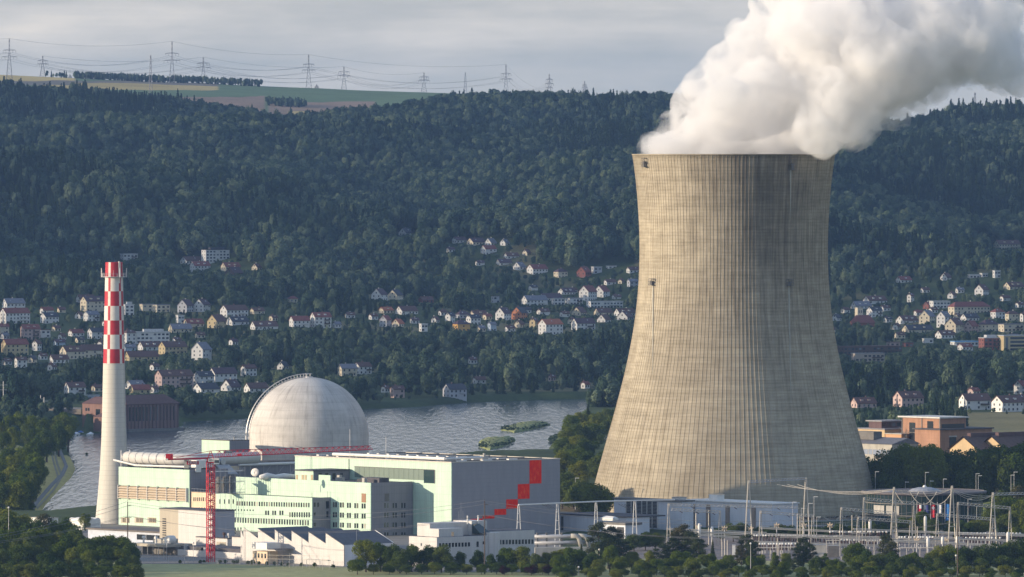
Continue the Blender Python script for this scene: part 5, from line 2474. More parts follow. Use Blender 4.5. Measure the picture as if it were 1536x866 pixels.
def make_insul():
    o = empty('post_insulator', (0, 0, 0))
    mobj('post', post_me, o, sc=(1, 1, 3.0))
    mobj('insulator_stack', stack_me, o, (0, 0, 3.0), (1.6, 1.6, 1.15))
    mobj('cap', cap_me, o, (0, 0, 5.05), (1.15, 1.15, 1.2))
    return o


pin = make_insul()
first = True
rows_i = [(1132, 1200, 16, 802.5, 3005, 'left insulator row'), (1140, 1198, 14, 815, 2965, 'front left insulator row'), (1245, 1330, 19, 797, 3040, 'back middle insulator row'),
          (1262, 1325, 14, 809, 2990, 'front middle insulator row'), (1204, 1262, 12, 803.5, 3012, 'centre insulator row'), (1350, 1400, 12, 805, 3005, 'insulator row under the flags'), (1445, 1530, 20, 799.5, 3030, 'right insulator row'), (1450, 1500, 11, 806, 3005, 'front right insulator row')]
for xa, xb, n, yt, D, ph in rows_i:
    for i in range(n):
        px = xa + (xb - xa) * (i + rnd.uniform(-.2, .2)) / (n - 1)
        o = pin if first else link_copy(pin)
        first = False
        o.location = (xat(px, D), D + (i % 3) * 2.5, zat(yt + (i % 3) * 0.4, D) - 5.6)
        tag(o, '', 'insulator', 'post insulators of the switchyard')
        LAB.append((o, 'brown post insulator with white cap', 'in the ' + ph))
# knobbly cream end fittings of the busbars
q = MB()
for a, b2 in ((0, 0), (.7, .4), (-.7, .5), (.6, -.5), (-.6, -.4), (0, .8)):
    q.tube([(0, 0, 0), (a * 1.5, 0, b2 * 1.4)], 0.22, 5)
q.tube([(-.8, -.4, 0), (.8, -.4, .1)], 0.3, 6)
star_me = q.data('fitting', M_CREAMP)
for px, py, D in ((1048, 791, 3042), (1087, 793, 3042), (1126, 794, 3042), (1165, 788.5, 3044), (1206, 788.5, 3044), (1245, 788.5, 3044), (1375, 811, 2978), (1418, 811, 2978)):
    o = empty('switch_fitting', (xat(px, D), D, 0), 0)
    mobj('fitting', star_me, o, (0, 0, zat(py, D)))
    mobj('post', post_me, o, sc=(1.3, 1.3, zat(py, D)))
    tag(o, '', 'switch gear', 'cream switch fittings')
    LAB.append((o, 'knobbly cream switch fitting on a post', 'along the busbars'))
for px, yt, yb, D in ((1068, 790, 806, 3035), (1049, 785, 833, 3030), (1392, 806, 822, 2960), (1414, 805, 817, 2965), (1436, 804, 815, 2970), (1512, 798, 816, 2960), (1305, 779, 798, 3050), (1388, 774, 800, 3050)):
    o = empty('voltage_transformer', (xat(px, D), D, 0), 0)
    zt2, zb2 = zat(yt, D), zat(yb, D)
    q = MB()
    q.lathe([(.25, zb2), (.55, zb2 + .2), (.6, zt2 - .9), (.45, zt2 - .2), (.1, zt2)], 12)
    q.build('body', M_WHITE, o, smooth=True)
    mobj('post', post_me, o, sc=(1.5, 1.5, max(zb2, .5)))
    tag(o, '', 'transformer', 'white cylinder transformers')
    LAB.append((o, 'white cylindrical instrument transformer on a post', 'in the switchyard'))
# steel portal frames and cabinets
for px0, px1, yt, D in ((1130, 1168, 822, 2930), (1172, 1195, 821, 2932), (1240, 1260, 811, 2950), (1262, 1300, 836, 2925), (1350, 1400, 822, 2940), (1240, 1258, 829, 2945), (1300, 1345, 812, 2960)):
    o = empty('equipment_frame', (xat(px0, D), D, 0), 0)
    wdt = (px1 - px0) * D / F
    z = zat(yt, D)
    q = MB()
    n = max(2, int(wdt / 2.4))
    for i in range(n + 1):
        q.tube([(wdt * i / n, 0, 0), (wdt * i / n, 0, z)], 0.13, 5)
    q.build('leg', M_STEELC, o)
    q = MB()
    q.tube([(-.3, 0, z), (wdt + .3, 0, z)], 0.14, 6)
    q.tube([(-.3, 1.6, z), (wdt + .3, 1.6, z)], 0.14, 6)
    q.build('beam', M_STEELC, o)
    tag(o, '', 'steel frame', 'white equipment frames')
    LAB.append((o, 'low white tubular equipment frame', 'at the front of the switchyard'))
for px0, px1, yt, D, mt, ph in ((1218, 1239, 818, 2935, M_CONC, 'long beige control kiosk'), (1242, 1258, 819, 2942, M_CONCD, 'dark grey switch cabinet'), (1099, 1103, 818, 2960, M_WHITE, 'slim white cabinet')):
    o = empty('control_cabinet', (xat(px0, D), D, 0), 0)
    wdt = (px1 - px0) * D / F
    q = MB()
    q.box(0, wdt, 0, 2.5, 0, zat(yt, D))
    q.build('body', mt, o)
    q = MB()
    q.box(-.1, wdt + .1, -.1, 2.6, zat(yt, D), zat(yt, D) + .15)
    q.build('lid', M_GALV, o)
    tag(o, ph + ' at the front of the switchyard', 'cabinet')
# scattered thin posts
for px, yt, D in ((1083, 815, 2950), (1087, 812, 2955), (1091, 811, 2960), (1063, 765, 3035), (1044, 770, 3060), (1166, 807, 2940), (1196, 770, 3020), (1200, 772, 3022), (1278, 773, 3050), (1376, 790, 3020), (1452, 812, 2965)):
    q = MB()
    q.tube([(0, 0, 0), (0, 0, zat(yt, D))], 0.16 if px > 1060 else .22, 6)
    o = q.build('steel_post', M_STEELC, loc=(xat(px, D), D, 0))
    tag(o, '', 'post', 'slim posts of the switchyard')
    LAB.append((o, 'slim bare steel post', 'in the switchyard'))


# ------------------------------------------------------------------ street lamps, fences, wooden poles
def lamp(px, yt, D, zb, place, globe=False):
    o = empty('street_lamp', (xat(px, D), D, zb), 0)
    h_ = zat(yt, D) - zb
    q = MB()
    q.tube([(0, 0, 0), (0, 0, h_)], 0.12, 6, r_end=0.07)
    q.build('pole', M_GALV, o)
    q = MB()
    if globe:
        q.lathe([(.05, h_), (.32, h_ + .15), (.36, h_ + .4), (.2, h_ + .65), (.02, h_ + .7)], 10)
        q.build('globe', M_WHITE, o, smooth=True)
    else:
        q.box(-.1, 1.5, -.2, .2, h_ - .05, h_ + .16)
        q.build('lamp_head', M_WHITE, o)
    tag(o, '', 'street lamp', 'street lamps')
    LAB.append((o, 'round-headed lamp post' if globe else 'grey street lamp with flat head', place))


for px, yt, D in ((1313, 708, 3330), (1388, 709, 3330), (1395, 722, 3290), (1358, 723.5, 3290), (1415, 719, 3310), (1464, 711, 3350), (1467.5, 714, 3330), (1516.5, 713, 3350), (1521, 708.5, 3330)):
    lamp(px, yt, D, gz(xat(px, D), D), 'before the dark tree belt')
for px, yt, D in ((863, 717.5, 3340), (1189, 753.5, 3080), (1202, 763, 3085), (1221, 745.5, 3040), (1225, 776, 3060), (1213, 755.5, 3000), (1452, 749, 3100), (1465, 760, 3080)):
    lamp(px, yt, D, 0, 'near the cooling tower' if px < 1300 else 'right of the flags')
for px, yt, D in ((899, 826, 2862), (868, 852.5, 2815), (1126, 817, 2812), (13, 763, 2900), (290, 816, 2900), (1127, 862, 2806), (1434, 835, 2830)):
    lamp(px, yt, D, 0, 'among the foreground trees', globe=True)
lamp(250, 815, 2925, 0, 'at the entrance canopy')


def fence(pts, hgt, place_lab, step=3.0, lean=True):
    o = empty('security_fence', (pts[0][0], pts[0][1], 0), 0, place_lab, 'fence')
    ox, oy = pts[0]
    q2 = MB()
    np_ = 0
    for (xa, ya), (xb, yb) in zip(pts[:-1], pts[1:]):
        ln_ = math.hypot(xb - xa, yb - ya)
        n = max(1, int(ln_ / step))
        for i in range(n):
            if np_ >= 95:
                break
            x, y = xa + (xb - xa) * i / n - ox, ya + (yb - ya) * i / n - oy
            q = MB()
            q.tube([(x, y, 0), (x, y, hgt)] + ([(x + .35, y - .3, hgt + .45)] if lean else []), 0.09, 5)
            q.build('post', M_GALV, o)
            np_ += 1
        for k in range(7):
            z = hgt * (k + .5) / 7
            q2.tube([(xa - ox, ya - oy, z), (xb - ox, yb - oy, z)], 0.022, 3, cap=False)
        for i in range(n * 3):
            x, y = xa + (xb - xa) * i / (n * 3) - ox, ya + (yb - ya) * i / (n * 3) - oy
            q2.tube([(x, y, .1), (x, y, hgt)], 0.02, 3, cap=False)
    q2.build('mesh', M_GALV, o)


fence([gp(841, 758), gp(894, 756)], 4.6, 'tall grey security fence left of the cooling tower foot')
fence([gp(1232, 792), gp(1252, 789), gp(1292, 787)], 3.4, 'leaning topped grey fence at the right foot of the tower')
fence([gp(1300, 748), gp(1372, 746), gp(1450, 747)], 3.4, 'long grey fence behind the round glass building')
fence([gp(206, 846), gp(300, 845.5), gp(420, 850), gp(520, 853), gp(585, 856)], 2.6, 'thin wire fence along the near edge of the field', 5.5, False)
fence([gp(1440, 786), gp(1500, 786)], 2.6, 'short wire fence right of the round building')


def wood_pole(px, yt, D, phrase, arms=2, hz=0.0):
    o = empty('utility_pole', (xat(px, D), D, hz), 0, phrase, 'utility pole')
    h_ = zat(yt, D) - hz
    q = MB()
    q.tube([(0, 0, 0), (0, 0, h_)], 0.24, 8, r_end=0.15)
    q.build('pole', M_WOOD, o)
    for k in range(arms):
        z = h_ * (.98 - .0 * k) - k * 4.2
        q = MB()
        q.tube([(-.3 if k == 0 else -1.1, 0, z - .9), (1.3, 0, z - .9)], 0.10, 5)
        q.build('cross_arm', M_WOOD, o)
    for k, (x, z) in enumerate(((1.2, h_ - 1.1), (-1.0, h_ - 5.0), (1.2, h_ - 5.0), (0, h_ + .2))):
        q = MB()
        q.lathe([(.05, z), (.12, z + .1), (.05, z + .35)], 8)
        q.build('insulator', M_BROWN, o)
    return Vector((xat(px, D), D, zat(yt, D)))


pa = wood_pole(191.5, 753, 2880, 'dark wooden pole before the mint block')
pb = wood_pole(727, 751, 2825, 'dark wooden pole standing before the red stepped squares')
pc = wood_pole(1436.5, 761, 2785, 'thick wooden pole at the right among the bushes', 0)
for k, dz_ in enumerate((0, -1.1, -5.0, -5.0)):
    a = pa + Vector((0.9 if k % 2 else -.5, 0, dz_))
    b2 = pb + Vector((0.9 if k % 2 else -.5, 0, dz_))
    c = pc + Vector((0.9 if k % 2 else -.5, 0, dz_))
    cable(a, b2, 5.0 + .4 * k, 0.045, ('thin wire', 'between the left and middle wooden poles'), n=24)
    cable(b2, c, 6.0 + .4 * k, 0.045, ('thin wire', 'between the middle and right wooden poles'), n=24)
    e = Vector((xat(-60, 2840), 2840, zat(812 + 3 * k, 2840)))
    cable(a, e, 1.5, 0.05, ('thin wire', 'from the left wooden pole to the left edge'), n=16)

# ------------------------------------------------------------------ round glass visitor building
GD = 3185.0
gcx = xat(1386, GD)
R = 93.5 * GD / F
zr = zat(736.5, GD)
gb = empty('round_glass_building', (gcx, GD, 0), 0, 'low round glass building with flat disc roof behind the switchyard', 'round building')
q = MB()
q.lathe([(R - 1.4, 0), (R - 1.4, zr - .9)], 72, capt=False)
q.build('glass_wall', M_GLASS, gb)
q = MB()
q.lathe([(R - 1.6, zr - .9), (R, zr - .8), (R + .25, zr - .35), (R, zr + .1), (R - .8, zr + .15), (R - 1.0, zr - .1), (0.1, zr)], 72, capt=False)
q.build('roof', plain('disc_roof', (0.13, 0.115, 0.115), .8, noise=.2), gb)
for a in range(200, 341, 5):
    t_ = math.radians(a)
    q = MB()
    q.box(-.06, .06, -.05, .06, 0, zr - .9)
    q.build('mullion', M_CONCD, gb, loc=((R - 1.35) * math.cos(t_), (R - 1.35) * math.sin(t_), 0), rz=t_ + PI / 2)
for k, z in enumerate((5.0, 9.6)):
    q = MB()
    q.lathe([(R - 1.41, z), (R - 1.28, z), (R - 1.28, z + .35), (R - 1.41, z + .35)], 72, capt=False)
    q.build('floor_band', M_CONCD, gb)
for a, w_ in ((215, 6), (222, 4), (232, 5), (240, 3)):
    t_ = math.radians(a)
    q = MB()
    q.box(-w_ / 3, w_ / 3, -.1, .05, 5.6, 9.0)
    q.build('pale_blind', M_CONC, gb, loc=((R - 1.25) * math.cos(t_), (R - 1.25) * math.sin(t_), 0), rz=t_ + PI / 2)  # blinds in the pale concrete colour
for x, r_, h_ in ((0, 6.6, 1.7), (-13.5, 3.2, .7)):
    q = MB()
    q.lathe([(r_, zr - .1), (r_, zr + .1), (r_ * .75, zr + h_ * .6), (r_ * .4, zr + h_ * .93), (.1, zr + h_)], 18, cx=x, cy=-5)
    q.build('roof_dome', plain('dome_grey', (.30, .31, .34), .5, noise=.15), gb)
q = MB()
q.lathe([(.7, zr + 1.4), (.8, zr + 1.9), (.4, zr + 2.4), (.05, zr + 2.5)], 12, cy=-5)
q.build('finial', M_WHITE, gb, smooth=True)

# flags: vertical banners before the glass front
M_FR = plain('flag_red', (0.45, 0.015, 0.03), .7)
M_FW = plain('flag_white', (0.68, .68, .68), .7)
M_FB = plain('flag_blue', (0.02, 0.16, 0.45), .7)
M_FN = plain('flag_navy', (0.02, 0.03, 0.16), .7)


def flag(px, yt, yb, wpx, parts, phrase, D=3080):
    o = empty('flag', (xat(px, D), D, 0), 0, phrase, 'flag', 'flags before the glass building')
    s_ = D / F
    q = MB()
    q.tube([(0, 0, 0), (0, 0, zat(yt - 4, D))], 0.10, 6)
    q.build('flagpole', M_GALV, o)
    wd = wpx * s_
    zt2, zb2 = zat(yt, D), zat(yb, D)
    q = MB()
    n = 8
    for (fx0, fx1, fz0, fz1, mt) in parts:
        m_ = max(1, int(n * (fx1 - fx0)))
        for i in range(m_):
            xa = fx0 + (fx1 - fx0) * i / m_
            xb = fx0 + (fx1 - fx0) * (i + 1) / m_
            ya, yb_ = .25 * math.sin(xa * 6), .25 * math.sin(xb * 6)
            q.face([(.12 + xa * wd, ya - .1, zb2 + (zt2 - zb2) * fz0), (.12 + xb * wd, yb_ - .1, zb2 + (zt2 - zb2) * fz0),
                    (.12 + xb * wd, yb_ - .1, zb2 + (zt2 - zb2) * fz1), (.12 + xa * wd, ya - .1, zb2 + (zt2 - zb2) * fz1)], mt)
    q.build('cloth', None, o)
    return o


flag(1375.5, 757.5, 768.5, 7, [(0, .45, 0, 1, M_FR), (.45, 1, .5, 1, M_FW), (.45, 1, 0, .5, M_FR)], 'red and white banner, leftmost before the glass front')
flag(1386, 758, 770, 6.5, [(0, .4, .45, 1, M_FW), (0, .4, 0, .45, M_FN), (.4, 1, 0, 1, M_FN)], 'dark blue banner beside the red and white one')
fs = flag(1396, 757.5, 776.5, 6.5, [(0, 1, 0, .62, M_FR), (0, 1, .9, 1, M_FR), (0, .4, .62, .9, M_FR), (.6, 1, .62, .9, M_FR), (.4, .6, .62, .9, M_FW)], 'long red Swiss banner with white cross')
q = MB()
s_ = 3080 / F
wd = 6.5 * s_
zt2, zb2 = zat(757.5, 3080), zat(776.5, 3080)
zc = zb2 + (zt2 - zb2) * .76
q.box(.12 + wd * .18, .12 + wd * .82, -.42, -.36, zc - .22, zc + .22)
q.box(.12 + wd * .40, .12 + wd * .60, -.44, -.37, zc - .68, zc + .68)
q.build('cross', M_FW, fs)
flag(1406, 757.5, 771, 6.5, [(0, 1, .5, 1, M_FW), (0, .5, 0, .5, M_FW), (.5, 1, 0, .5, M_GALV)], 'pale white and grey banner')
flag(1417.5, 756.5, 781, 6.5, [(0, 1, .35, 1, M_FB), (0, .35, 0, .35, M_FB), (.35, 1, 0, .35, M_FB)], 'long bright blue banner, rightmost')

# ------------------------------------------------------------------ brick factories at the right
def gsite(px, ytop, ybase, z0=0.0):
    D = F * (H - z0) / (ybase - YH)
    return Site(px, D, ytop, z0)


M_BRO = panel('orange_brick', (0.36, 0.20, 0.13), 30, 1.4, 0.8, noise=.22, rough=.85)
M_BRY = panel('yellow_render', (0.50, 0.36, 0.20), 6, 30, 0.85, noise=.15)
S = Site(1410, 3560, 628)
f1 = S.root('brick_factory', 'tall orange brick factory block with pale flat roof and open fire stairs', 'factory')
Lb, La = S.b(1353), S.a(1449)
w = MB()
w.box(0, La, 0, Lb, -2, S.z)
w.build('wall', M_BRO, f1)
w = MB()
zz2 = S.z
w.prism([(-1.2, -1), (La + 1, -1), (La + 1, Lb + 1.5), (-1.2, Lb + 1.5)], S.z, S.z + .6)
w.build('roof', plain('pale_metal_roof', (.55, .53, .50), .5), f1)
q = MB()
q.box(-.08, -.003, S.b(1400), S.b(1391), 1, S.zu(1395, 632))
q.build('window_strip', M_WIN, f1)
for k in range(11):
    q = MB()
    q.box(-.14, -.08, S.b(1400) + .3 + (k % 3) * 2.0, S.b(1400) + 1.4 + (k % 3) * 2.0, 2 + k * 1.9, 3.1 + k * 1.9)
    q.build('pane', M_BRO, f1)
q = MB()
q.box(-.08, -.003, S.b(1373), S.b(1364), 1, S.zu(1370, 634))
q.build('window_strip', M_WIN, f1)
q = MB()
for k in range(6):
    z = 2 + k * 4.0
    q.box(-2.6, -.1, S.b(1366), S.b(1355), z, z + .25)
    q.tube([(-2.4, S.b(1366), z), (-2.4, S.b(1355), z + 4)], .12, 4)
    q.tube([(-2.5, S.b(1366), z + 1.2), (-2.5, S.b(1355), z + 1.2)], .08, 4)
for bb in (S.b(1366), S.b(1355)):
    q.tube([(-2.5, bb, 0), (-2.5, bb, 25)], .14, 4)
q.build('fire_stairs', M_CONCD, f1)
for k in range(3):
    q = MB()
    q.box(-2.7, -1.2, S.b(1363), S.b(1359), 4 + k * 7.5, 8 + k * 7.5)
    q.build('landing_box', M_CONC, f1)
q = MB()
for px, zz1 in ((1410, 1), (1383, 1), (1353.5, 1)):
    bb = S.b(px)
    q.box(-.2, -.003, bb - .25, bb + .25, 0, S.z - .01)
for k in range(4):
    q.box(-.12, -.004, 0, Lb, 5 + k * 6.2, 5.25 + k * 6.2)
q.build('concrete_frame', M_CONCD, f1)
q = MB()
q.box(1, La - 1, -.1, -.003, S.z - 7, S.z - 2.5)
q.build('window_strip', M_WIN, f1)
S = Site(1410, 3552, 645.5)
f2 = S.root('brick_annex', 'lower orange brick factory wing with dark roof right of the tall block', 'factory')
La = S.a(1489)
w = MB()
w.box(0.4, La, 0.4, 16, -2, S.z)
w.build('wall', M_BRO, f2)
w = MB()
w.box(-.4, La + .5, -.5, 17, S.z, S.z + .5)
w.build('roof', M_ROOFD, f2)
q = MB()
q.box(S.a(1425), S.a(1435), 0.25, 0.39, S.z - 8, S.z - 3.2)
q.build('window', M_WIN, f2)
q = MB()
q.box(S.a(1424), S.a(1436), 0.2, 0.3, S.z - 8.6, S.z - 8.0)
q.box(S.a(1424), S.a(1436), 0.2, 0.3, S.z - 3.2, S.z - 2.6)
q.build('window_frame', M_CONC, f2)
S = Site(1327, 3580, 645)
f3 = S.root('yellow_factory', 'yellow rendered factory hall with ridge lantern on its grey roof', 'factory')
Lb, La = S.b(1284), S.a(1356)
w = MB()
w.box(0, La + 6, 0, Lb, -2, S.z)
w.build('wall', M_BRY, f3)
w = MB()
w.box(-.5, La + 6, -.5, Lb + .5, S.z, S.z + .5)
w.build('roof', plain('grey_roof', (.24, .23, .24), .7, noise=.2), f3)
w = MB()
w.box(3, La + 4, Lb * .28, Lb * .72, S.z + .5, S.z + 3.4)
w.build('lantern', M_BRICKD, f3)
w = MB()
w.box(2, La + 5, Lb * .22, Lb * .78, S.z + 3.4, S.z + 3.9)
w.build('lantern_roof', plain('grey_roof2', (.30, .29, .29), .7, noise=.2), f3)
for k in range(6):
    window(f3, 4.5 + k * 3, Lb * .28, S.z + 1.2, 2.0, 1.6, 'v', M_WIN)
S = Site(1352, 3572, 652)
f4 = S.root('orange_side_hall', 'orange side hall between the yellow hall and tall brick block', 'factory')
w = MB()
w.box(0, 8, 0, S.b(1328), -2, S.z)
w.build('wall', panel('orange_render', (.50, .27, .13), 8, 5, .85, noise=.12), f4)
w = MB()
w.box(-.3, 8, -.3, S.b(1328), S.z, S.z + .4)
w.build('roof', M_CONC, f4)
S = Site(1338, 3490, 667)
f5 = S.root('grey_roofed_shed', 'long shed with dark grey roof and blue window band below the yellow hall', 'shed')
Lb = S.b(1270)
w = MB()
w.box(0, 16, 0, Lb, -2, S.z)
w.build('wall', M_CONC, f5)
w = MB()
w.face([(-.6, -.5, S.z), (-.6, Lb, S.z), (9, Lb, S.z + 2.6), (9, -.5, S.z + 2.6)])
w.face([(9, -.5, S.z + 2.6), (9, Lb, S.z + 2.6), (17, Lb, S.z), (17, -.5, S.z)])
w.face([(-.6, -.5, S.z), (9, -.5, S.z + 2.6), (17, -.5, S.z)])
w.build('roof', plain('slate_roof', (.15, .15, .17), .7, noise=.2), f5)
w = MB()
w.box(4, 9, Lb * .55, Lb, S.z + 1.5, S.z + 5)
w.build('roof_room', M_CONCD, f5)
for k in range(9):
    window(f5, 0, 2 + k * (Lb - 4) / 8.5, S.z - 4.6, (Lb - 4) / 10, 2.2, 'u', plain('blue_glazing', (.22, .26, .34), .3))
for (px, yb_, wm_, yr) in ((1446, 660, 14, 653), (1488, 661, 15, 652), (1552, 668, 15, 648)):
    S = Site(px, 3470, 671)
    o = S.root('gabled_workshop', '', 'workshop', 'brown roofed gabled workshops')
    LAB.append((o, 'gabled workshop with dark brown roof and ridge vent', 'above dark tree belt'))
    hw_ = 8.5
    zz1 = zat(673, 3470)
    zr_ = zat(yr + 2, 3470)
    w = MB()
    w.face([(0, -hw_, -1), (0, hw_, -1), (0, hw_, zz1), (0, 0, zr_), (0, -hw_, zz1)])
    w.face([(22, -hw_, -1), (22, -hw_, zz1), (22, 0, zr_), (22, hw_, zz1), (22, hw_, -1)])
    w.face([(0, -hw_, -1), (0, -hw_, zz1), (22, -hw_, zz1), (22, -hw_, -1)])
    w.face([(0, hw_, -1), (22, hw_, -1), (22, hw_, zz1), (0, hw_, zz1)])
    w.build('wall', M_BRY, o)
    w = MB()
    for s_ in (-1, 1):
        w.face([(-.8, s_ * (hw_ + .6), zz1 - .3), (23, s_ * (hw_ + .6), zz1 - .3), (23, 0, zr_ + .15), (-.8, 0, zr_ + .15)])
        w.face([(-.8, s_ * (hw_ + .6), zz1 - .6), (-.8, 0, zr_ - .15), (23, 0, zr_ - .15), (23, s_ * (hw_ + .6), zz1 - .6)])
    w.build('roof', plain('brown_roof', (.13, .085, .075), .8, noise=.2), o)
    w = MB()
    w.box(3, 20, -1.0, 1.0, zr_ - .3, zr_ + 1.4)
    w.build('ridge_vent', M_BRICKD, o)

# ------------------------------------------------------------------ old brick power station on the far bank
S = Site(190, 4575, 607)
ps = S.root('brick_power_station', 'long dark brick power station with red-brown roof at the river edge', 'power station')
La, Lb = S.a(268), S.b(125)
zb = -10
w = MB()
w.box(0, La, 0, 16, zb - 2, S.z)
w.build('wall', panel('station_brick', (0.20, 0.125, 0.115), 60, 1.1, .85, noise=.2, rough=.85), ps)
w = MB()
ov = .8
w.face([(-ov, -ov, S.z), (La + ov, -ov, S.z), (La - 4, 8, S.z + 5.0), (4, 8, S.z + 5.0)])
w.face([(-ov, 17, S.z), (4, 8, S.z + 5.0), (La - 4, 8, S.z + 5.0), (La + ov, 17, S.z)])
w.face([(-ov, -ov, S.z), (4, 8, S.z + 5.0), (-ov, 17, S.z)])
w.face([(La + ov, -ov, S.z), (La + ov, 17, S.z), (La - 4, 8, S.z + 5.0)])
w.build('roof', plain('redbrown_roof', (.12, .065, .06), .85, noise=.2), ps)
for k in range(14):
    a0 = 2.2 + k * (La - 4.4) / 13.5
    q = MB()
    q.box(a0 - .55, a0 + .55, -.1, -.003, S.z - 9.5, S.z - 1.6)
    q.build('window', M_WIN, ps)
for k in range(15):
    a0 = 0.6 + k * (La - 1.2) / 14
    q = MB()
    q.box(a0 - .22, a0 + .22, -.35, -.002, zb - 1, S.z - .4)
    q.build('pilaster', M_BRICKD, ps)
q = MB()
q.box(-2, La + 1, -4, -.36, zb - 1, zb + 1.4)
q.build('quay', M_CONCD, ps)
S = Site(157, 4570, 606.5)
pw = S.root('brick_gatehouse', 'lit brick side building with two windows left of the chimney', 'brick building')
Lb = S.b(123.5)
w = MB()
w.box(0, 14, 0, Lb, -10, S.z)
w.build('wall', M_BRICK, pw)
w = MB()
w.face([(-.6, -.5, S.z), (-.6, Lb + .5, S.z), (7, Lb - 3, S.z + 3.8), (7, 3, S.z + 3.8)])
w.face([(15, -.5, S.z), (7, 3, S.z + 3.8), (7, Lb - 3, S.z + 3.8), (15, Lb + .5, S.z)])
w.face([(-.6, -.5, S.z), (7, 3, S.z + 3.8), (15, -.5, S.z)])
w.face([(-.6, Lb + .5, S.z), (15, Lb + .5, S.z), (7, Lb - 3, S.z + 3.8)])
w.build('roof', plain('redbrown_roof', (.12, .065, .06)), pw)
for px, y0, y1, ww in ((129.5, 612, 616.5, 1.6), (133, 612, 616.5, 1.6), (130, 622, 627, 1.6), (133.5, 622, 627, 1.6), (147, 614, 623, 4.0)):
    uwin(pw, S, 0, px, y0, y1, ww, M_WIN)
S = Site(160, 4540, 626)
o = S.root('brick_lean_to', 'small brick lean-to with brown hipped roof beside the chimney', 'outbuilding')
w = MB()
w.box(0, 6, 0, S.b(140), -9, S.z)
w.build('wall', M_BRICK, o)
w = MB()
w.face([(-.4, -.4, S.z), (-.4, S.b(140), S.z), (6, S.b(146), S.z + 3), (6, -.4, S.z + 3)])
w.face([(-.4, S.b(140), S.z), (6, S.b(140), S.z), (6, S.b(146), S.z + 3)])
w.face([(-.4, -.4, S.z), (6, -.4, S.z + 3), (6, -.4, S.z)])
w.build('roof', plain('redbrown_roof', (.12, .065, .06)), o)

# railway on the far left bank
for k, (px, yt) in enumerate(((5, 572), (61, 593), (66, 596), (83, 607), (91, 608), (103, 606))):
    D = 4690
    o = empty('rail_mast', (xat(px, D), D, -1), 0)
    q = MB()
    z = zat(yt, D)
    q.tube([(0, 0, 0), (0, 0, z + 1)], .18, 4)
    q.build('pole', M_GALV, o)
    q = MB()
    q.tube([(-2.4, 0, z - 1.2), (2.4, 0, z - 1.2)], .12, 4)
    if k < 3:
        q.tube([(-2.0, 0, z - 4.0), (2.0, 0, z - 4.0)], .12, 4)
    q.build('bracket', M_GALV, o)
    tag(o, '', 'mast', 'railway masts')
    LAB.append((o, 'grey railway mast with bracket', 'by the track on the left bank'))
q = MB()
q.prism([gp(-200, 612, .9), gp(122, 614, .9), gp(122, 611.5, .9), gp(-200, 609.5, .9)], -2, 0.9)
struct(q.build('railway', plain('ballast', (.25, .21, .17), .95, noise=.2)))

# levee path, kerb line at the water and the path by the tower
def ribbon(name, pxs, wid, z, mat, dz=0.1):
    q = MB()
    P_ = [gp(a, b2, z) for a, b2 in pxs]
    for i in range(len(P_) - 1):
        (xa, ya), (xb, yb) = P_[i], P_[i + 1]
        wa = wid
        q.face([(xa - wa / 2, ya, max(gz(xa, ya), -9.8) + dz), (xa + wa / 2, ya, max(gz(xa, ya), -9.8) + dz),
                (xb + wa / 2, yb, max(gz(xb, yb), -9.8) + dz), (xb - wa / 2, yb, max(gz(xb, yb), -9.8) + dz)])
    return struct(q.build(name, mat))


edge = [(52, 778), (66, 757), (88, 731), (102, 717), (108, 703.5), (99, 682), (93, 665)]
q = MB()
for i in range(len(edge) - 1):
    (xa, ya), (xb, yb) = gp(*edge[i], -10.0), gp(*edge[i + 1], -10.0)
    q.face([(xa - 2.6, ya, -8.3), (xa + .6, ya, -10.6), (xb + .6, yb, -10.6), (xb - 2.6, yb, -8.3)])
    q.face([(xa - 3.8, ya, -8.25), (xa - 2.6, ya, -8.25), (xb - 2.6, yb, -8.25), (xb - 3.8, yb, -8.25)])
q.build('embankment', M_CONCD)
struct(bpy.data.objects['embankment'])
ribbon('path', [(36, 775), (58, 752), (80, 728), (93, 708), (86, 690), (81, 668)], 1.2, -6.5, plain('path_earth', (.22, .19, .12), .95), .12)
ribbon('path', [(29, 775), (51, 752), (73, 728), (87, 708), (81, 690), (76, 668)], 1.0, -6.5, plain('path_earth', (.22, .19, .12), .95), .12)
ribbon('path', [(880, 668), (892, 662), (905, 657), (935, 648)], 8, 0, M_CONC, .15)

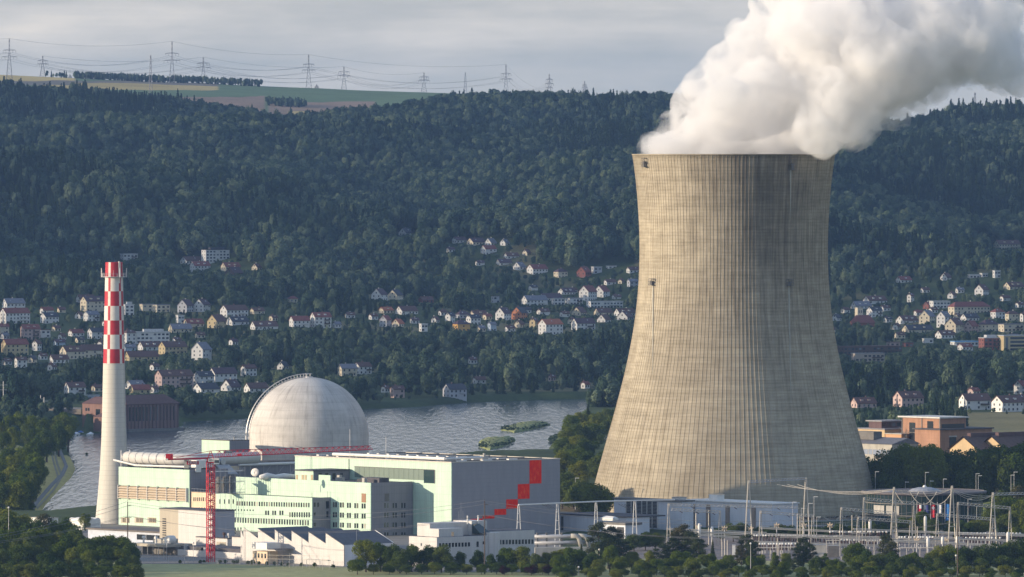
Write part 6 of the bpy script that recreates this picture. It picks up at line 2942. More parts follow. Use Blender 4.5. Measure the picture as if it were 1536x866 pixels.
# boats on the landing at the left bank
BC = [((.45, .03, .05), 'red hulled'), ((.68, .68, .7), 'white covered'), ((.03, .10, .40), 'blue covered'), ((.03, .10, .42), 'deep blue covered'),
      ((.6, .6, .65), 'pale grey covered'), ((.05, .12, .35), 'blue and white'), ((.7, .7, .7), 'small white')]
for k, (px, py) in enumerate(((96, 662), (99, 659), (105, 656), (108, 654.5), (114, 653.5), (121, 651.5), (136, 653.5))):
    col, nm = BC[k]
    X_, D_ = gp(px, py, -10)
    o = empty('motor_boat', (X_, D_, -10), math.radians(20 + 8 * k), nm + ' boat moored at the left bank' if k < 6 else 'small white motor boat out on the water left of the chimney', 'boat', 'boats moored at the left bank')
    q = MB()
    Lh = 3.6
    ring0, ring1 = [], []
    for j in range(12):
        t_ = j / 11
        x = -Lh + 2 * Lh * t_
        w_ = 1.25 * (1 - max(0, (t_ - .55) / .45) ** 2)
        ring1.append((x, w_, .9 + .3 * t_))
        ring0.append((x * .93, w_ * .6, -.2))
    for sgn in (1, -1):
        for j in range(11):
            a, b2, c, d = ring0[j], ring0[j + 1], ring1[j + 1], ring1[j]
            q.face([(a[0], sgn * a[1], a[2]), (b2[0], sgn * b2[1], b2[2]), (c[0], sgn * c[1], c[2]), (d[0], sgn * d[1], d[2])])
    q.face([(ring1[0][0], ring1[0][1], ring1[0][2]), (ring1[0][0], -ring1[0][1], ring1[0][2]), (ring0[0][0], -ring0[0][1], ring0[0][2]), (ring0[0][0], ring0[0][1], ring0[0][2])])
    q.build('hull', M_WHITE if k not in (0,) else plain('hull_red', (.45, .03, .05)), o)
    q = MB()
    for j in range(11):
        a, b2 = ring1[j], ring1[j + 1]
        ha = a[2] + 1.0 * math.sin(PI * min(1, j / 10 * 1.05))
        hb = b2[2] + 1.0 * math.sin(PI * min(1, (j + 1) / 10 * 1.05))
        for sgn in (1, -1):
            q.face([(a[0], sgn * a[1], a[2]), (b2[0], sgn * b2[1], b2[2]), (b2[0], 0, hb), (a[0], 0, ha)])
    q.build('cover', plain(f'cover_{nm.split()[0]}_{k}', col, .5), o)
X_, D_ = gp(97, 659, -10)
q = MB()
q.tube([(0, 0, 0), (0, 0, 9.2)], .16, 6)
tag(q.build('flagpole', M_WHITE, loc=(X_, D_, -9)), 'tall white pole rising among the moored boats', 'pole')

# ------------------------------------------------------------------ village houses
WALLC = {'w': ('white', (0.64, 0.63, 0.61)), 'c': ('cream', (0.60, 0.53, 0.40)), 'y': ('yellow', (0.52, 0.42, 0.24)), 'p': ('pinkish', (0.46, 0.34, 0.31)),
         'b': ('brick red', (0.24, 0.09, 0.07)), 'g': ('pale grey', (0.42, 0.43, 0.46)), 'l': ('light blue', (0.40, 0.47, 0.56)), 'o': ('orange', (0.50, 0.20, 0.09)),
         'k': ('dark brown', (0.10, 0.06, 0.05)), 's': ('stone', (0.40, 0.34, 0.29)), 'a': ('amber', (0.62, 0.36, 0.11))}
ROOFC = {'n': ('brown', (0.115, 0.062, 0.055)), 'r': ('red', (0.20, 0.065, 0.055)), 'd': ('dark grey', (0.055, 0.055, 0.07)), 'u': ('purple brown', (0.085, 0.052, 0.065)),
         'g': ('grey', (0.17, 0.17, 0.20)), 'o': ('orange tile', (0.36, 0.12, 0.065)), 'w': ('white', (0.5, 0.5, 0.5)), 'b': ('light blue', (0.18, 0.42, 0.70))}
# px centre, base row, width px, form, wall, roof, storeys
HS = """20 466 35 g w g 2|22 486 45 g w r 3|70 471 21 g w r 1|74 486 28 g w d 2|45 510 30 g p r 3|67 507 17 f w n 2|5 501 17 g c r 2|7 509 14 g g g 1
22 534 41 g y r 3|55 527 14 t w n 2|48 545 14 t c d 1|31 552 19 g w n 2|88 545 30 g w n 1|108 539 38 g c n 2|137 537 40 g c n 2|89 519 18 g l u 1|93 510 11 t w n 1
114 505 24 g w r 1|144 509 27 g w d 2|152 521 11 t w n 1|119 479 14 t w n 1|137 483 24 g w g 2|139 468 38 g c u 3|128 454 29 g w n 1|193 391 27 f w w 2|287 396 34 g w n 1
323 394 42 f w d 4|300 408 31 g w r 2|346 405 30 g c r 1|351 414 28 t k u 1|385 406 15 t c n 1|193 474 16 f w w 3|219 468 20 f c g 2|242 469 26 f c g 2|278 469 24 t g u 2
303 468 24 t w u 2|270 485 7 f w w 2|290 491 32 g c r 1|270 499 36 g c g 1|325 493 29 t y n 2|351 476 42 g w n 2|356 488 34 g w d 1|386 472 22 g c n 1|396 495 42 g w n 1
194 517 21 h w n 3|227 516 54 f w w 3|259 532 43 g y n 2|224 526 36 g w n 1|212 541 52 g y n 1|302 542 30 t w g 3|194 527 20 g l g 1|202 584 30 g w g 1|210 591 32 g y r 1
231 590 11 t w n 1|261 583 58 g p n 3|305 577 32 g w d 2|334 573 43 g w u 2|373 565 24 g w n 2|309 590 40 g w d 1|346 587 30 t w u 1|384 589 37 g w n 1|112 594 33 g w n 2
146 588 18 g c n 1|138 601 22 f l w 1|439 454 15 h c r 1|449 492 31 g w r 2|481 492 32 g w r 3|569 452 24 t w u 2|593 453 23 t c d 2|639 455 23 g b n 1|579 471 22 g c o 1
578 491 18 t g r 2|597 491 18 t c o 1|424 555 17 t w d 1|521 565 29 g c g 2|544 562 27 g w n 2|578 589 11 t w n 1|596 597 22 g p n 2|608 354 20 t w d 1|610 472 34 g w n 1
653 485 12 t w n 1|675 485 15 t w d 2|635 498 10 f w w 2|694 478 23 h g u 1|692 498 26 h a u 2|710 488 22 g w d 2|718 477 26 g c n 1|731 480 14 g c r 1|738 498 13 g l g 2
755 481 24 t w u 2|779 480 24 t o d 2|779 492 15 t c n 1|743 455 12 f g u 2|689 365 22 g w u 1|714 368 28 g c u 1|736 369 18 t w g 1|757 369 14 t w g 1|676 379 13 g w u 1
733 383 24 g w r 2|767 389 23 g w n 1|790 384 13 t c n 1|720 399 14 g w u 1|756 399 24 g w u 1|779 405 19 t w g 1|806 413 32 g w r 2|841 418 21 h c u 2|876 418 22 t b r 2
895 411 16 f g w 2|917 404 16 f w g 1|950 410 21 g w n 1|915 428 18 g w n 1|932 427 10 t c n 1|949 432 17 g g g 2|802 460 39 g w g 2|826 452 34 g w u 1|837 458 20 f w g 2
850 443 26 g w u 1|861 458 26 f w g 2|882 452 34 t w r 3|903 447 24 t w r 2|907 463 55 f w w 2|815 473 20 g w n 1|869 474 22 t c n 1|905 474 28 g c n 1|937 475 32 g w n 1
906 485 21 t w n 1|938 481 25 t w n 1|875 496 36 g w u 2|826 503 37 g w o 3|801 493 14 t y n 2|709 546 12 g w n 1|682 597 36 g g d 2|878 583 11 t w r 1|828 572 7 t p n 1|719 576 20 g w n 1
1356 425 24 g w r 1|1366 454 10 t w n 2|1292 464 31 g w g 1|1313 456 36 g w n 1|1312 476 24 g w d 2|1328 467 16 g w n 1|1361 486 34 g w n 1|1377 500 48 g c d 1|1391 485 25 t c g 2
1255 482 14 t w d 1|1305 532 98 f k n 2|1302 543 50 f s s 2|1362 521 16 f b n 1|1392 515 16 f w w 1|1511 375 41 g c n 2|1419 421 17 t w n 1|1461 418 18 f w w 1|1476 416 8 f w w 1
1495 417 9 f w w 2|1473 445 22 t w n 2|1521 435 31 g c n 1|1410 463 31 f w w 2|1392 464 15 t b r 1|1454 471 64 h c r 2|1497 479 22 h w r 2|1518 482 20 h c n 2|1537 483 14 g w n 2
1416 491 22 t w g 3|1455 482 28 g w d 1|1432 503 31 t c n 3|1457 500 22 t p r 2|1483 498 31 h c u 2|1517 498 38 f c g 2|1418 508 30 g w n 1|1519 527 44 o y w 4|1485 525 33 f b w 3
1447 519 42 f w b 1|1448 526 23 g w r 1|1461 593 18 g p r 1|1531 592 20 t w r 2|1463 615 48 g w n 2|1512 618 49 g w n 2|1296 612 38 g p n 1|1363 611 46 g p n 2|1532 606 18 t w n 1
1428 448 14 t w n 1|1508 452 16 g w n 1|1340 520 20 f p n 1|985 400 14 g w n 1|1400 470 14 g w n 1|1436 480 12 t c n 1|1378 474 14 g w r 1|1530 462 14 g w n 1|1475 466 12 g c n 1|1412 480 13 g c d 1|1345 495 12 t w n 1|1332 484 13 g w d 1|1268 470 14 g w n 1|1350 508 16 g c n 1|1520 510 16 g w d 1|1388 440 14 g w n 1|1440 440 13 g w g 1|847 476 15 g w n 1|858 487 13 t c n 1|790 470 14 g w d 1|765 498 16 g w n 1|722 498 13 g c g 1|664 474 13 g w n 1|622 486 14 g w u 1|560 480 14 g w n 1|84 498 14 g c n 1|64 540 13 g w n 1|120 515 15 g c d 1|160 490 14 g w n 1|265 516 14 g w n 1|300 508 15 g c n 1|350 518 14 g w u 1|410 482 13 g c n 1|525 478 15 g w n 1|505 492 13 g w g 1|925 450 14 g w n 1|860 440 13 g c n 1|800 436 14 g w d 1|176 552 14 g w n 1|232 556 15 g w n 1|92 470 13 g c n 1|10 548 15 g w n 1|78 556 13 t w n 1|1246 500 14 g c n 1"""
wb = MB()
wb.box(-.5, .5, -.04, 0, -.5, .5)
M_HWIN = glassy('house_window', (0.05, 0.055, 0.065), 0.2)
hw_me = wb.data('window', M_HWIN)
HOUSES = []
HRECT = []


def make_house(px, py, wpx, form, wc, rc, fl, idx):
    X_, D_ = hit(px, py)
    s_ = D_ / F
    wm_ = wpx * s_
    r_ = random.Random(idx * 7 + 3)
    th = math.radians(r_.uniform(22, 40))
    if form == 't':
        th = math.radians(r_.uniform(50, 62))
    if form in 'fo':
        th = math.radians(r_.uniform(15, 30))
    ct, st = math.cos(th), math.sin(th)
    fh = 2.7
    if form == 't':
        Wd = min(wm_ * .70, 9.5)
        Ln = max(5.0, (wm_ - Wd * st) / ct)
        Ln = min(Ln, 13)
    else:
        Wd = max(4.5, min(9.5, wm_ * .55))
        Ln = max(5.0, (wm_ - Wd * st) / ct)
    hwal = fh * fl + .6
    gzv = gz(X_, D_)
    z0 = min(gzv, zat(py, D_)) - 0.3
    o = empty('house' if form != 'o' else 'office_block', (X_, D_ + Wd * .4, z0), th)
    wn_, wcol = WALLC[wc]
    rn_, rcol = ROOFC[rc] if rc in ROOFC else ('flat grey', (.25, .24, .24))
    k = 1 + r_.uniform(-.10, .08)
    wmat = plain(f'render_{wc}', wcol, .85, noise=.07, nscale=.3)
    rmat = plain(f'tiles_{rc}', rcol, .8, noise=.22, nscale=.8) if rc in ROOFC else plain('tiles_flat', rcol, .8, noise=.2)
    hx, hy = Ln / 2, Wd / 2
    q = MB()
    if form in ('g', 't'):
        rh = Wd * (.36 if form == 'g' else .48)
        q.face([(-hx, -hy, -4), (-hx, -hy, hwal), (-hx, 0, hwal + rh), (-hx, hy, hwal), (-hx, hy, -4)])
        q.face([(hx, -hy, -4), (hx, hy, -4), (hx, hy, hwal), (hx, 0, hwal + rh), (hx, -hy, hwal)])
        q.face([(-hx, -hy, -4), (hx, -hy, -4), (hx, -hy, hwal), (-hx, -hy, hwal)])
        q.face([(hx, hy, -4), (-hx, hy, -4), (-hx, hy, hwal), (hx, hy, hwal)])
        q.build('wall', wmat, o)
        q = MB()
        e = .55
        dz_ = e * rh / hy
        for sg in (-1, 1):
            q.face([(-hx - .4, sg * (hy + e), hwal - dz_ + .15), (hx + .4, sg * (hy + e), hwal - dz_ + .15), (hx + .4, 0, hwal + rh + .2), (-hx - .4, 0, hwal + rh + .2)])
            q.face([(-hx - .4, sg * (hy + e), hwal - dz_ - .1), (-hx - .4, 0, hwal + rh - .05), (hx + .4, 0, hwal + rh - .05), (hx + .4, sg * (hy + e), hwal - dz_ - .1)])
            q.face([(-hx - .4, sg * (hy + e), hwal - dz_ - .1), (-hx - .4, sg * (hy + e), hwal - dz_ + .15), (-hx - .4, 0, hwal + rh + .2), (-hx - .4, 0, hwal + rh - .05)])
            q.face([(-hx - .4, sg * (hy + e), hwal - dz_ - .1), (hx + .4, sg * (hy + e), hwal - dz_ - .1), (hx + .4, sg * (hy + e), hwal - dz_ + .15), (-hx - .4, sg * (hy + e), hwal - dz_ + .15)])
        rf = q.build('roof', rmat, o)
    elif form == 'h':
        rh = Wd * .42
        q.box(-hx, hx, -hy, hy, -4, hwal)
        q.build('wall', wmat, o)
        q = MB()
        e = .6
        ix = max(.4, hx - hy * .8)
        A, B, C_, D4 = (-hx - e, -hy - e, hwal), (hx + e, -hy - e, hwal), (hx + e, hy + e, hwal), (-hx - e, hy + e, hwal)
        P1, P2 = (-ix, 0, hwal + rh), (ix, 0, hwal + rh)
        q.face([A, B, P2, P1])
        q.face([C_, D4, P1, P2])
        q.face([D4, A, P1])
        q.face([B, C_, P2])
        q.face([A, D4, C_, B])
        rf = q.build('roof', rmat, o)
    else:
        rh = .5
        q.box(-hx, hx, -hy, hy, -4, hwal)
        q.build('wall', wmat, o)
        q = MB()
        q.box(-hx - .3, hx + .3, -hy - .3, hy + .3, hwal, hwal + .45)
        if fl > 2 and form == 'f':
            q.box(-hx * .5, hx * .7, -hy * .4, hy * .6, hwal + .45, hwal + 2.3)
        rf = q.build('roof', rmat, o)
    if form in 'gth':
        q = MB()
        cx_ = r_.uniform(-.4, .4) * hx
        q.box(cx_ - .35, cx_ + .35, .3, 1.0, hwal + rh * .5, hwal + rh + 1.0)
        q.build('chimney', M_BRICKD if r_.random() < .5 else M_CONC, rf)
        if r_.random() < .45 and form == 'g':
            for dx in ((-.4, .35) if Ln > 12 else (0.1,)):
                q = MB()
                xx = dx * hx
                yy = -hy * .72
                q.box(xx - .9, xx + .9, yy, yy + 1.6, hwal, hwal + rh * .62)
                q.build('dormer', wmat, rf)
        elif r_.random() < .4:
            q = MB()
            xx = r_.uniform(-.5, .5) * hx
            zm = hwal + rh * .55
            ym = -hy * .45
            sl_ = rh / hy
            q.face([(xx - .5, ym - .5, zm - .5 * sl_ + .32), (xx + .5, ym - .5, zm - .5 * sl_ + .32), (xx + .5, ym + .3, zm + .3 * sl_ + .32), (xx - .5, ym + .3, zm + .3 * sl_ + .32)])
            q.build('roof_window', M_GALV, rf)
    if form == 'o':
        for f_ in range(fl):
            q = MB()
            q.box(-hx * .45, hx - .3, -hy - .08, -hy - .003, .8 + f_ * fh, 2.4 + f_ * fh)
            q.build('window_band', M_HWIN, o)
        q = MB()
        q.box(-hx * .85, -hx * .65, -hy - .08, -hy - .003, 1, hwal - 1)
        q.build('window_band', M_HWIN, o)
    else:
        nw = max(2, int(Ln / 2.9))
        for f_ in range(fl):
            zc_ = 1.75 + f_ * fh
            for i in range(nw):
                if r_.random() < .12:
                    continue
                x = -hx + Ln * (i + .5) / nw
                c = bpy.data.objects.new('window', hw_me)
                COL.objects.link(c)
                c.parent = o
                c.location = (x, -hy, zc_)
                c.scale = (1.15 if form != 'f' else 1.9, 1, 1.35)
        ng = 2 if Wd > 6 else 1
        for f_ in range(fl + (1 if form in 'gt' else 0)):
            zc_ = 1.75 + f_ * fh
            nn_ = ng if f_ < fl else 1
            for i in range(nn_):
                y = -hy + Wd * (i + .5) / nn_
                c = bpy.data.objects.new('window', hw_me)
                COL.objects.link(c)
                c.parent = o
                c.location = (-hx, y, zc_)
                c.rotation_euler = (0, 0, -PI / 2)
                c.scale = (1.0, 1, 1.25)
        if fl >= 2 and form in 'gf' and Ln > 10 and r_.random() < .6:
            q = MB()
            for f_ in range(1, fl):
                q.box(hx * .15, hx * .8, -hy - 1.2, -hy - .05, f_ * fh + .3, f_ * fh + 1.25)
            q.build('balcony', wmat if r_.random() < .5 else M_WOOD, o)
    fm = {'g': 'gabled', 't': 'steep', 'h': 'hip-roofed', 'f': 'flat-roofed', 'o': 'modern'}[form]
    sz = 'small ' if wpx < 17 else ('long ' if wpx > 38 else '')
    if form in 'fo':
        ph = f"{sz}{wn_} {fm} {'block' if form == 'o' or fl > 2 else 'house'}"
    else:
        ph = f"{sz}{wn_} {fm} house with {rn_} roof" if sz == '' else f"{sz}{wn_} {fm} house, {rn_} roof"
    vert = 'high on slope' if py < 430 else ('mid slope' if py < 511 else 'near river')
    zone = 'left of chimney' if px < 160 else 'left of dome' if px < 420 else 'above dome' if px < 662 else 'left of tower' if px < 1100 else 'right of tower'
    tag(o, ph, 'house', 'houses of the village across the river')
    LAB.append((o, ph, f"{vert} {zone}"))
    HOUSES.append(o)
    top = YH + F * (H - (z0 + hwal + rh)) / D_
    HRECT.append((px - wpx / 2, px + wpx / 2, top, py, D_))


i = 0
for line in HS.replace('\n', '|').split('|'):
    p = line.split()
    make_house(float(p[0]), float(p[1]), float(p[2]), p[3], p[4], p[5], int(p[6]), i)
    i += 1
# brick church with square cream tower
X_, D_ = hit(1294, 493)
ch = empty('church', (X_, D_, gz(X_, D_) - 1), math.radians(25), 'brick red church with square cream bell tower right of the cooling tower', 'church')
q = MB()
q.box(-8, 8, -5, 5, -2, 6)
q.build('nave', plain('render_b', (0.24, 0.09, 0.07)), ch)
q = MB()
for sg in (-1, 1):
    q.face([(-8.6, sg * 5.8, 5.6), (8.6, sg * 5.8, 5.6), (6.0, 0, 11.5), (-6.0, 0, 11.5)])
q.face([(-8.6, -5.8, 5.6), (-6, 0, 11.5), (-8.6, 5.8, 5.6)])
q.face([(8.6, -5.8, 5.6), (8.6, 5.8, 5.6), (6, 0, 11.5)])
q.build('roof', plain('tiles_r', (0.3, .07, .05)), ch)
q = MB()
q.box(-2.4, 2.4, 4, 8.8, -2, 17)
q.build('bell_tower', plain('render_c', (0.6, 0.5, 0.36)), ch)
for s_ in (-1.0, 1.0):
    q = MB()
    q.box(s_ - .35, s_ + .35, 3.9, 3.99, 13.2, 15.2)
    q.build('belfry_opening', M_DARK, ch)
q = MB()
q.box(-2.7, 2.7, 3.7, 9.1, 17, 17.5)
q.build('tower_roof', M_CONC, ch)
HRECT.append((1276, 1312, 466, 492, D_))

# ------------------------------------------------------------------ pylons and their wires on the ridge
M_PYL = plain('pylon_steel', (0.16, 0.16, 0.18), .5, .2)


def pylon(px, yt, yb, kind, D=12450.0, phrase=''):
    s_ = D / F
    X_ = xat(px, D)
    zb_ = gz(X_, D) - 1
    h_ = zat(yt, D) - zb_
    o = empty('pylon', (X_, D, zb_), 0)
    q = MB()
    bw = 4.4 if kind != 'n' else 2.6
    tw = .6
    r0 = .30

    def wd(f_):
        return bw + (tw - bw) * min(1, f_ / .72) if kind != 'n' else bw + (.5 - bw) * f_
    for sx in (-1, 1):
        for sy in (-1, 1):
            q.tube([(sx * wd(f_), sy * wd(f_), h_ * f_) for f_ in (0, .25, .5, .72, 1.0)] if kind != 'n' else
                   [(sx * wd(f_), sy * wd(f_), h_ * f_) for f_ in (0, .5, 1.0)], r0, 4)
    nlv = 9
    for i in range(nlv):
        f0, f1 = i / nlv, (i + 1) / nlv
        a, b2 = wd(f0), wd(f1)
        for sg in (-1, 1):
            q.tube([(-a * sg, -a, h_ * f0), (b2 * sg, -b2, h_ * f1)], r0 * .55, 3, cap=False)
            q.tube([(-a, -a * sg, h_ * f0), (-b2, b2 * sg, h_ * f1)], r0 * .55, 3, cap=False)
    q.build('lattice', M_PYL, o)
    arms = {'b': ((.72, 9.0), (.56, 11.0)), 'd': ((.78, 10.5), (.62, 12.5)), 't': ((.68, 11.0), (.54, 10.0)), 's': ((.8, 7), (.66, 8.5), (.52, 7)), 'n': ()}[kind]
    tips = []
    for f_, aw in arms:
        q = MB()
        aw *= h_ / 60 if kind != 'd' else h_ / 38 * .8
        for sg in (-1, 1):
            q.tube([(0, 0, h_ * f_ + 1.6), (sg * aw, 0, h_ * f_)], r0 * .8, 4)
            q.tube([(0, 0, h_ * f_ - .4), (sg * aw, 0, h_ * f_)], r0 * .8, 4)
            for e_ in (.55, 1.0):
                q.tube([(sg * aw * e_, 0, h_ * f_), (sg * aw * e_, 0, h_ * f_ - 3.4)], r0 * .7, 4)
                tips.append(Vector((X_ + sg * aw * e_, D, zb_ + h_ * f_ - 3.4)))
        q.build('cross_arm', M_PYL, o)
    tips.append(Vector((X_, D, zb_ + h_)))
    tag(o, '', 'pylon', 'pylons on the skyline')
    LAB.append((o, phrase or 'grey lattice power pylon', 'on the skyline'))
    return tips


PY = [(14, 58, 121, 'b', 12100), (64, 84, 118, 'd', 12500), (226, 83, 146, 'n', 11300), (258, 62, 122, 'b', 12300), (305, 86, 126, 'd', 12600), (463, 82, 132, 'b', 12400),
      (516, 100, 134, 'd', 12700), (636, 109, 138, 'd', 12500), (698, 109, 140, 'n', 12500), (759, 97, 143, 'b', 12300), (824, 111, 147, 's', 12000), (860, 134, 152, 'd', 12700), (877, 122, 152, 's', 12500)]
NM = {'b': 'tall two-armed lattice pylon', 'd': 'small wide-armed grey pylon', 'n': 'narrow armless lattice mast', 's': 'slim three-armed lattice pylon'}
T = {}
for px, yt, yb, kd, D in PY:
    T[px] = pylon(px, yt, yb, kd, D, NM[kd])
pylon(1462.5, 139, 166, 'n', 9800, 'narrow mast above the wood right of the steam')
for px, yt in ((475, 127), (800, 134), (105, 112)):
    pylon(px, yt, 0, 'd', 13200, 'tiny faint distant pylon')
T[-250] = [t_ + Vector((-270 * .99, 0, 18)) for t_ in T[14]]
for a, b2, ph in ((-250, 14, 'left edge'), (14, 258, 'first two tall pylons'), (258, 463, 'second and third tall pylons'), (463, 759, 'third and fourth tall pylons'), (64, 305, 'small left pylons'), (305, 516, 'small middle pylons'),
                  (516, 636, 'small right pylons'), (759, 824, 'right hand pylons')):
    ta, tb2 = T[a], T[b2]
    n = min(len(ta), len(tb2))
    for k in range(n):
        if k in (1, 3, 5, 7) and len(ta) > 8:
            continue
        if k % 2 and a not in (14, 258):
            continue
        la_ = (tb2[k] - ta[k]).length
        cable(ta[k], tb2[k], la_ * .055 if k < n - 1 else la_ * .03, 0.13, ('high voltage wire', 'between the ' + ph if a > 0 else 'running off the left edge'), 'high voltage wires on the skyline', mat=M_PYL, n=16)

# ------------------------------------------------------------------ trees


def crown_mesh(name, kind, n, leaf, seed, mat):
    """leaf-sized faces spread over many lobes; unit height 1, foot at z 0"""
    r = np.random.RandomState(seed)
    if kind == 'broad':
        K = 20 if n > 2000 else 10
        d = r.normal(size=(K, 3))
        d /= np.linalg.norm(d, axis=1)[:, None]
        rad = r.uniform(.35, 1.0, K) ** .6
        c = d * rad[:, None] * (np.array([.30, .30, .36]) if n > 2000 else np.array([.22, .22, .28])) + np.array([0, 0, .53])
        lr = r.uniform(.11, .19, K) if n > 2000 else r.uniform(.13, .20, K)
        c[0] = (0, 0, .60)
        lr[0] = .24
        w_ = lr ** 2
        li = r.choice(K, n, p=w_ / w_.sum())
        dd = r.normal(size=(n, 3))
        dd[:, 2] += .35
        dd /= np.linalg.norm(dd, axis=1)[:, None]
        rr = lr[li] * r.uniform(.62, 1.12, n)
        p = c[li] + dd * rr[:, None]
        nor = dd + (.55 if n > 2000 else .28) * r.normal(size=(n, 3))
    elif kind == 'tall':
        K = 18
        t_ = r.uniform(.22, .93, K)
        a = r.uniform(0, 2 * PI, K)
        ww = .17 * np.sin(PI * np.clip((t_ - .05) / .98, 0, 1)) ** .7
        c = np.stack([np.cos(a) * ww * r.uniform(.2, 1, K), np.sin(a) * ww * r.uniform(.2, 1, K), t_], 1)
        lr = r.uniform(.07, .14, K)
        li = r.randint(0, K, n)
        dd = r.normal(size=(n, 3))
        dd[:, 2] += .3
        dd /= np.linalg.norm(dd, axis=1)[:, None]
        p = c[li] + dd * (lr[li] * r.uniform(.6, 1.1, n))[:, None]
        nor = dd + .5 * r.normal(size=(n, 3))
    elif kind == 'fir':
        t_ = 1 - np.sqrt(r.uniform(0.0, 1, n)) * .93
        whorl = np.floor(t_ * 15) / 15
        frac = t_ * 15 - np.floor(t_ * 15)
        rmax = .205 * (1 - whorl) ** .85 * (1.05 - .55 * frac)
        a = r.uniform(0, 2 * PI, n)
        lob = .78 + .22 * np.cos(a * (5 + (whorl * 40).astype(int) % 3) + whorl * 50)
        rr = rmax * lob * np.sqrt(r.uniform(.15, 1, n))
        p = np.stack([np.cos(a) * rr, np.sin(a) * rr, t_ - rr * .25], 1)
        nor = np.stack([np.cos(a), np.sin(a), np.full(n, .9)], 1) + .5 * r.normal(size=(n, 3))
    else:   # pine: separate flat clouds of needles on an open crown
        K = 15
        t_ = np.linspace(.28, .95, K)
        a = np.arange(K) * 2.4 + r.uniform(-.4, .4, K)
        ww = .30 * np.sin(PI * np.clip((t_ - .02), 0, 1)) ** .6
        c = np.stack([np.cos(a) * ww * .75, np.sin(a) * ww * .75, t_], 1)
        lr = r.uniform(.10, .16, K)
        li = r.randint(0, K, n)
        dd = r.normal(size=(n, 3))
        dd /= np.linalg.norm(dd, axis=1)[:, None]
        p = c[li] + dd * (lr[li] * r.uniform(.4, 1.1, n))[:, None] * np.array([1.2, 1.2, .55])
        nor = dd + np.array([0, 0, .6]) + .5 * r.normal(size=(n, 3))
    nor /= np.linalg.norm(nor, axis=1)[:, None]
    ref = r.normal(size=(n, 3))
    ta = np.cross(nor, ref)
    ta /= np.linalg.norm(ta, axis=1)[:, None]
    tb2 = np.cross(nor, ta)
    s_ = leaf * r.uniform(.6, 1.4, n)[:, None]
    V = np.stack([p - ta * s_ - tb2 * s_ * .7, p + ta * s_ - tb2 * s_ * .4, p + ta * s_ * .6 + tb2 * s_ * .8, p - ta * s_ * .7 + tb2 * s_ * .6], 1).reshape(-1, 3)
    me = bpy.data.meshes.new(name)
    me.vertices.add(4 * n)
    me.vertices.foreach_set('co', V.ravel())
    me.loops.add(4 * n)
    me.polygons.add(n)
    me.loops.foreach_set('vertex_index', np.arange(4 * n, dtype=np.int32))
    me.polygons.foreach_set('loop_start', np.arange(0, 4 * n, 4, dtype=np.int32))
    me.update(calc_edges=True)
    me.materials.append(mat)
    return me


def trunk_mesh(name, seed, kind='broad'):
    r_ = random.Random(seed)
    q = MB()
    if kind in ('fir', 'pine'):
        q.tube([(0, 0, -.04), (.004, 0, .5), (0, 0, .95)], [.022, .013, .003], 6)
        for k in range(6):
            a = r_.uniform(0, 6.28)
            z = .3 + k * .09
            q.tube([(0, 0, z), (math.cos(a) * .14, math.sin(a) * .14, z + .02)], [.006, .003], 4)
    else:
        q.tube([(0, 0, -.04), (.01, .005, .2), (-.005, 0, .42), (0, .01, .7)], [.032, .024, .018, .005], 7)
        for k in range(7):
            a = k * 2.3 + r_.uniform(-.3, .3)
            z = .22 + k * .045
            l_ = r_.uniform(.16, .25)
            q.tube([(0, 0, z), (math.cos(a) * l_ * .5, math.sin(a) * l_ * .5, z + .10), (math.cos(a) * l_, math.sin(a) * l_, z + .22)], [.013, .009, .003], 5)
    return q.data(name, M_BARK)


NEAR = {'broad': [(crown_mesh(f'crown', 'broad', 7500, .0165, 10 + i, LEAF_A), trunk_mesh('trunk', i)) for i in range(5)],
        'dark': [(crown_mesh(f'crown', 'broad', 7500, .0165, 30 + i, LEAF_D), trunk_mesh('trunk', 9 + i)) for i in range(4)],
        'tall': [(crown_mesh(f'crown', 'tall', 4200, .015, 40 + i, LEAF_A), trunk_mesh('trunk', 20 + i)) for i in range(2)],
        'pine': [(crown_mesh(f'crown', 'pine', 5200, .014, 50 + i, LEAF_C), trunk_mesh('trunk', 30 + i, 'pine')) for i in range(3)],
        'fir': [(crown_mesh(f'crown', 'fir', 4200, .014, 60 + i, LEAF_C), trunk_mesh('trunk', 40 + i, 'fir')) for i in range(2)],
        'purple': [(crown_mesh(f'crown', 'broad', 4500, .017, 70, LEAF_P), trunk_mesh('trunk', 50))]}
TN = {'broad': 'leafy green broadleaf tree', 'dark': 'dark green broadleaf tree', 'tall': 'upright narrow green tree', 'pine': 'dark ragged pine', 'fir': 'pointed dark fir', 'purple': 'dark purple-leaved shrub'}
TNM = {'broad': 'broadleaf_tree', 'dark': 'broadleaf_tree', 'tall': 'poplar_tree', 'pine': 'pine_tree', 'fir': 'fir_tree', 'purple': 'copper_shrub'}
ntree = [0]
tr = random.Random(21)
TPOS = []


def tree(kind, px, yt, D, place, width=1.0, zb=None, group=None):
    """one tree, its top at photo row yt"""
    if D < 100:
        D = F * (H - D) / (yt - YH)
    X_ = xat(px, D)
    zb = gz(X_, D) if zb is None else zb
    h_ = max(1.5, zat(yt, D) - zb)
    c_, t_ = NEAR[kind][tr.randrange(len(NEAR[kind]))]
    o = empty(TNM[kind], (X_, D, zb), tr.uniform(0, 6.28))
    k = h_ * 0.99
    mobj('crown', c_, o, (0, 0, 0), (k * width, k * width * tr.uniform(.9, 1.1), k))
    mobj('trunk', t_, o, (0, 0, 0), (k, k, k))
    tag(o, '', 'shrub' if kind == 'purple' or h_ < 4 else 'tree', group or 'trees ' + place)
    LAB.append((o, (TN[kind] if h_ >= 4 or kind == 'purple' else 'low green bush'), place))
    ntree[0] += 1
    TPOS.append((X_, D))
    return o


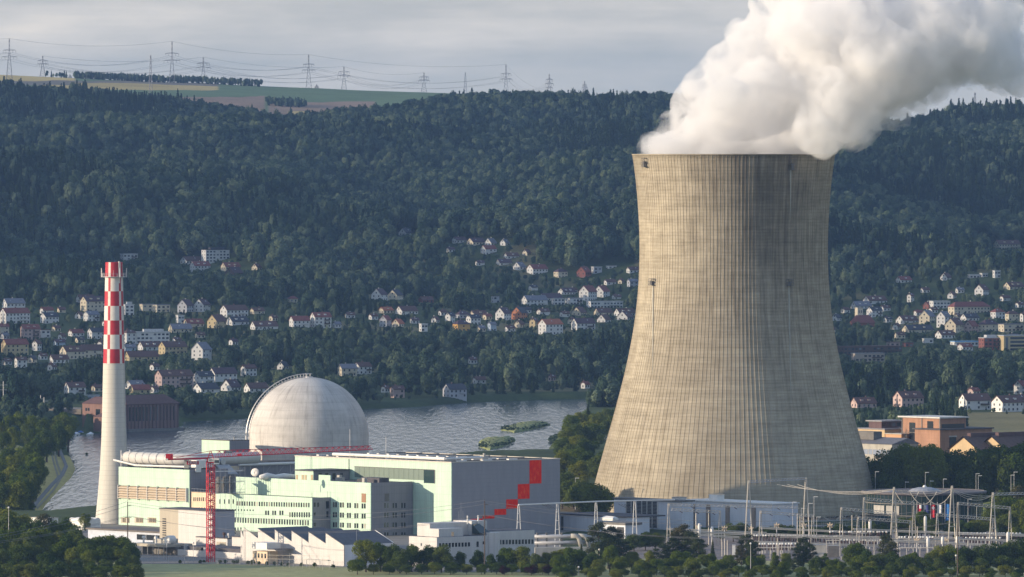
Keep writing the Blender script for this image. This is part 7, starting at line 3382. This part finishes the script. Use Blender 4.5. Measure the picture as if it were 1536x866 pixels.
# row in front of the white office
for px, yt, D, kd, w_ in ((549, 808, 2838, 'broad', 1.15), (571, 811, 2842, 'broad', 1.1), (590, 815, 2836, 'dark', 1.1), (618, 817, 2838, 'broad', 1.05), (600, 822, 2830, 'dark', 1.1), (641, 815, 2840, 'dark', 1.0), (662, 815, 2835, 'dark', 1.15),
                      (690, 826, 2842, 'dark', .9), (716, 824, 2838, 'dark', 1.0), (737, 830, 2834, 'dark', .9), (760, 821, 2838, 'broad', 1.1), (782, 819, 2836, 'broad', 1.3), (803, 829, 2832, 'dark', 1.0), (818, 828, 2838, 'broad', .8)):
    tree(kd, px, yt, D, 'in the row before the white office', w_)
for px, yt in ((536, 838), (560, 846), (584, 846), (610, 846), (632, 845), (652, 843), (676, 842), (700, 846), (722, 846), (745, 843), (768, 846), (792, 846), (814, 845), (832, 846)):
    tree(tr.choice(['broad', 'dark']), px, yt, 2822, 'in the hedge before the white office', 1.9)
tree('purple', 757, 848, 2815, 'below the white office', 1.6)
tree('purple', 797, 847, 2815, 'below the white office', 2.0)
tree('purple', 823, 847, 2818, 'below the white office', 1.6)
# mixed belt before the switchyard
for px, yt, D, kd, w_ in ((845, 819, 2840, 'broad', 1.4), (862, 819, 2836, 'broad', 1.4), (872, 815, 2848, 'fir', 1.2), (838, 832, 2822, 'broad', 1.3), (852, 846, 2812, 'broad', 1.8), (898, 783, 2872, 'pine', .85), (920, 789, 2876, 'pine', .9), (912, 800, 2862, 'pine', 1.1),
                      (935, 812, 2868, 'pine', 1.1), (886, 826, 2830, 'dark', 1.2), (915, 818, 2828, 'broad', .9), (900, 838, 2815, 'broad', 1.5), (930, 834, 2820, 'broad', 1.2), (948, 827, 2830, 'broad', 1.2), (962, 838, 2815, 'broad', 1.4), (975, 826, 2826, 'tall', 1.2),
                      (993, 815, 2862, 'pine', 1.2), (985, 838, 2815, 'broad', 1.4), (1005, 834, 2820, 'dark', 1.2), (1023, 786, 2880, 'pine', .9), (1036, 797, 2872, 'pine', .95), (1010, 805, 2872, 'pine', .9), (1048, 807, 2862, 'pine', .9),
                      (1021, 826, 2826, 'broad', 1.3), (1040, 836, 2815, 'broad', 1.4), (1061, 830, 2826, 'broad', 1.3), (1069, 808, 2868, 'fir', .9), (1078, 837, 2814, 'broad', 1.4), (1092, 832, 2820, 'broad', 1.1), (1101, 844, 2808, 'pine', 1.3),
                      (1120, 801, 2875, 'pine', .85), (1130, 812, 2862, 'pine', .95), (1112, 818, 2850, 'pine', 1.0), (1126, 833, 2820, 'broad', 1.1), (1142, 832, 2822, 'broad', 1.0), (1163, 826, 2828, 'tall', 1.2), (1180, 829, 2826, 'broad', .9), (1176, 842, 2810, 'broad', 1.2),
                      (1205, 805, 2876, 'pine', .8), (1198, 818, 2856, 'pine', .9), (1214, 814, 2858, 'pine', .9), (1196, 838, 2814, 'pine', 1.2), (1224, 832, 2822, 'dark', 1.1), (1236, 828, 2824, 'tall', 1.2), (1250, 838, 2815, 'broad', 1.2), (1262, 842, 2810, 'broad', 1.3),
                      (1276, 815, 2850, 'broad', .9), (1288, 813, 2856, 'broad', .9), (1330, 801, 2872, 'pine', .8), (1338, 812, 2862, 'pine', .8), (1300, 822, 2840, 'dark', 1.1), (1318, 829, 2830, 'dark', 1.3), (1290, 832, 2826, 'broad', 1.3), (1336, 826, 2836, 'dark', 1.1),
                      (1306, 842, 2812, 'broad', 1.4), (1352, 834, 2824, 'dark', 1.3), (1368, 826, 2836, 'broad', 1.1), (1385, 832, 2826, 'dark', 1.3), (1400, 824, 2836, 'broad', 1.2), (1418, 817, 2842, 'broad', 1.1), (1432, 821, 2838, 'broad', 1.1), (1450, 818, 2842, 'dark', 1.3),
                      (1468, 818, 2840, 'dark', 1.2), (1484, 815, 2842, 'dark', 1.2), (1500, 813, 2846, 'dark', 1.2), (1516, 809, 2848, 'dark', 1.2), (1532, 806, 2850, 'dark', 1.2), (1410, 838, 2815, 'dark', 1.5), (1442, 838, 2815, 'dark', 1.5), (1474, 836, 2816, 'dark', 1.5),
                      (1506, 832, 2818, 'dark', 1.5), (1534, 834, 2818, 'dark', 1.5), (1370, 844, 2812, 'dark', 1.4), (1338, 842, 2812, 'dark', 1.4), (1550, 800, 2852, 'dark', 1.2)):
    if kd in ('broad',) and 1290 > px > 830 and tr.random() < .3:
        kd = 'broad'
    tree(kd, px, yt, D, 'in the belt before the switchyard', w_)
for px in range(842, 1550, 19):
    tree(tr.choice(['broad', 'broad', 'dark']), px + tr.uniform(-4, 4), 850 + tr.uniform(-3, 4), 2806, 'low in the belt before the switchyard', 1.9)
# round shrubs behind the switchyard
for px, yt, D, kd, w_ in ((951, 800, 2990, 'dark', 1.5), (968, 797, 2995, 'dark', 1.3), (983, 798, 2995, 'dark', 1.4), (1100, 784, 3060, 'dark', 1.2), (1112, 783, 3062, 'dark', 1.2), (1083, 789, 3062, 'dark', 1.1), (1134, 789, 3062, 'dark', 1.2), (1152, 789, 3062, 'dark', 1.5), (1170, 785, 3064, 'dark', 1.5),
                      (1186, 787, 3064, 'dark', 1.4), (1204, 789, 3064, 'dark', 1.5), (1222, 790, 3064, 'dark', 1.5), (1240, 788, 3064, 'dark', 1.5), (1258, 785, 3066, 'dark', 1.4), (1276, 788, 3066, 'broad', 1.3), (1305, 780, 3070, 'dark', 1.3), (1325, 784, 3070, 'dark', 1.4), (1352, 775, 3075, 'broad', 1.2),
                      (1366, 776, 3075, 'broad', 1.2), (1382, 765, 3075, 'broad', .9), (1400, 778, 3072, 'dark', 1.3), (1430, 781, 3072, 'dark', 1.3), (1448, 779, 3072, 'dark', 1.3), (1466, 776, 3076, 'broad', 1.3), (1490, 752, 3110, 'dark', 1.2), (1505, 748, 3120, 'dark', 1.2), (1522, 745, 3130, 'broad', 1.2),
                      (1538, 748, 3120, 'broad', 1.2), (1512, 768, 3080, 'dark', 1.1), (1534, 764, 3080, 'broad', 1.1), (1499, 785, 3060, 'fir', 1.0), (1545, 785, 3040, 'broad', 1.3), (1523, 790, 3040, 'broad', 1.2), (1526, 729, 3230, 'pine', 1.2), (1506, 734, 3220, 'dark', 1.2)):
    tree(kd, px, yt, D, 'behind the switchyard', w_)
# left corner wood
for px, yt, D, kd, w_ in ((0, 752, 2960, 'broad', .9), (12, 768, 2920, 'dark', 1.0), (32, 772, 2925, 'broad', 1.0), (52, 778, 2910, 'dark', 1.0), (66, 770, 2950, 'pine', .8), (84, 777, 2930, 'broad', .9), (97, 774, 2945, 'dark', .8), (112, 786, 2910, 'dark', 1.0), (128, 768, 3150, 'broad', 1.0),
                      (80, 793, 2885, 'broad', 1.1), (60, 790, 2885, 'broad', 1.1), (38, 795, 2875, 'dark', 1.1), (14, 792, 2880, 'broad', 1.1), (-6, 800, 2860, 'dark', 1.1), (100, 800, 2870, 'dark', 1.0), (120, 800, 2880, 'dark', .8), (90, 812, 2850, 'broad', 1.1),
                      (28, 815, 2845, 'dark', 1.2), (52, 812, 2848, 'dark', 1.2), (4, 822, 2835, 'dark', 1.2), (70, 826, 2832, 'dark', 1.2), (110, 820, 2842, 'broad', 1.1), (132, 806, 2862, 'broad', 1.1), (148, 804, 2866, 'broad', 1.1), (165, 802, 2868, 'broad', 1.2), (182, 803, 2866, 'broad', 1.1),
                      (196, 812, 2860, 'dark', 1.2), (178, 818, 2846, 'broad', 1.2), (155, 818, 2845, 'broad', 1.2), (134, 824, 2836, 'broad', 1.2), (200, 832, 2838, 'dark', 1.1), (184, 836, 2826, 'dark', 1.3), (160, 838, 2822, 'dark', 1.3), (138, 842, 2815, 'dark', 1.4), (114, 838, 2818, 'dark', 1.3),
                      (90, 840, 2815, 'dark', 1.4), (64, 844, 2812, 'dark', 1.4), (40, 840, 2815, 'dark', 1.4), (16, 840, 2815, 'dark', 1.4), (-8, 840, 2815, 'dark', 1.4), (192, 850, 2812, 'dark', 1.3)):
    tree(kd, px, yt, D, 'in the lower left corner wood', w_)
for px in range(-8, 205, 23):
    tree(tr.choice(['dark', 'broad', 'dark']), px + tr.uniform(-4, 4), 848 + tr.uniform(-5, 4), 2772, 'at the lower left corner edge', 1.7)
for px in range(846, 1550, 40):
    tree(tr.choice(['dark', 'broad']), px + tr.uniform(-5, 5), 856 + tr.uniform(-3, 3), 2782, 'at the bottom edge before the switchyard', 1.9)
for px, hpx in ((270, 5), (300, 4), (306, 6), (330, 5), (338, 6), (350, 5), (356, 7), (372, 5), (379, 8), (388, 5), (400, 6), (412, 7), (422, 6), (432, 4), (452, 7), (472, 8), (500, 4), (524, 5)):
    yb_ = 846 + max(0, px - 350) * .045
    D_ = gp(px, yb_)[1]
    tree('dark', px, yb_ - hpx, D_, 'along the field edge', 1.4)
# left bank trees and hedges on the levee
for px, yt, D, kd, w_ in ((57, 684, 8.5, 'broad', 0.83), (51, 678, 8.5, 'broad', 0.79), (43, 690, 8.5, 'dark', 0.79), (31, 702, 8.5, 'broad', 0.85), (16, 700, 8.5, 'broad', 0.85), (-1, 706, 8.5, 'dark', 0.85), (-17, 708, 8.5, 'broad', 0.85), (49, 703, 8.5, 'dark', 0.79), (3, 722, 8.5, 'dark', 0.93), (21, 722, 8.5, 'broad', 0.93), (-15, 730, 8.5, 'dark', 0.93), (36, 716, 8.5, 'dark', 0.85),
                      (6, 672, 10, 'dark', 0.91), (22, 676, 10, 'broad', 0.84), (-4, 686, 10, 'dark', 0.91), (14, 668, 10, 'dark', 0.91), (36, 664, 10, 'broad', 0.84), (54, 656, 10, 'dark', 0.84), (70, 640, 10, 'dark', 0.91), (58, 636, 10, 'dark', 0.91), (42, 632, 10, 'dark', 0.76), (32, 622, 10, 'tall', 1.22),
                      (20, 640, 10, 'broad', 0.99), (4, 645, 10, 'dark', 0.99), (-12, 650, 10, 'dark', 0.99), (48, 622, 10, 'broad', 0.84), (28, 616, 10, 'broad', 0.76), (14, 622, 10, 'broad', 0.84), (-3, 628, 10, 'broad', 0.84), (92, 618, 10, 'broad', 0.84), (80, 622, 10, 'dark', 0.84), (102, 622, 10, 'broad', 0.76),
                      (66, 625, 10, 'dark', 0.76), (88, 630, 10, 'dark', 0.84), (130, 683, 4220, 'dark', 1.4)):
    tree(kd, px, yt, D, 'on the left river bank', w_, zb=None if px < 125 else -10.2)
# wood between turbine hall and cooling tower
tw_ = random.Random(5)
for px, yt, D, kd, w_ in ((858, 622, 13, 'broad', 1.12), (870, 618, 13, 'broad', 1.12), (882, 604, 17, 'fir', 1.01), (884, 615, 13, 'dark', 1.12), (896, 616, 13, 'broad', 1.12), (908, 612, 13, 'dark', 1.12), (920, 609, 13, 'dark', 1.12), (932, 608, 13, 'dark', 1.12), (914, 622, 13, 'dark', 1.12), (845, 655, 13, 'dark', 1.12), (852, 640, 13, 'broad', 1.12),
                      (864, 634, 13, 'dark', 1.23), (876, 632, 13, 'broad', 1.23), (890, 634, 13, 'dark', 1.23), (868, 652, 13, 'broad', 1.23), (880, 656, 13, 'dark', 1.23), (856, 664, 13, 'dark', 1.23), (846, 676, 13, 'broad', 1.12), (866, 672, 13, 'broad', 1.23), (880, 675, 13, 'dark', 1.23), (895, 682, 13, 'dark', 1.23),
                      (905, 676, 13, 'dark', 1.23), (870, 690, 13, 'broad', 1.12), (850, 706, 13, 'dark', 1.12), (860, 716, 13, 'dark', 1.12), (872, 719, 13, 'dark', 1.23), (884, 722, 13, 'dark', 1.23), (893, 724, 13, 'broad', 1.12), (843, 716, 13, 'dark', 1.01)):
    tree(kd, px, yt, D, 'between turbine hall and cooling tower', w_)
# dark belt behind the glass building
for k in range(30):
    px = 1302 + k * 8.6
    kd = 'dark'
    yt = 678 - (px - 1300) * .03 + tw_.uniform(-4, 5)
    if 1352 < px < 1402:
        yt = 668 + tw_.uniform(-2, 4)
        kd = 'broad'
    if px > 1480:
        yt = 664 + tw_.uniform(-3, 5)
    tree(kd, px, yt, 3390 + tw_.uniform(-25, 25), 'in the dark belt behind the glass building', .95)
print('near trees', ntree[0])

# the wooded hillside, far banks and gardens: one mass of uncounted trees
rs = np.random.RandomState(11)


def hill_points():
    D0, D1 = 4700.0, 10500.0
    pts = []
    step = 9.2
    ys_ = np.arange(D0, D1, step)
    for D in ys_:
        xa, xb = xat(-420, D), xat(1960, D)
        n = int((xb - xa) / step)
        x = xa + (np.arange(n) + rs.uniform(0, 1, n)) * step
        y = D + rs.uniform(-.5, .5, n) * step
        pts.append(np.stack([x, y], 1))
    # scattered small woods on the plateau
    ex = []
    for (pa_, pb_, ya_, D_, num) in ((112, 392, 0, 12480, 520), (400, 458, 0, 11560, 150), (68, 100, 0, 12480, 14), (734, 748, 0, 12450, 9), (430, 437, 0, 11250, 2)):
        px = rs.uniform(pa_, pb_, num)
        dd = D_ + rs.uniform(-60, 60, num)
        ex.append(np.stack([(px - 768) * dd / F, dd], 1))
    for D in np.arange(3770.0, 4700.0, 11.0):
        xa, xb = xat(1236, D), xat(1640, D)
        n = int((xb - xa) / 11.0)
        x = xa + (np.arange(n) + rs.uniform(0, 1, n)) * 11.0
        y = D + rs.uniform(-5, 5, n)
        pts.append(np.stack([x, y], 1)[rs.uniform(0, 1, n) < .62])
    for D in np.arange(4210.0, 4640.0, 9.0):
        xa, xb = xat(-160, D), xat(112, D)
        n = int((xb - xa) / 9.0)
        x = xa + (np.arange(n) + rs.uniform(0, 1, n)) * 9.0
        pts.append(np.stack([x, D + rs.uniform(-4, 4, n)], 1)[rs.uniform(0, 1, n) < .8])
    for (xa, xb, ya, yb) in ((716, 774, 658, 673), (748, 823, 635, 647), (822, 846, 652, 664)):
        n = 380
        a = rs.uniform(0, 2 * PI, n)
        rr_ = np.sqrt(rs.uniform(0, .9, n))
        pxx = (xa + xb) / 2 + (xb - xa) / 2 * rr_ * np.cos(a)
        pyy = (ya + yb) / 2 - (pxx - (xa + xb) / 2) / (xb - xa) * (yb - ya) * .55 + (yb - ya) / 2 * rr_ * np.sin(a) * .75
        dd = F * (H + 9.3) / (pyy - YH)
        ex.append(np.stack([(pxx - 768) * dd / F, dd], 1))
    P = np.concatenate(pts)
    E = np.concatenate(ex)
    return P, E


P, E = hill_points()
Z = ground_z(P[:, 0], P[:, 1])
px = P[:, 0] * F / P[:, 1] + 768
py = YH + F * (H - Z) / P[:, 1]
sd = poly_sd(P[:, 0], P[:, 1], WP)
D = P[:, 1]
keep = sd < -5
keep &= ~((px > 1452) & (D > 4150) & (D < 4560))
keep &= ~((px > 1455) & (px < 1470) & (D < 4600) & (D > 4100))
rightlow = (px > 1200) & (D < 4990)
left = (px < 125) & (D < 4760) & ~((px < 113) & (D > 4200) & (D < 4645))
keep &= ~left
near_side = (D < 4990) & (px > 1100)
keep &= ~(near_side & (D > 4700) & (rs.uniform(0, 1, len(D)) < .35))
midn = (px > 262) & (px < 1200) & (D < 4700)
keep &= ~midn
# the power station and the river terrace in front of it
keep &= ~((px > 115) & (px < 285) & (D < 4720))
keep &= ~((px > -400) & (px < 125) & (D > 4640) & (D < 4740))
# height
kindr = rs.uniform(0, 1, len(D))
con_n = vnoise(P[:, 0] / 110, D / 260, 31)
conif = con_n + rs.uniform(-.5, .5, len(D)) > .48
h = rs.uniform(14, 24, len(D)) * np.where(conif, 1.12, 1.0)
h *= 1 + .30 * vnoise(P[:, 0] / 40, D / 60, 77)
village = (D > 4800) & (D < 6950)
h = np.where(village, h * rs.uniform(.4, .92, len(D)), h)
h = np.where(rightlow, h * rs.uniform(.25, .62, len(D)), h)
h = np.where((px < 125) & (D < 4700), rs.uniform(6, 12, len(D)), h)
# open glades near houses
keepv = ~(village & (rs.uniform(0, 1, len(D)) < .40))
keep &= keepv
for (x0, x1, top, base, Dh) in HRECT:
    s_ = Dh / F
    rw = h * .36 / (D / F)
    inx = (px > x0 - rw) & (px < x1 + rw)
    # on the house itself
    keep &= ~(inx & (np.abs(D - Dh - 4) < 11))
    infront = inx & (D < Dh) & (D > Dh - 900)
    ytree = py - h * F / D
    lim = base - (base - top) * rs.uniform(.02, .34, len(D))
    over = infront & (ytree < lim)
    hn = (py - lim) * D / F
    h = np.where(over, np.maximum(hn, 0), h)
    keep &= ~(over & (hn < 2.2))
# the old power station, the church and the brick wings must stay visible too
for (x0, x1, lim_, Dm) in ((118, 270, 641, 4900), (1456, 1545, 652, 4300)):
    m_ = (px > x0) & (px < x1) & (D < Dm)
    ytree = py - h * F / D
    keep &= ~(m_ & (ytree < lim_) & (D < 4600))
P, D, h, conif, Z, px, py = P[keep], D[keep], h[keep], conif[keep], Z[keep], px[keep], py[keep]
# strips of riverside and right-bank garden trees
EZ = ground_z(E[:, 0], E[:, 1])
eh = rs.uniform(7, 13, len(E))
isl = E[:, 1] < 6000
eh = np.where(isl, rs.uniform(.5, 1.7, len(E)), eh)
EZ = np.where(isl, -8.9, EZ)
econ = (rs.uniform(0, 1, len(E)) < .35) & ~isl
PX_ = np.concatenate([P, E])
ZZ = np.concatenate([Z, EZ])
HH = np.concatenate([h, eh])
CC = np.concatenate([conif, econ])
NT = len(PX_)
print('hill trees', NT)
protos = bpy.data.collections.new('tree_kinds')
pk = []
for i in range(5):
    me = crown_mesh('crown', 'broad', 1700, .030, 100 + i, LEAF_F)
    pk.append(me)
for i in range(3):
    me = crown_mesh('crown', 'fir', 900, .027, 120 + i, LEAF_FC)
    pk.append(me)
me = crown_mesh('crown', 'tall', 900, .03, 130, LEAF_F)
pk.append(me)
for i, me in enumerate(pk):
    o = bpy.data.objects.new(f'kind_{i:02d}', me)
    protos.objects.link(o)
vi = np.where(CC, 5 + rs.randint(0, 3, NT), rs.choice([0, 1, 2, 3, 4, 8], NT, p=[.19, .19, .19, .19, .19, .05])).astype(np.int32)
wdt = np.where(CC, rs.uniform(.85, 1.2, NT), rs.uniform(.62, 1.0, NT))
wdt = np.where(HH < 7, wdt * 1.5, wdt)
fm = bpy.data.meshes.new('woodland')
fm.vertices.add(NT)
fm.vertices.foreach_set('co', np.stack([PX_[:, 0], PX_[:, 1], ZZ - .5], 1).ravel())
a1 = fm.attributes.new('sc', 'FLOAT_VECTOR', 'POINT')
a1.data.foreach_set('vector', np.stack([HH * wdt, HH * wdt, HH * 1.05], 1).ravel())
a2 = fm.attributes.new('rot', 'FLOAT_VECTOR', 'POINT')
a2.data.foreach_set('vector', np.stack([np.zeros(NT), np.zeros(NT), rs.uniform(0, 6.28, NT)], 1).ravel())
a3 = fm.attributes.new('kind_index', 'INT', 'POINT')
a3.data.foreach_set('value', vi)
fo = bpy.data.objects.new('woodland', fm)
COL.objects.link(fo)
tag(fo, 'dense mixed woodland covering the hillside and gardens across the river', 'woodland', kind='stuff')
ng = bpy.data.node_groups.new('scatter', 'GeometryNodeTree')
ng.interface.new_socket('Geometry', in_out='INPUT', socket_type='NodeSocketGeometry')
ng.interface.new_socket('Geometry', in_out='OUTPUT', socket_type='NodeSocketGeometry')
gi = ng.nodes.new('NodeGroupInput')
go = ng.nodes.new('NodeGroupOutput')
iop = ng.nodes.new('GeometryNodeInstanceOnPoints')
ci = ng.nodes.new('GeometryNodeCollectionInfo')
ci.inputs['Collection'].default_value = protos
ci.inputs['Separate Children'].default_value = True
ci.inputs['Reset Children'].default_value = True


def attr(nm, typ):
    n_ = ng.nodes.new('GeometryNodeInputNamedAttribute')
    n_.data_type = typ
    n_.inputs['Name'].default_value = nm
    return n_


asx, arx, akx = attr('sc', 'FLOAT_VECTOR'), attr('rot', 'FLOAT_VECTOR'), attr('kind_index', 'INT')
ng.links.new(gi.outputs[0], iop.inputs['Points'])
ng.links.new(ci.outputs[0], iop.inputs['Instance'])
iop.inputs['Pick Instance'].default_value = True
ng.links.new(akx.outputs['Attribute'], iop.inputs['Instance Index'])
ng.links.new(asx.outputs['Attribute'], iop.inputs['Scale'])
e2r = ng.nodes.new('FunctionNodeEulerToRotation')
ng.links.new(arx.outputs['Attribute'], e2r.inputs[0])
ng.links.new(e2r.outputs[0], iop.inputs['Rotation'])
ng.links.new(iop.outputs[0], go.inputs[0])
mod = fo.modifiers.new('scatter', 'NODES')
mod.node_group = ng

# ------------------------------------------------------------------ steam
SD = 3390.0
blobs = []
sr = random.Random(17)


def blob(px, py, rpx, dD=0.0):
    blobs.append((xat(px, SD), SD + dD, zat(py, SD), rpx * TS))


for k in range(26):      # just inside and over the rim
    a = 2 * PI * k / 26
    blob(1101 + 118 * math.cos(a), 225 - 8 * max(0, math.cos(a)), 24, 118 * TS * math.sin(a))
for k in range(12):
    a = 2 * PI * k / 12
    blob(1110 + 72 * math.cos(a), 214, 44, 72 * TS * math.sin(a))
blob(1105, 205, 60)
for q_ in ((1130, 110, 55), (1150, 80, 55), (1180, 60, 55), (1200, 100, 60), (1240, 130, 60), (1120, 150, 50)):
    blob(*q_)
blob(972, 222, 13, 0)
blob(985, 213, 18, 8)
blob(998, 202, 22, -6)
L_ = [(1010, 192, 24), (1030, 175, 30), (1042, 152, 28), (1048, 130, 24), (1040, 140, 20), (1060, 140, 30), (1100, 120, 40), (1066, 118, 30), (1095, 98, 34), (1108, 80, 26), (1120, 60, 32), (1150, 38, 30), (1168, 12, 34), (1160, -12, 34), (1185, -40, 50)]
R_ = [(1228, 200, 14), (1256, 188, 14), (1284, 182, 17), (1308, 184, 20), (1330, 174, 24), (1352, 168, 24), (1378, 148, 28), (1400, 132, 30), (1425, 118, 28), (1450, 105, 30), (1475, 112, 28), (1500, 118, 32), (1530, 110, 36), (1560, 95, 45), (1600, 80, 60)]
for a, b2, c in L_ + R_:
    blob(a, b2, c, sr.uniform(-12, 12))
for k in range(90):
    t_ = sr.random()
    s2 = sr.random()
    i0 = t_ * (len(L_) - 1)
    j0 = t_ * (len(R_) - 1)
    lx, ly = np.interp(i0, range(len(L_)), [q_[0] for q_ in L_]), np.interp(i0, range(len(L_)), [q_[1] for q_ in L_])
    rx, ry = np.interp(j0, range(len(R_)), [q_[0] for q_ in R_]), np.interp(j0, range(len(R_)), [q_[1] for q_ in R_])
    blob(lx + (rx - lx) * (.12 + .76 * s2), ly + (ry - ly) * (.12 + .76 * s2), sr.uniform(26, 52), sr.uniform(-1, 1) * 40)
for k in range(36):
    blob(sr.uniform(1190, 1560), sr.uniform(-55, 60), sr.uniform(40, 62), sr.uniform(-35, 35))
ico = bmesh.new()
bmesh.ops.create_icosphere(ico, subdivisions=2, radius=1)
iv = np.array([v.co[:] for v in ico.verts])
itri = np.array([[v.index for v in f.verts] for f in ico.faces])
ico.free()
VV, FF = [], []
for (x, y, z, r_) in blobs:
    FF.append(itri + len(iv) * len(VV))
    VV.append(iv * r_ + np.array([x, y, z]))
VV = np.concatenate(VV)
FF = np.concatenate(FF)
sm = bpy.data.meshes.new('steam')
sm.from_pydata(VV.tolist(), [], FF.tolist())
sm.update()
so = bpy.data.objects.new('steam', sm)
COL.objects.link(so)
rm = so.modifiers.new('union', 'REMESH')
rm.mode = 'VOXEL'
rm.voxel_size = 2.0
for nm, sz, stg in (('billow', 26.0, 13.0), ('puff', 10.0, 8.0), ('curl', 4.0, 3.6)):
    tx_ = bpy.data.textures.new(nm, 'CLOUDS')
    tx_.noise_scale = sz
    tx_.noise_depth = 2
    dpm = so.modifiers.new(nm, 'DISPLACE')
    dpm.texture = tx_
    dpm.texture_coords = 'GLOBAL'
    dpm.strength = stg
    dpm.mid_level = 0.5
rm2 = so.modifiers.new('clean', 'REMESH')
rm2.mode = 'VOXEL'
rm2.voxel_size = 1.25
ms = bpy.data.materials.new('steam')
ms.use_nodes = True
nt = ms.node_tree
nt.nodes.remove(nt.nodes['Principled BSDF'])
pv = N(nt, 'ShaderNodeVolumePrincipled')
pv.inputs['Color'].default_value = (0.962, 0.956, 0.952, 1)
pv.inputs['Anisotropy'].default_value = 0.0
geo = N(nt, 'ShaderNodeTexCoord')
sn = N(nt, 'ShaderNodeTexNoise', i_Scale=0.085, i_Detail=6.0, i_Roughness=0.65, i_Distortion=0.8)
L(nt, geo, sn, 3)
sm_ = N(nt, 'ShaderNodeMapRange')
sm_.inputs['From Min'].default_value = 0.41
sm_.inputs['From Max'].default_value = 0.62
sm_.inputs['To Min'].default_value = 0.004
sm_.inputs['To Max'].default_value = 0.18
L(nt, sn, sm_)
L(nt, sm_, pv, 0, 'Density')
out = [n for n in nt.nodes if n.type == 'OUTPUT_MATERIAL'][0]
nt.links.new(pv.outputs[0], out.inputs['Volume'])
sm.materials.append(ms)
tag(so, 'huge white steam plume billowing up and right from the cooling tower', 'steam', kind='stuff')

finish_labels(LAB)
